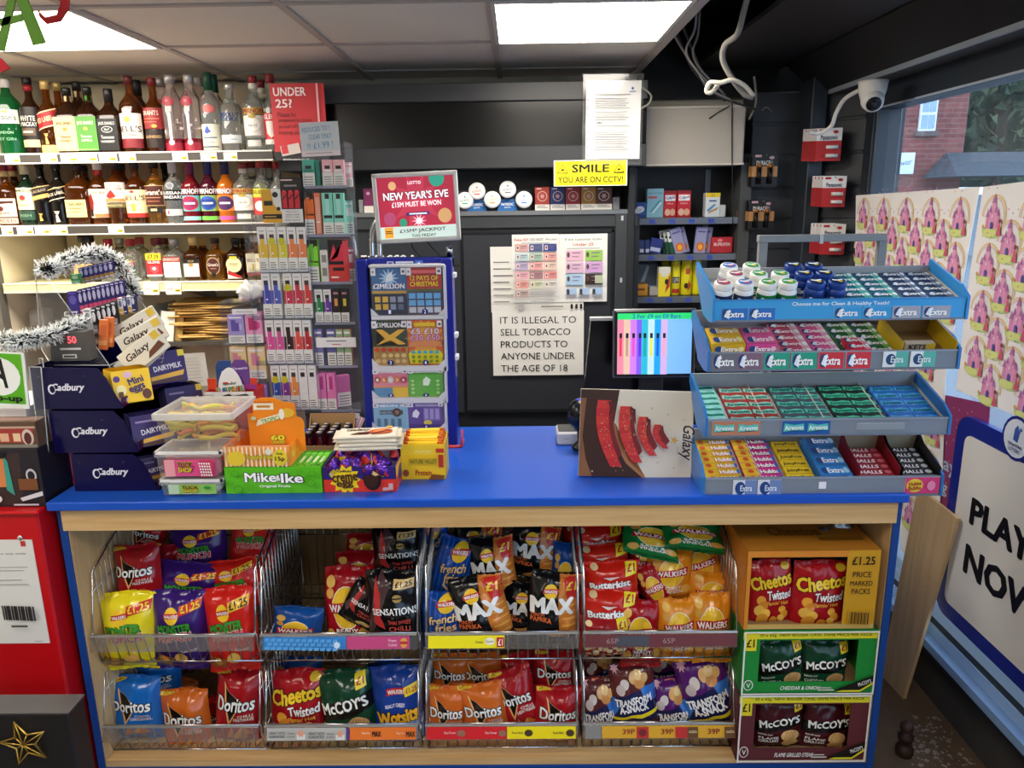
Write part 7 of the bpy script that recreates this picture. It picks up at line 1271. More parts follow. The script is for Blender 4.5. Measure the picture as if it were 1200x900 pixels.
def wot(): return logo(.55, .62, .18)[1:]+[TX('REALLY CHEESY', .5, .46, .4, .04, '#f0e8f4'), ('p', [(0, .2), (1, .3), (1, .0), (0, .0)], '#7a9ad8'), TX('Wotsits', .52, .32, .84, .16, '#f0b22a', 6, .07, '#2a1a14'), ('p', [(.72, .56), (.98, .6), (.97, .72), (.71, .68)], '#eed02e'), TX('£1.25', .85, .64, .2, .06, '#b8302a', 4, .04), ('e', .4, .1, .14, .07, '#e09a3a'), ('e', .62, .14, .12, .06, '#e8a84a')]
def tas(c): return [('p', [(0, .0), (1, .0), (1, .46), (.6, .5), (0, .42)], '#1b2050'), ('p', [(.62, .58), (.74, .4), (1, .3), (1, .55)], '#3a78d0'), ('p', [(0, .1), (.16, .28), (.05, .42), (0, .4)], '#3a78d0'), ('s', .14, .86, .11, .5, 9, '#e8b0b8'), ('e', .3, .62, .1, .08, '#d9cfcc'), ('e', .2, .54, .1, .08, '#c9b8b8'), ('e', .52, .7, .11, .09, '#e2b070'), ('e', .64, .62, .12, .09, '#d8985a'), ('e', .62, .74, .1, .07, '#ecc88a'), ('e', .76, .7, .08, .07, '#dca866'), TX('TRANSFORM', .48, .36, .84, .11, '#f4f4f6', 4, .06), TX('A-SNACK', .48, .25, .66, .11, '#f4f4f6', 4, .06), ('p', [(0, .06), (1, .12), (1, .18), (0, .11)], '#eedb2a'), ('p', [(.34, .86), (.62, .88), (.62, .97), (.34, .95)], '#d8502e'), ('p', [(.62, .88), (.98, .9), (.98, .99), (.62, .97)], '#eed02e')]
def ffr(): return [('r', .06+.12*i, .0, .1+.12*i, 1, '#1f58b4') for i in range(8)]+logo(.56, .72, .2)+[TX('french', .5, .48, .66, .13, '#e2bf86', 8, .04, '#14265a', .2), TX('fries', .56, .34, .5, .14, '#e2bf86', 8, .04, '#14265a', .2), ('p', [(.2, .1), (.7, .18), (.75, .15), (.25, .06)], '#e0b878'), ('p', [(.3, .22), (.5, .12), (.53, .14), (.33, .25)], '#e8c48a')]
DES = {'dred': ('#a3141d', dor(0, 0, ('CHILLI', 'HEATWAVE')), .05), 'dblue': ('#1a68ba', dor(0, 0, ('COOL', 'ORIGINAL')), .05), 'dor': ('#cc6420', dor(0, 0, ('TANGY', 'CHEESE')), .05),
 'mony': ('#e8d51f', mon('#e8d51f'), .05), 'monp': ('#371a6c', mon('#45237e'), .05), 'monr': ('#cc2019', mon('#d83028'), .05), 'max': ('#0f0f11', mx(), .045),
 'cred': ('#a0121c', clas(('READY', 'SALTED'), '#7a141c'), .045), 'cor': ('#e08c1e', clas(('ROAST', 'CHICKEN'), '#c8741a'), .045), 'cblue': ('#154a94', clas(('CHEESE', '& ONION'), '#17447e'), .045), 'cgreen': ('#0f7a35', clas(('SALT &', 'VINEGAR'), '#0c5a28'), .045),
 'sens': ('#0e0d0e', sens(), .05), 'butk': ('#c92214', butk(0), .05), 'toff': ('#a01f24', butk(1), .05), 'chee': ('#a3131c', chee(), .05), 'mccg': ('#123f28', mcc(('CHEDDAR', '& ONION'), 0), .05), 'mccm': ('#45141a', mcc(('FLAME', 'GRILLED'), 0), .05), 'wot': ('#143a8c', wot(), .05), 'tasb': ('#5c2626', tas(0), .045), 'tasp': ('#561c6c', tas(0), .045), 'ffr': ('#123c8c', ffr(), .045)}
_pk = {}
DYS = {'dre': .1, 'dbl': .09, 'dor': .1, 'mon': .05, 'but': .06, 'tas': .1, 'ffr': .1, 'max': .04, 'sen': .04, 'wot': .12, 'cre': .1, 'cor': .14, 'che': .02}
NW, NH = .20, .25
def packet(kind, u, v, w, h, y, rot, label, tilt=8, yaw=0, group='crisp packets in the wire baskets', dep=1.0):
    p = at(u, v, y); k = (p-CAM).dot(FF)/FPX
    vi = len([1 for q in _pk if q[0] == kind]); key = (kind, (vi if vi < 2 else int(u) % 2))
    if key not in _pk:
        c, it, t = DES[kind]; _pk[key] = o = bag('crisp_packet', NW, NH, t, c, RX(it), len(_pk)*3+1, .2, DYS.get(kind[:3], 0))
    else: o = _pk[key].copy(); COL.objects.link(o)
    o.location = p; o.rotation_euler = (math.radians(-tilt), math.radians(-rot), math.radians(yaw)); o.scale = (w*k/NW, dep*(w*k/NW+h*k/NH)/2, h*k/NH*1.06)
    return tag(o, label, 'crisp packet', group)
for a in [('dred', 172, 627, 46, 40, 2.34, -14, 'dark red crisp packet lying against the back at the top left basket'), ('dred', 163, 672, 54, 66, 2.17, 5, 'red tortilla chip packet upright at the left of the top left basket'), ('dred', 190, 668, 34, 62, 2.26, -12, 'second red tortilla chip packet tucked behind the upright one'),
 ('monp', 233, 645, 66, 62, 2.30, 3, 'purple snack packet high at the back middle of the top left basket'), ('monp', 224, 690, 74, 62, 2.19, -8, 'purple snack packet half hidden between the front and back purple ones'), ('monr', 297, 634, 54, 62, 2.30, -4, 'red snack packet at the top right of the top left basket'), ('monr', 275, 684, 62, 56, 2.2, 8, 'red snack packet with only its top edge showing behind the front red one'),
 ('mony', 154, 738, 70, 88, 2.085, 2, 'bright yellow snack packet in front of the top left basket'), ('monp', 212, 737, 64, 90, 2.085, 0, 'purple snack packet in the front row beside the yellow one'), ('monr', 272, 736, 60, 96, 2.085, 4, 'red snack packet in the front row right of the purple one'),
 ('dblue', 161, 827, 58, 72, 2.10, 0, 'blue tortilla chip packet in front of the lower left basket'), ('dblue', 182, 795, 62, 50, 2.22, 6, 'second blue tortilla chip packet behind the front blue one'), ('dblue', 196, 836, 34, 60, 2.2, -8, 'blue packet wedged between the front blue and orange packets'), ('dor', 219, 843, 56, 72, 2.10, 1, 'orange tortilla chip packet in the lower left basket'), ('dor', 207, 812, 42, 40, 2.24, -20, 'orange packet lying at an angle behind the front orange one'), ('dred', 281, 826, 54, 86, 2.10, -3, 'tall red tortilla chip packet at the right of the lower left basket'), ('dred', 256, 844, 36, 60, 2.2, 10, 'red packet tucked behind the tall red one in the lower left basket'),
 ('cblue', 349, 733, 58, 44, 2.12, -4, 'small blue crisp packet leaning low in the half empty basket'), ('cred', 432, 648, 50, 44, 2.36, -2, 'dark red crisp packet furthest back in the second upper basket'), ('cred', 422, 672, 54, 52, 2.28, 2, 'dark red crisp packet second from the front in the second upper basket'), ('cred', 410, 712, 56, 96, 2.16, 0, 'dark red crisp packet in front of the two others in the second basket'), ('sens', 466, 648, 56, 64, 2.26, 2, 'black crisp packet high at the back of the second upper basket'), ('sens', 428, 708, 46, 50, 2.12, -32, 'black packet fallen sideways between the red and black packets'), ('sens', 462, 712, 62, 88, 2.085, 1, 'large black crisp packet with a beige price spot in the front'),
 ('cblue', 348, 792, 58, 46, 2.24, -3, 'blue packet behind the red curl packet in the second lower basket'), ('chee', 351, 826, 64, 84, 2.10, 2, 'red cheese curl packet in the second lower basket'), ('mccg', 407, 826, 64, 84, 2.095, 6, 'green ridged crisp packet with a yellow price corner in the second lower basket'), ('wot', 466, 826, 58, 92, 2.10, 2, 'blue cheese puff packet at the right of the second lower basket'), ('wot', 455, 800, 44, 52, 2.23, 14, 'second blue cheese puff packet leaning behind the first'),
 ('ffr', 509, 640, 36, 64, 2.30, 4, 'blue fries packet furthest back left in the third upper basket'), ('ffr', 531, 668, 46, 76, 2.2, -16, 'blue fries packet leaning behind the front blue one'), ('ffr', 521, 726, 52, 66, 2.09, -2, 'blue fries packet in the front left of the third upper basket'), ('max', 562, 642, 56, 62, 2.3, 2, 'black packet with orange corner at the back left of the third basket'), ('max', 626, 645, 56, 64, 2.27, -10, 'black packet with orange corner at the back right of the third basket'), ('max', 578, 665, 52, 72, 2.19, 6, 'black packet with orange corner standing high in the middle of the third basket'), ('max', 614, 712, 52, 58, 2.15, -8, 'black packet half hidden between the two front ones'), ('max', 563, 712, 64, 76, 2.085, 10, 'black packet with orange corner in front, leaning left'), ('max', 648, 708, 58, 76, 2.085, -6, 'black packet with orange corner at the front right of the third basket'), ('cblue', 661, 668, 30, 64, 2.24, -4, 'dark blue packet at the right edge behind the black packets'), ('toff', 683, 629, 50, 30, 2.34, 0, 'dark red popcorn packet at the very back right of the third basket'),
 ('dor', 527, 792, 46, 54, 2.22, -2, 'brown orange tortilla packet at the back left of the third lower basket'), ('dor', 563, 792, 50, 54, 2.23, 3, 'brown orange tortilla packet at the back, second from left'), ('dred', 607, 790, 44, 50, 2.24, 10, 'red tortilla packet leaning at the back middle of the third lower basket'), ('dor', 523, 836, 48, 66, 2.10, -2, 'orange tortilla packet at the front left of the third lower basket'), ('dor', 567, 834, 54, 68, 2.095, 7, 'orange tortilla packet second from left in the front row'), ('dred', 606, 820, 50, 76, 2.12, 16, 'red tortilla packet tilted in the middle of the third lower basket'), ('dred', 626, 846, 38, 50, 2.12, 22, 'red tortilla packet wedged low between the tilted and right ones'), ('dred', 650, 790, 50, 56, 2.2, -2, 'red tortilla packet at the back right of the third lower basket'), ('dred', 653, 837, 54, 66, 2.09, -2, 'red tortilla packet at the front right of the third lower basket'),
 ('toff', 735, 622, 50, 42, 2.36, -12, 'dark red popcorn packet at the back of the fourth upper basket'), ('butk', 700, 636, 62, 40, 2.28, 4, 'red popcorn packet, topmost of the front pile in the fourth basket'), ('butk', 706, 660, 62, 44, 2.22, 5, 'red popcorn packet, second from the top of the pile'), ('butk', 715, 684, 66, 52, 2.16, 2, 'red popcorn packet with name showing in the middle of the pile'), ('butk', 712, 718, 66, 54, 2.11, -4, 'red popcorn packet, lower one of the pile'), ('toff', 708, 744, 60, 46, 2.075, 0, 'dark red popcorn packet at the bottom of the fourth upper basket'), ('cred', 758, 662, 40, 66, 2.24, -6, 'red crisp packet standing behind the popcorn pile'), ('cred', 750, 742, 48, 76, 2.09, 0, 'red crisp packet in the front between popcorn and orange packets'), ('cred', 768, 690, 30, 60, 2.18, 24, 'red crisp packet turned sideways in the middle of the fourth basket'),
 ('cor', 785, 674, 52, 62, 2.20, 2, 'orange crisp packet at the back of the fourth upper basket'), ('cor', 822, 664, 48, 60, 2.24, 18, 'orange crisp packet leaning at the back right'), ('cor', 832, 696, 50, 50, 2.18, -3, 'orange crisp packet with only the top showing behind the front right one'), ('cor', 794, 738, 46, 72, 2.085, 1, 'orange crisp packet in the front row, left of two'), ('cor', 833, 735, 48, 80, 2.085, 2, 'orange crisp packet in the front row, right of two')]: packet(*a)
for a in [('tasb', 704, 788, 42, 54, 2.22, 8, 'brown and navy snack packet at the back left of the fourth lower basket'), ('tasb', 745, 776, 46, 40, 2.27, 6, 'brown and navy snack packet furthest back in the fourth lower basket'), ('tasb', 704, 830, 46, 74, 2.11, 6, 'brown and navy snack packet at the front left of the fourth lower basket'), ('tasb', 742, 812, 52, 74, 2.095, 8, 'brown and navy snack packet second from left, standing highest in front'), ('tasp', 784, 786, 50, 58, 2.23, 4, 'purple snack packet at the back of the fourth lower basket'), ('tasp', 788, 830, 50, 72, 2.11, 4, 'purple snack packet in the middle of the front row'), ('tasp', 828, 810, 60, 84, 2.095, 17, 'large purple snack packet leaning at the right of the fourth lower basket'), ('tasp', 812, 838, 30, 60, 2.14, -4, 'purple snack packet mostly behind the leaning one')]: packet(*a)
packet('cgreen', 763, 632, 66, 44, 2.20, -14, 'green crisp packet lying across the top, left of two', 50)
packet('cgreen', 812, 628, 70, 38, 2.18, -8, 'green crisp packet lying across the top, right of two', 55)

# ------------------------------------------------------------- cases of crisps at the right
CB = mat('#c8912e', .55); 
def case(name, label, u0, u1, vt, y, zs, d, base, win, fr, top, rt=(), inside=CARDI, rz=0, h=None):
    x0, x1 = xat(u0, y, zs+.05), xat(u1, y, zs+.05); W = x1-x0; H = h or zat(vt, (x0+x1)/2, y)-zs
    o = thing(name, label, 'crisp case', ((x0+x1)/2, y, zs), rz); a, b0, c, e = win; t = .003
    q = MB(); X = lambda f: -W/2+f*W
    for (p0, p1, r0, r1) in ((0, 1, 0, b0), (0, 1, e, 1), (0, a, b0, e), (c, 1, b0, e)):
        q.box(X(p0), X(p1), 0, t, r0*H, r1*H, base)
    q.dec(front(0, H/2), W, H, fr); q.build('front_panel', o)
    q = MB(); q.box(-W/2, W/2, 0, d, H-t, H, base); q.dec(back_top(H, d/2), W, d, top); q.build('top_panel', o)
    q = MB(); q.box(-W/2, W/2, 0, d, 0, t, inside); q.box(-W/2, W/2, d-t, d, 0, H, inside); q.box(-W/2, -W/2+t, 0, d, 0, H, base); q.box(W/2-t, W/2, 0, d, 0, H, base); q.dec(side_l(-W/2, d/2, H/2), d, H, rt); q.build('body', o)
    return o, H
zb0 = CT and .1005
YC = 1.972
def border(c, n=.012): return [('r', 0, 0, 1, n*2, c), ('r', 0, 1-n*2, 1, 1, c), ('r', 0, 0, n, 1, c), ('r', 1-n, 0, 1, 1, c)]
def mcase(c, name, fl): # printed cells around the window
    return [('r', 0, .0, .13, 1, c), ('r', .865, 0, 1, 1, c), ('r', 0, 0, 1, .17, c), ('r', .0, .84, 1, 1, c), ('p', [(.0, .86), (1, .86), (1, .97), (0, .97)], '#e6da2e'), TX('20 x 65g  NEW BIGGER CASE, SAME PRICE PER PACK', .54, .915, .84, .05, '#3a4a1e', 0, .01), ('r', .012, .68, .1, .97, '#ecd82a'), TX('£1', .055, .8, .055, .12, '#2a2a1a', 0, .04), TX(fl, .45, .09, .3, .06, '#f2efe8', 0, .03, None, .2), ('e', .055, .14, .036, .085, '#f0eee8'), ('e', .055, .14, .03, .072, c), TX('V', .055, .14, .03, .07, '#f0eee8', 0, .02), ('p', [(.72, .03), (.9, .03), (1, .16), (1, .24), (.9, .14)], '#e6da2e'), ('p', [(.7, .06), (.9, .06), (1, .2), (1, .3)], '#17150f'), TX("McCOY'S", .93, .18, .1, .06, '#f2efe8', 20, .03), ('r', .58, .06, .7, .08, '#d9d4c8'), ('r', .58, .1, .68, .115, '#d9d4c8')]+border('#ece9e0')
cs1, H1 = case('crisp_case', 'maroon flame grilled crisp case with a white edge, lowest of three cases', 863, 1013, 812, YC, .1005, .3, mat('#5e2a2e', .5), (.13, .17, .865, .84), mcase('#602b30', '', 'FLAME GRILLED STEAK'), [], ())
z1 = .1005+H1+.002
cs2, H2 = case('crisp_case', 'green cheddar and onion crisp case with a white edge, middle of three cases', 868, 1023, 737.5, YC, z1, .3, mat('#1f7f34', .5), (.13, .17, .865, .84), mcase('#1f8a38', '', 'CHEDDAR & ONION'), [], ())
z2_ = z1+H2+.002
cs3, H3_ = case('crisp_case', 'large orange and gold crisp case with price marked print, topmost of three cases', 872, 1025, 645, YC, z2_, .42, CB, (.03, .06, .755, .92), [('r', .755, 0, 1, 1, '#d09a1e'), ('r', 0, 0, 1, .06, '#c8a860'), ('r', 0, .92, .76, 1, '#d8862a'), ('r', 0, 0, .03, 1, '#d8862a'), TX('£1.25', .875, .87, .17, .1, '#2a2014', 0, .03), TX('PRICE', .87, .7, .14, .07, '#2a2014', 0, .01), TX('MARKED', .87, .59, .17, .06, '#2a2014', 0, .01), TX('PACKS', .87, .49, .14, .07, '#2a2014', 0, .01), ('r', .79, .06, .96, .25, '#c89420')]+[('r', .8+.012*i, .08, .804+.012*i+.004*(i % 2), .23, '#2a2014') for i in range(12)], [R0('#c07a24'), TX('Cheetos', .45, .3, .4, .14, '#7a4a10', 0, .04), ('r', .6, .14, .95, .2, '#7a4a10')], [R0('#d8862a')])
def incase(kind, u, v, w, h, y, rot, label): packet(kind, u, v, w, h, y, rot, label, 3, 0, 'crisp packets in the open cases', .7)
incase('chee', 901, 694, 52, 78, YC+.055, 3, 'left of two red cheese curl packets in the orange case')
incase('chee', 958, 696, 62, 80, YC+.045, -1, 'right of two red cheese curl packets in the orange case')
incase('mccg', 914, 779, 54, 62, YC+.055, 8, 'left green ridged crisp packet in the green case')
incase('mccg', 965, 779, 54, 60, YC+.06, 0, 'right green ridged crisp packet in the green case')
incase('mccm', 912, 846, 56, 58, YC+.055, 3, 'left maroon crisp packet in the maroon case')
incase('mccm', 968, 848, 56, 60, YC+.06, -4, 'right maroon crisp packet in the maroon case')
lump('crumpled_wrap', 'shiny crumpled silver wrap behind the packets in the orange case', 'wrapper', (xat(975, YC+.15, .6), YC+.17, z2_+.10), (.09, .05, .09), mat('#8b8d90', .25, .7), 5, .25, .25)
# ================================================================= LEFT END: chocolate trays
PUR = mat('#0e073c', .18); YTR = 2.03
def traypoly(p): return [(xat(u, YTR, zat(v, -1.2, YTR)), zat(v, -1.2, YTR)) for (u, v) in p]
TR = [[(35, 430), (41, 479), (144, 479), (124, 444), (113, 432)], [(57, 481), (64, 530.5), (163, 530.5), (144, 494), (133, 482)], [(83, 532), (89, 580), (187, 580), (168, 544), (156, 533)]]
TN = ['topmost', 'middle', 'lowest']
for k, px in enumerate(TR):
    P = traypoly(px); zb = P[1][1]; zt = P[0][1]; x0 = P[1][0]; x1 = P[2][0]
    if k == 2: zb = CT+.0005; P[1] = (P[1][0], zb); P[2] = (P[2][0], zb)
    D = .40; t = thing('chocolate_tray', f'{TN[k]} of three dark purple chocolate display trays on the counter end', 'tray', (x0, YTR, zb), 0, 'purple chocolate trays')
    L = [(x-x0, z-zb) for x, z in P]
    for (a, b_) in ((0, .004), (D-.004, D)): q = MB(); q.prism(L, a, b_, PUR); 
    q = MB(); q.prism(L, 0, .004, PUR); w_ = .105; q.dec(front(0, (zt-zb)*.5, (x1-x0)*.46 if k else (x1-x0)*.40), w_, .034, [('t', 'Cadbury', .52, .5, .86, .75, '#e6e4ee', 0, .05, None, .25), ('e', .1, .42, .1, .42, '#e6e4ee'), ('e', .12, .42, .07, .3, PUR)])
    for sx in (.1, .62): q.dec(front(0, (zt-zb)*.78, (x1-x0)*sx), .01, .01, [('e', .5, .5, .4, .4, '#0a0830')])
    q.build('side_panel', t)
    q = MB(); q.prism(L, D-.004, D, PUR); q.build('side_panel', t)
    q = MB(); q.box(0, x1-x0, .004, D-.004, 0, .004, PUR); q.build('base', t)
    q = MB(); q.add([(L[0][0], .004, L[0][1]), (L[0][0], D-.004, L[0][1]), (0, D-.004, .004), (0, .004, .004)], [(0, 1, 2, 3)], PUR); q.build('back_panel', t)
    q = MB(); q.box(x1-x0-.004, x1-x0, .004, D-.004, 0, .028, clear('#5a2a6a', .4, .1, 'purple_lip')); q.build('lip', t)
def choc(u, v, y, n, base, items, nm, w=.10, h=.10, yaw=.62, tilt=-.28, step=.011):
    p = at(u, v, y); R = Matrix.Rotation(yaw, 4, 'Z') @ Matrix.Rotation(tilt, 4, 'X'); proto = None
    for i in range(n):
        M = Matrix.Translation(p) @ R @ Matrix.Translation((-.002*i, step*i, .003*i)); lab = f'{nm}, {ORD[i]} from front'
        if proto is None:
            b = MB(); b.box(-w/2, w/2, 0, .008, -h/2, h/2, mat(base, .25), .003); b.dec(front(0), w*.98, h*.96, items); b.dec(back_top(h/2, .004), w, .008, [('r', 0, 0, 1, 1, base), ('r', .75, 0, 1, 1, '#e6c83a')] ); proto = b.build('chocolate_bar'); proto.matrix_world = M; tag(proto, lab, 'chocolate bar', 'bars in the purple trays')
        else: dup(proto, None, None, lab, None, None, M)
ME = [R0('#eec21e'), ('e', .12, .75, .09, .1, '#4a2a7a'), ('e', .2, .4, .14, .16, '#e9dca0'), ('e', .85, .2, .12, .16, '#5a2a20'), ('e', .42, .85, .12, .1, '#d9b0c8'), ('r', .12, .1, .24, .35, '#5a2a1a'), ('t', 'Mini', .6, .66, .4, .2, '#2a1a5a', 14, .05), ('t', 'eggs', .62, .38, .42, .22, '#2a1a5a', 14, .05), ('e', .2, .1, .12, .08, '#c8a0d0')]
DM = [R0('#2a1a66'), ('t', 'DAIRYMILK', .55, .5, .7, .16, '#e6e2f0', 6, .04), ('p', [(.1, .1), (.9, .2), (.95, .36), (.1, .22)], '#d9a83a'), ('r', .84, .8, 1, 1, '#e6cf3a'), ('p', [(.1, .0), (.9, .05), (.9, .14), (.1, .08)], '#4a2a1a'), ('r', .1, .76, .5, .82, '#8a7ab8')]
choc(155, 452, 2.08, 6, '#e8bc1e', ME, 'yellow bar leaning in the topmost purple tray', .10, .095)
choc(194, 430, 2.23, 6, '#2a1a66', DM, 'purple chocolate bar at the right of the topmost tray', .115, .10)
choc(181, 503, 2.09, 5, '#241660', DM, 'purple chocolate bar in the near half of the middle tray', .12, .095)
choc(217, 470, 2.30, 6, '#241660', DM, 'purple chocolate bar at the far end of the middle tray', .11, .10)
choc(182, 550, 2.10, 3, '#1f1456', DM, 'purple chocolate bar in the lowest tray', .10, .08)
# acrylic stepped stand with medicine packs above the trays
zs0 = traypoly(TR[0])[0][1]
as_ = thing('acrylic_stand', 'clear stepped acrylic stand of small purple packs above the chocolate trays', 'stand', (-1.36, 2.16, zs0+.001))
AB = Vector(as_.location); CLR = clear('#f4f6f8', .05, .05, 'acrylic'); EDGE = mat('#b9bcbc', .2)
def sheet(mb, pts, m=CLR):
    V = [at(u, v, y)-AB for (u, v, y) in pts]; mb.add(V, [tuple(range(len(V)))], m)
    for i in range(len(V)): mb.tube([V[i], V[(i+1) % len(V)]], .0014, EDGE, 5)
q = MB(); sheet(q, [(40, 304, 2.3), (128, 428, 2.14), (60, 428, 2.14), (48, 408, 2.3)]); q.build('side_sheet', as_)
q = MB(); sheet(q, [(160, 345, 2.45), (195, 397, 2.22), (190, 425, 2.22), (150, 400, 2.45)]); q.build('side_sheet', as_)
q = MB(); sheet(q, [(128, 428, 2.14), (194, 398, 2.24), (194, 406, 2.24), (130, 434, 2.14)]); q.build('front_lip', as_)
SR = [(92, 134, 331, 311, 2.36, 2.42), (82, 148, 369, 337, 2.30, 2.38), (101, 139, 392, 357, 2.22, 2.28)]
for (u0, u1, vb, vt, ya, yb_) in SR:
    q = MB(); sheet(q, [(u0-6, vb+1.5, ya-.01), (u1+6, vb-9, yb_-.01), (u1+6, vb-12, yb_+.06), (u0-6, vb-3, ya+.06)]); q.build('step', as_)
def mpk(n, u0, u1, vb, vt, ya, yb_, cols, nm, drop=9):
    for i in range(n):
        f = (i+.5)/n; y = ya+(yb_-ya)*f; u = u0+(u1-u0)*f; p = at(u, vb-drop*f, y); k = (p-CAM).dot(FF)/FPX; w = (u1-u0)/n*k*.94; h = (vb-vt-3)*k*.96
        b = MB(); c = cols[i % len(cols)]; b.box(-w/2, w/2, 0, .03, 0, h, c[0], .001); b.dec(front(0, h/2), w, h, [R0(c[0]), ('r', 0, 0, 1, .34, c[1]), ('e', .5, .66, .34, .2, c[2]), ('r', .2, .1, .8, .16, '#e9e6ee'), ('r', .15, .9, .85, .96, c[2])])
        o = b.build('medicine_pack', None, p, (0, 0, .25)); tag(o, f'{nm}, {ORD[i]} from the left', 'medicine pack', 'small packs on the acrylic stand')
PP = [('#352870', '#c89a4a', '#c9c4dc')]; P2 = [('#352870', '#d8507a', '#c4bedb')]; P3 = [('#1b1a20', '#9a98a0', '#e6e4e6')]
mpk(7, 94, 134, 333, 311, 2.36, 2.42, [('#352870', '#c89a4a', '#c9c4dc')], 'small purple pack on the top acrylic step')
mpk(1, 84, 94, 332, 318, 2.33, 2.34, [('#4f9a5a', '#7cc88a', '#b9e0b0')], 'small green pack at the left of the top step', 0)
mpk(10, 94, 148, 368, 336, 2.31, 2.38, P2, 'small purple and pink pack on the middle acrylic step', 12)
mpk(1, 82, 94, 369, 338, 2.30, 2.31, [('#3a2c86', '#3a2c86', '#6a5cb0')], 'larger plain purple pack at the left end of the middle step', 0)
mpk(5, 110, 139, 392, 358, 2.22, 2.27, P3, 'small black and white pack on the lowest acrylic step', 10)
mpk(1, 101, 110, 392, 358, 2.21, 2.22, [('#dcd9d6', '#dcd9d6', '#8a8890')], 'white pack at the left end of the lowest step', 0)
mpk(4, 140, 160, 369, 346, 2.28, 2.31, [('#e0dcd8', '#d8a83a', '#6a6a94'), ('#2c2860', '#2c2860', '#d9d6e4')], 'narrow mixed pack at the right of the lowest step', 4)
GW = [R0('#e2dccd'), ('t', 'Galaxy', .4, .6, .56, .4, '#2c1a14', 0, .03, None, .25), ('p', [(.5, .1), (.95, .2), (.9, .5), (.6, .35)], '#6a3a24'), ('r', .82, .62, .98, .95, '#e0bc3a')]
for i, (u, v, y, rot) in enumerate(((161, 383, 2.26, .5), (166, 395, 2.22, .46), (168, 412, 2.17, .62), (163, 420, 2.19, .7))):
    b = MB(); b.box(-.07, .07, 0, .009, -.035, .035, mat('#dcd5c4', .3), .003); b.dec(front(0), .138, .066, GW); o = b.build('chocolate_bar', None, at(u, v, y), (-.2, -rot, .25)); tag(o, ['white wrapped bar at the back', 'second white wrapped bar', 'front white wrapped bar with brown picture', 'lowest white wrapped bar'][i]+' leaning in the acrylic stand', 'chocolate bar')
for i in range(2):
    b = MB(); b.box(-.013, .013, 0, .01, -.045, .045, mat('#d9702e', .3), .003); b.dec(front(0), .026, .09, [('r', .1, .15, .9, .3, '#e89a5a'), ('r', .2, .4, .8, .8, '#c85a1e')]); o = b.build('chocolate_bar', None, at(121+7*i, 392-3*i, 2.2+.015*i), (-.2, .12, .3)); tag(o, ['left', 'right'][i]+' of two upright orange wrapped bars in the acrylic stand', 'chocolate bar')
# grey price display
pd = thing('price_display', 'small dark grey sloping box showing a red number 50', 'display', at(83, 423, 2.12))
q = MB(); k = (at(83, 423, 2.12)-CAM).dot(FF)/FPX; q.prism([(-23*k, 0), (22*k, 0), (20*k, 34*k), (-20*k, 34*k)], 0, .05, mat('#55524f', .4), 'y'); q.build('casing', pd)
q = MB(); q.dec(front(0, 17*k), 42*k, 34*k, [('t', '50', .62, .74, .24, .24, mat('#f04a54', .4, 0, 0, 1.2), 0, .02), ('r', .26, .39, .84, .46, '#d9d4d0'), ('r', .3, .1, .7, .24, '#dad6d2'), ('r', .34, .13, .66, .2, '#4a4644')]); q.build('print', pd)
jar = thing('sweet_jar', 'small clear jar with a yellow base behind the acrylic stand', 'jar', (xat(53, 3.36, SZ[3]), 3.36, SZ[3]+.0005)); jar.scale = (1.45,)*3
q = MB(); q.lathe([(.035, 0), (.036, .004), (.036, .03)], mat('#cdb65a', .4), 20); q.build('base', jar)
q = MB(); q.lathe([(.034, .03), (.034, .08), (.028, .095), (.0005, .1)], clear('#e9e8e4', .25, .1, 'jar_plastic'), 20); q.build('cover', jar)
lh = thing('leaflet_holder', 'clear acrylic leaflet holder standing between the red box and chocolate trays', 'holder', at(52, 590, 2.0))
q = MB(); b0 = Vector(lh.location)
for pts in ([(34, 430, 2.02), (48, 430, 2.02), (62, 588, 2.02), (56, 590, 2.02)], [(46, 420, 2.2), (50, 420, 2.05), (66, 586, 2.05), (60, 560, 2.2)]):
    V = [at(*p)-b0 for p in pts]; q.add(V, [(0, 1, 2, 3)], CLR)
    for i in range(4): q.tube([V[i], V[(i+1) % 4]], .0014, EDGE, 5)
q.build('sheet', lh)
# tinsel garlands
def tinsel(pts, r, label, n=1700, sd=1):
    P = smoothpath([at(*p) for p in pts], 8); rg = random.Random(sd); b = MB(); b.tube(P, .004, mat('#1a241c', .6), 6)
    sil = mat('#f6f8f6', .35); grn = mat('#141c17', .5)
    for i in range(n):
        f = rg.random()*(len(P)-1.001); j = int(f); c = P[j].lerp(P[j+1], f-j)
        d = Vector((rg.gauss(0, 1), rg.gauss(0, 1), rg.gauss(0, 1))).normalized(); L = r*rg.uniform(.7, 1.1); s = d.cross(Vector((rg.random(), rg.random(), rg.random()))).normalized()*.0019
        m1 = c+d*L*.62; e = c+d*L
        b.add([c-s, c+s, m1+s, m1-s], [(0, 1, 2, 3)], grn); b.add([m1-s*1.3, m1+s*1.3, e+s*.6, e-s*.6], [(0, 1, 2, 3)], sil)
    return tag(b.build('tinsel'), label, 'tinsel')
tinsel([(52, 316, 2.2), (66, 313, 2.25), (84, 304, 2.3), (104, 298, 2.4), (124, 300, 2.45), (142, 315, 2.45), (153, 336, 2.42), (156, 345, 2.42)], .038, 'white tipped dark tinsel garland draped over the acrylic stand', 2300, 2)
tinsel([(-30, 402, 2.05), (0, 398, 2.05), (20, 400, 2.04), (40, 396, 2.05), (62, 391, 2.1), (82, 382, 2.16), (97, 379, 2.2)], .034, 'white tipped dark tinsel garland running to the left above the green sign', 2300, 4)
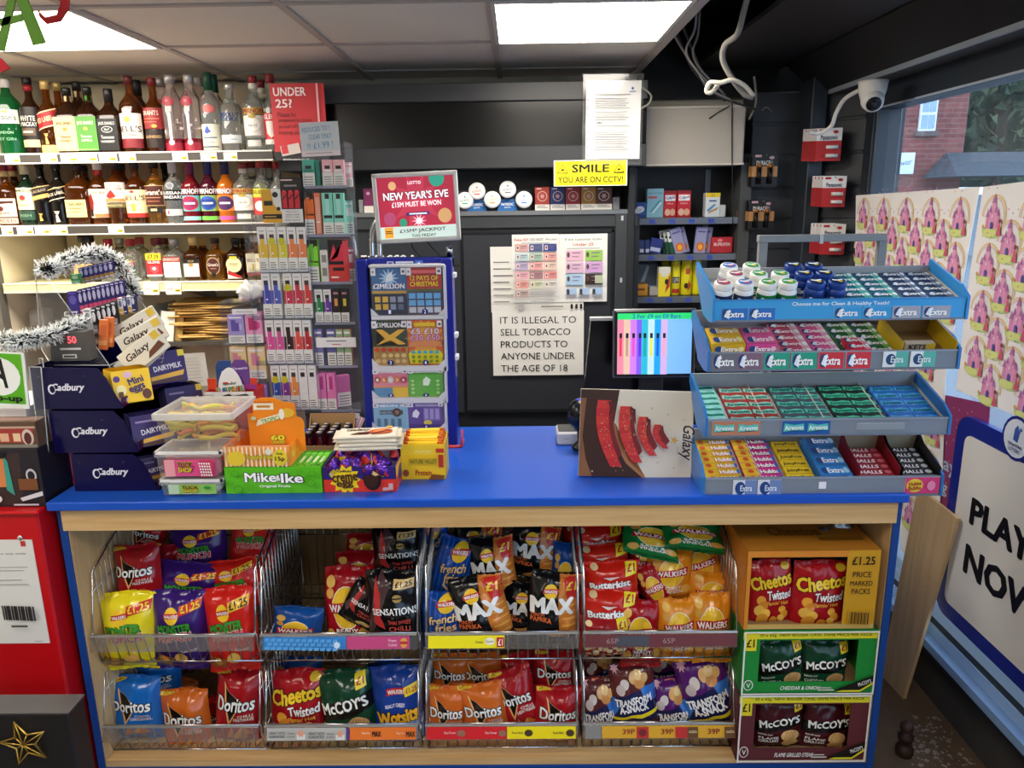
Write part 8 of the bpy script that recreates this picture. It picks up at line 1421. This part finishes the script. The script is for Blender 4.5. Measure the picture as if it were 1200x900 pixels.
# red cabinet, notice, sign and boxes at the far left
YR = 1.93; zr_ = zat(600, -1.3, YR); xr_ = -1.325
rc = thing('red_cabinet', 'tall red cabinet left of the counter carrying a white notice', 'cabinet', (xr_, YR, 0))
RED = mat('#c21018', .3); q = MB(); q.box(-.85, 0, 0, .5, 0, zr_, RED, .006); q.build('body', rc)
q = MB(); q.box(-.85, -.0, -.004, .0, zr_-.012, zr_-.004, mat('#8f0c12', .3)); q.lathe([(.008, 0), (.007, .003), (.0005, .004)], mat('#d8d4d0', .2, .8), 14, 0, True, Matrix.Translation((at(24, 630, YR).x-xr_, -.001, at(24, 630, YR).z)) @ Matrix.Rotation(PI/2, 4, 'X')); q.build('screw', rc)
nt_ = [('t', 'For post office use only', .55, .87, .7, .022, '#4a4644'), ('r', .86, .94, .92, .99, '#c23a3a')]+lines(.2, .9, (.74, .71, .62, .58), '#b4b0aa', .008)+[('r', .5+.03*i, .24, .516+.03*i+.006*(i % 3), .38, '#2a2826') for i in range(14)]+[('t', 'use only', .8, .43, .001, .001, '#e3e0da'), ('r', .6, .18, .8, .2, '#5a5654'), ('r', .85, .04, .95, .045, '#8a8680')]
board('notice', 'white post office notice with a barcode on the red cabinet', 'notice', (-48, 634, 48, 755), YR-.002, nt_, .0015, '#e3e0da', edge='#d9d6d0')
board('sign', 'green top-up sign with a white circle leaning above the boxes', 'sign', (-32, 412, 31, 478), 2.02, [R0('#e8ebe4'), ('r', .03, .08, .95, .97, '#5ab01e'), ('e', .5, .56, .4, .34, '#f0f2ec'), ('p', [(.5, .88), (.58, .88), (.66, .36), (.6, .36)], '#17171a'), ('p', [(.3, .78), (.56, .6), (.58, .5), (.3, .7)], '#17171a'), ('t', 'Top-up', .5, .17, .8, .14, '#17171a', 0, .05)], .004, '#e8ebe4', ry=.06)
carton('white_stand', 'plain white stand block under the green sign', 'stand', -60, 47, 478, 2.05, zr_+.0005, .2, '#dedad6')
def house(l): return [R0('#5a4232'), ('r', 0, .5, 1, 1, '#8a6a4a')]+l
carton('toy_box', 'box with a picture of a red lit village building', 'box', -40, 46, 495, 1.99, zat(527, -1.45, 1.99), .06, '#6a4a38', [R0('#5f4a38'), ('r', .44, .25, .96, .8, '#a83a34'), ('r', .5, .3, .62, .6, '#e0b08a'), ('r', .68, .3, .78, .6, '#e8c8a0'), ('e', .88, .45, .08, .3, '#d8c4b8'), ('e', .88, .42, .05, .22, '#5a2a24'), ('r', .4, .78, 1, .86, '#c8a08a'), ('e', .3, .6, .08, .3, '#c89a3a'), ('r', 0, 0, 1, .2, '#8a8478')]).name = 'toy_box'
carton('toy_box', 'dark box with a picture of a lit snowy village house on the red cabinet', 'box', -50, 54, 527, 1.97, zr_+.0005, .14, '#1f1b22', [R0('#241f26'), ('p', [(.2, .1), (.76, .0), (.8, .95), (.2, .8)], '#3a2a28'), ('r', .5, .35, .62, .85, '#d8824a'), ('r', .35, .3, .48, .7, '#e8b06a'), ('p', [(.6, .3), (.68, .2), (.66, .8), (.62, .9)], '#3a9a8a'), ('e', .9, .55, .06, .12, '#c8c4c8'), ('e', .9, .55, .04, .08, '#241f26'), ('e', .6, .9, .05, .05, '#17131a'), ('p', [(.76, .1), (1, .2), (1, .28), (.74, .16)], '#d9d6da'), ('r', .75, .3, .96, .5, '#7a4a2a'), ('e', .4, .15, .14, .1, '#e0d8d4'), ('r', .66, .03, .94, .06, '#c9c4c8')])
gsb = thing('ornament_box', 'black gift box with a gold wire star under the white notice', 'box', (at(30, 905, 1.6).x, 1.6, .0))
zz_ = zat(836, -1.0, 1.6); xR = at(82, 850, 1.6).x-gsb.location.x
q = MB(); q.box(-.5, xR, 0, .07, 0, zz_, mat('#1c1a1c', .35), .004); q.build('box_body', gsb)
q = MB(); q.box(-.5, xR+.002, -.001, .071, zz_, zz_+.003, clear('#9a9694', .3, .15, 'lid')); q.build('lid', gsb)
q = MB(); sx, sz = at(28, 872, 1.59).x-gsb.location.x, at(28, 872, 1.59).z; PT = []
for i in range(10): rr = .062 if i % 2 == 0 else .026; a = PI/2+PI*i/5+.25; PT.append(Vector((sx+rr*math.cos(a), -.008, sz+rr*math.sin(a))))
GOLD = mat('#c9a24a', .3, .8); q.tube(PT, .003, GOLD, 6, close=True)
for i in range(10):
    q.tube([PT[i], (sx, -.014, sz)], .0018, GOLD, 5)
q.build('gold_star', gsb)
# hanging foil letters, top left
def letter(name, label, polys, y, c):
    b = MB()
    for p in polys: b.prism([(at(u, v, y).x, at(u, v, y).z) for (u, v) in p], y, y+.004, mat(c, .3), 'y')
    return tag(b.build(name), label, 'decoration', 'hanging foil letters')
letter('foil_letter', 'green foil letter A hanging in front of the left ceiling panel', [[(12, -20), (24, -20), (53, 50), (38, 53)], [(-2, 22), (24, 16), (27, 24), (0, 31)], [(14, -20), (22, -20), (4, 60), (-6, 58)]], 1.25, '#5f8f2a')
letter('foil_letter', 'red curved foil letter hanging right of the green letter A', [[(44, 12), (52, 20), (66, 17), (70, 6), (72, -15), (82, -15), (80, 10), (70, 25), (54, 28), (46, 20)]], 1.28, '#a8141e')
letter('foil_letter', 'red foil piece hanging at the left edge below the green letter', [[(-12, 66), (0, 68), (11, 80), (2, 84), (-12, 86)]], 1.25, '#c41426')
cs_ = MB(); cs_.tube([at(-30, -22, 1.27), at(30, -24, 1.27), at(95, -20, 1.27)], .002, mat('#c9c4bc', .6)); tag(cs_.build('string'), 'thin string carrying the foil letters', 'string')
# kit on the far right of the counter top edge, window posters
# ================================================================= WINDOW: wrapping paper and posters
XW = 1.425
def wp(u, v, x=XW): p = atx(u, v, x); return (p.y, p.z)
def wallsheet(name, label, cat, pts, c, x=XW, t=.002, group=None, items=None):
    P = [wp(u, v, x) for (u, v) in pts]; b = MB(); b.prism(P, x, x+t, c, 'x')
    if items: items(b, P, x)
    return tag(b.build(name), label, cat, group)
def motif(b, cy, cz, x, s, rg):
    k = [0]
    def poly(pl, c): k[0] += 1; b.add([(x-.0006-.0003*k[0], cy-px*s, cz+pz*s) for (px, pz) in pl], [tuple(range(len(pl)))], c)
    def el(px, pz, rx, rz, c, n=12): poly([(px+rx*math.cos(2*PI*i/n), pz+rz*math.sin(2*PI*i/n)) for i in range(n)], c)
    for (r, c) in ((.56, '#e8c9a0'), (.52, '#eddca0'), (.48, '#d9c4e0'), (.44, '#efece8')): poly([(r*math.cos(PI*i/10-.3), .0+r*1.05*math.sin(PI*i/10-.3)) for i in range(12)], c)
    el(0, -.42, .46, .2, '#c4d88a'); el(-.1, -.46, .3, .12, '#dfe68f')
    poly([(-.2, -.35), (.2, -.35), (.17, .12), (-.17, .12)], '#eaa2c6'); poly([(-.32, -.35), (-.16, -.35), (-.18, -.02), (-.3, -.02)], '#de92ba'); poly([(.16, -.3), (.3, -.3), (.28, .02), (.18, .02)], '#de92ba'); poly([(-.08, .1), (.08, .1), (.07, .36), (-.07, .36)], '#eaa2c6')
    for (a, w_, z0, z1) in ((-.24, .09, -.03, .2), (.23, .08, .01, .22), (0, .1, .35, .62), (-.12, .07, .1, .3), (.13, .07, .1, .3)): poly([(a-w_, z0), (a+w_, z0), (a, z1)], '#bd74ac')
    poly([(-.06, -.35), (.06, -.35), (.06, -.2), (0, -.14), (-.06, -.2)], '#5a5a9c'); el(.0, .0, .04, .05, '#f2d9e6', 8)
    poly([(.26, -.52), (.48, -.52), (.4, -.2), (.34, -.2)], '#d8607e'); el(.37, -.13, .06, .07, '#8a4a34', 8); el(-.36, -.3, .05, .06, '#e0a84a', 8)
    for i in range(4): el(-.3+.2*i, .75+.1*(i % 2), .025, .025, ['#e8b24a', '#d86a9a', '#8a8ac8', '#c8a0d0'][i], 6)
def inpoly(y, z, P):
    c = False; j = len(P)-1
    for i in range(len(P)):
        if (P[i][1] > z) != (P[j][1] > z) and y < (P[j][0]-P[i][0])*(z-P[i][1])/(P[j][1]-P[i][1])+P[i][0]: c = not c
        j = i
    return c
def pattern(off):
    def f(b, P, x):
        ys = [p[0] for p in P]; zs = [p[1] for p in P]; rg = random.Random(3); i = 0; y = max(ys)
        while y > min(ys):
            z = min(zs)+off+(.071 if i % 2 else 0)
            while z < max(zs):
                if all(inpoly(y+a, z+c, P) for (a, c) in ((.04, 0), (-.04, 0), (0, .05), (0, -.05))): motif(b, y, z, x, .108, rg)
                z += .142
            y -= .088; i += 1
    return f
PAP = mat('#f4f2f0', .45)
wallsheet('wrapping_paper', 'pink castle wrapping paper sheet on the window behind the gum stand', 'wrapping paper', [(1003, 229), (1148, 219), (1128, 330), (1108, 440), (1104, 560), (1100, 600), (1083, 668), (1056, 645), (1052, 560), (1000, 480)], PAP, XW, .002, None, pattern(.02))
wallsheet('wrapping_paper', 'pink castle wrapping paper sheet nearest the viewer on the window', 'wrapping paper', [(1152, 219), (1260, 205), (1260, 510), (1200, 492), (1120, 456), (1135, 330)], PAP, XW-.004, .002, None, pattern(.06))
MAR = [(1100, 461), (1160, 474), (1150, 620), (1128, 640), (1096, 585)]
def mar(b, P, x):
    for (s, u, v, w_, h) in (('ay', 1113, 551, .075, .045), ('g', 1107, 575, .03, .04)):
        y, z = wp(u, v, x); b.dec(lambda a, c, k: (x-.0008-EPS*k, y-a, z+c), w_, h, [('t', s, .5, .5, 1, 1, '#b9c9dc', 0, .03)])
    rg = random.Random(2)
    for i in range(60):
        u, v = rg.uniform(1108, 1150), rg.uniform(475, 600); y, z = wp(u, v, x)
        if inpoly(y, z, P): b.dec(lambda a, c, k: (x-.0006, y-a, z+c), .006, .006, [('e', .5, .5, .4, .4, '#d9c4cc')])
wallsheet('poster', 'maroon speckled poster with pale letters behind the blue framed board', 'poster', MAR, mat('#8d3a68', .45), XW+.006, .002, None, mar)
# big blue framed board
bd = thing('lottery_board', 'large blue framed white play now board standing in the window', 'board', (0, 0, 0))
xB = 1.405; yl, zt0 = wp(1138, 512, xB); ytl = wp(1123, 490, xB); ybl = wp(1100, 704, xB)
y0 = max(ytl[0], ybl[0])+.0; zT = ytl[1]+.02; zBt = ybl[1]-.03; y1 = y0-1.0
def rrect(a0, a1, c0, c1, r):
    o = []
    for (cx, cz, s) in ((a1-r, c1-r, 0), (a0+r, c1-r, 1), (a0+r, c0+r, 2), (a1-r, c0+r, 3)):
        for i in range(6): t = PI/2*(s+i/5); o.append((cx+r*math.cos(t), cz+r*math.sin(t)))
    return o
q = MB(); q.prism(rrect(y1, y0, zBt, zT, .06), xB, xB+.02, mat('#1d2a86', .35), 'x'); q.build('frame', bd)
q = MB(); wy0 = y0-.055; wy1 = y1+.055; wz0 = zBt+.055; wz1 = zT-.055; q.prism(rrect(wy1, wy0, wz0, wz1, .03), xB-.004, xB-.001, mat('#dfdcd6', .4), 'x'); q.build('panel', bd)
ty, tz = wp(1141, 602, xB); hh = wp(1145, 585, xB)[1]-wp(1145, 619, xB)[1]
def line(txt, uL, vT, vB):
    yL, zt_ = wp(uL, vT, xB-.004); zb_ = wp(uL, vB, xB-.004)[1]; b0 = box_of(textmesh(txt, .02)[0]); h = zt_-zb_; w_ = h*(b0[1]-b0[0])/(b0[3]-b0[2])*1.12
    q = MB(); q.dec(lambda a, c, k: (xB-.0046-EPS*k, yL-w_/2-a, (zt_+zb_)/2+c), w_, h, [('t', txt, .5, .5, 1, 1, '#111113', 0, .06)]); q.build('lettering', bd)
line('PLAY', 1141, 584, 615); line('NOW', 1134, 638, 672)
cy_, cz_ = wp(1191, 514, xB-.006)
q = MB(); q.dec(lambda a, c, k: (xB-.005-EPS*k, cy_-a, cz_+c), .13, .13, [('e', .5, .5, .5, .5, '#1d2a86'), ('e', .5, .5, .43, .43, '#dfe6ee'), ('p', [(.4, .45), (.56, .42), (.6, .66), (.5, .8), (.42, .7)], '#3a5aa8'), ('s', .62, .72, .06, .5, 5, '#3a5aa8'), ('t', 'THE NATIONAL', .5, .34, .5, .07, '#2a3a8a', 0, .02), ('t', 'LOTTERY', .5, .24, .4, .08, '#2a3a8a', 0, .03)]); q.build('round_badge', bd)
# bare wooden sheet, peg, chips
def leaning(name, label, cat, pts, m, t=.012):
    V = [Vector(p) for p in pts]; n = (V[1]-V[0]).cross(V[3]-V[0]).normalized()*t
    b = MB(); b.add(V+[v+n for v in V], [(0, 1, 2, 3), (7, 6, 5, 4), (0, 4, 5, 1), (1, 5, 6, 2), (2, 6, 7, 3), (3, 7, 4, 0)], m); return tag(b.build(name), label, cat)
A_ = atz(1062, 819, .001); B_ = atz(1035, 790, .001); C_ = atx(1126, 608, 1.395); D_ = C_+(B_-A_)*1.15+Vector((0, .05, .02))
leaning('wooden_sheet', 'pale bare wooden sheet leaning between the counter and the window', 'board', [A_, C_, D_, B_], wood('#c9ad84', '#b89a70', 2, .6))
pg = thing('turned_wood_peg', 'small dark turned wooden peg standing on the dirty floor', 'peg', atz(1059, 884, .0))
k = (Vector(pg.location)-CAM).dot(FF)/FPX
q = MB(); q.lathe([(9*k, 0), (10*k, 3*k), (10*k, 10*k), (7*k, 13*k), (6*k, 18*k), (8*k, 20*k), (9*k, 26*k), (5*k, 29*k), (5*k, 31*k)], mat('#2c1a12', .5, noise=.2), 16); q.build('shaft', pg)
q = MB(); q.lathe([(5*k, 31*k), (7.5*k, 34*k), (7.5*k, 39*k), (5*k, 43*k), (.2*k, 44*k)], mat('#35211a', .5, noise=.2), 16); q.build('knob', pg)
DUST = mat('#8a8178', .9, noise=.25, scale=30); random.seed(8); ch = MB()
for i in range(260):
    u, v = random.uniform(1068, 1190), random.uniform(840, 899); p = atz(u, v, .0); s = random.uniform(.002, .009)
    if p.x < 1.43: ch.add([(p.x+s*math.cos(a)*random.uniform(.6, 1.3), p.y+s*math.sin(a), .001+s*.25*random.random()) for a in (0, 1.5, 3, 4.6)], [(0, 1, 2, 3)], DUST)
random.seed(4); PP_ = [(1.05, 1.5), (1.30, 1.35), (1.448, 1.3), (1.448, 3.0), (1.30, 3.0), (1.12, 2.6), (1.15, 2.2), (1.06, 1.9)]
ch.prism([(x+(random.uniform(-.03, .03) if x < 1.4 else 0), y) for x, y in PP_], .0002, .0012, mat('#5c4a3a', .9, noise=.45, scale=9), 'z')
o = ch.build('floor_debris'); o['kind'] = 'stuff'; tag(o, 'brown dirt with scattered pale chips on the floor by the window', 'debris')
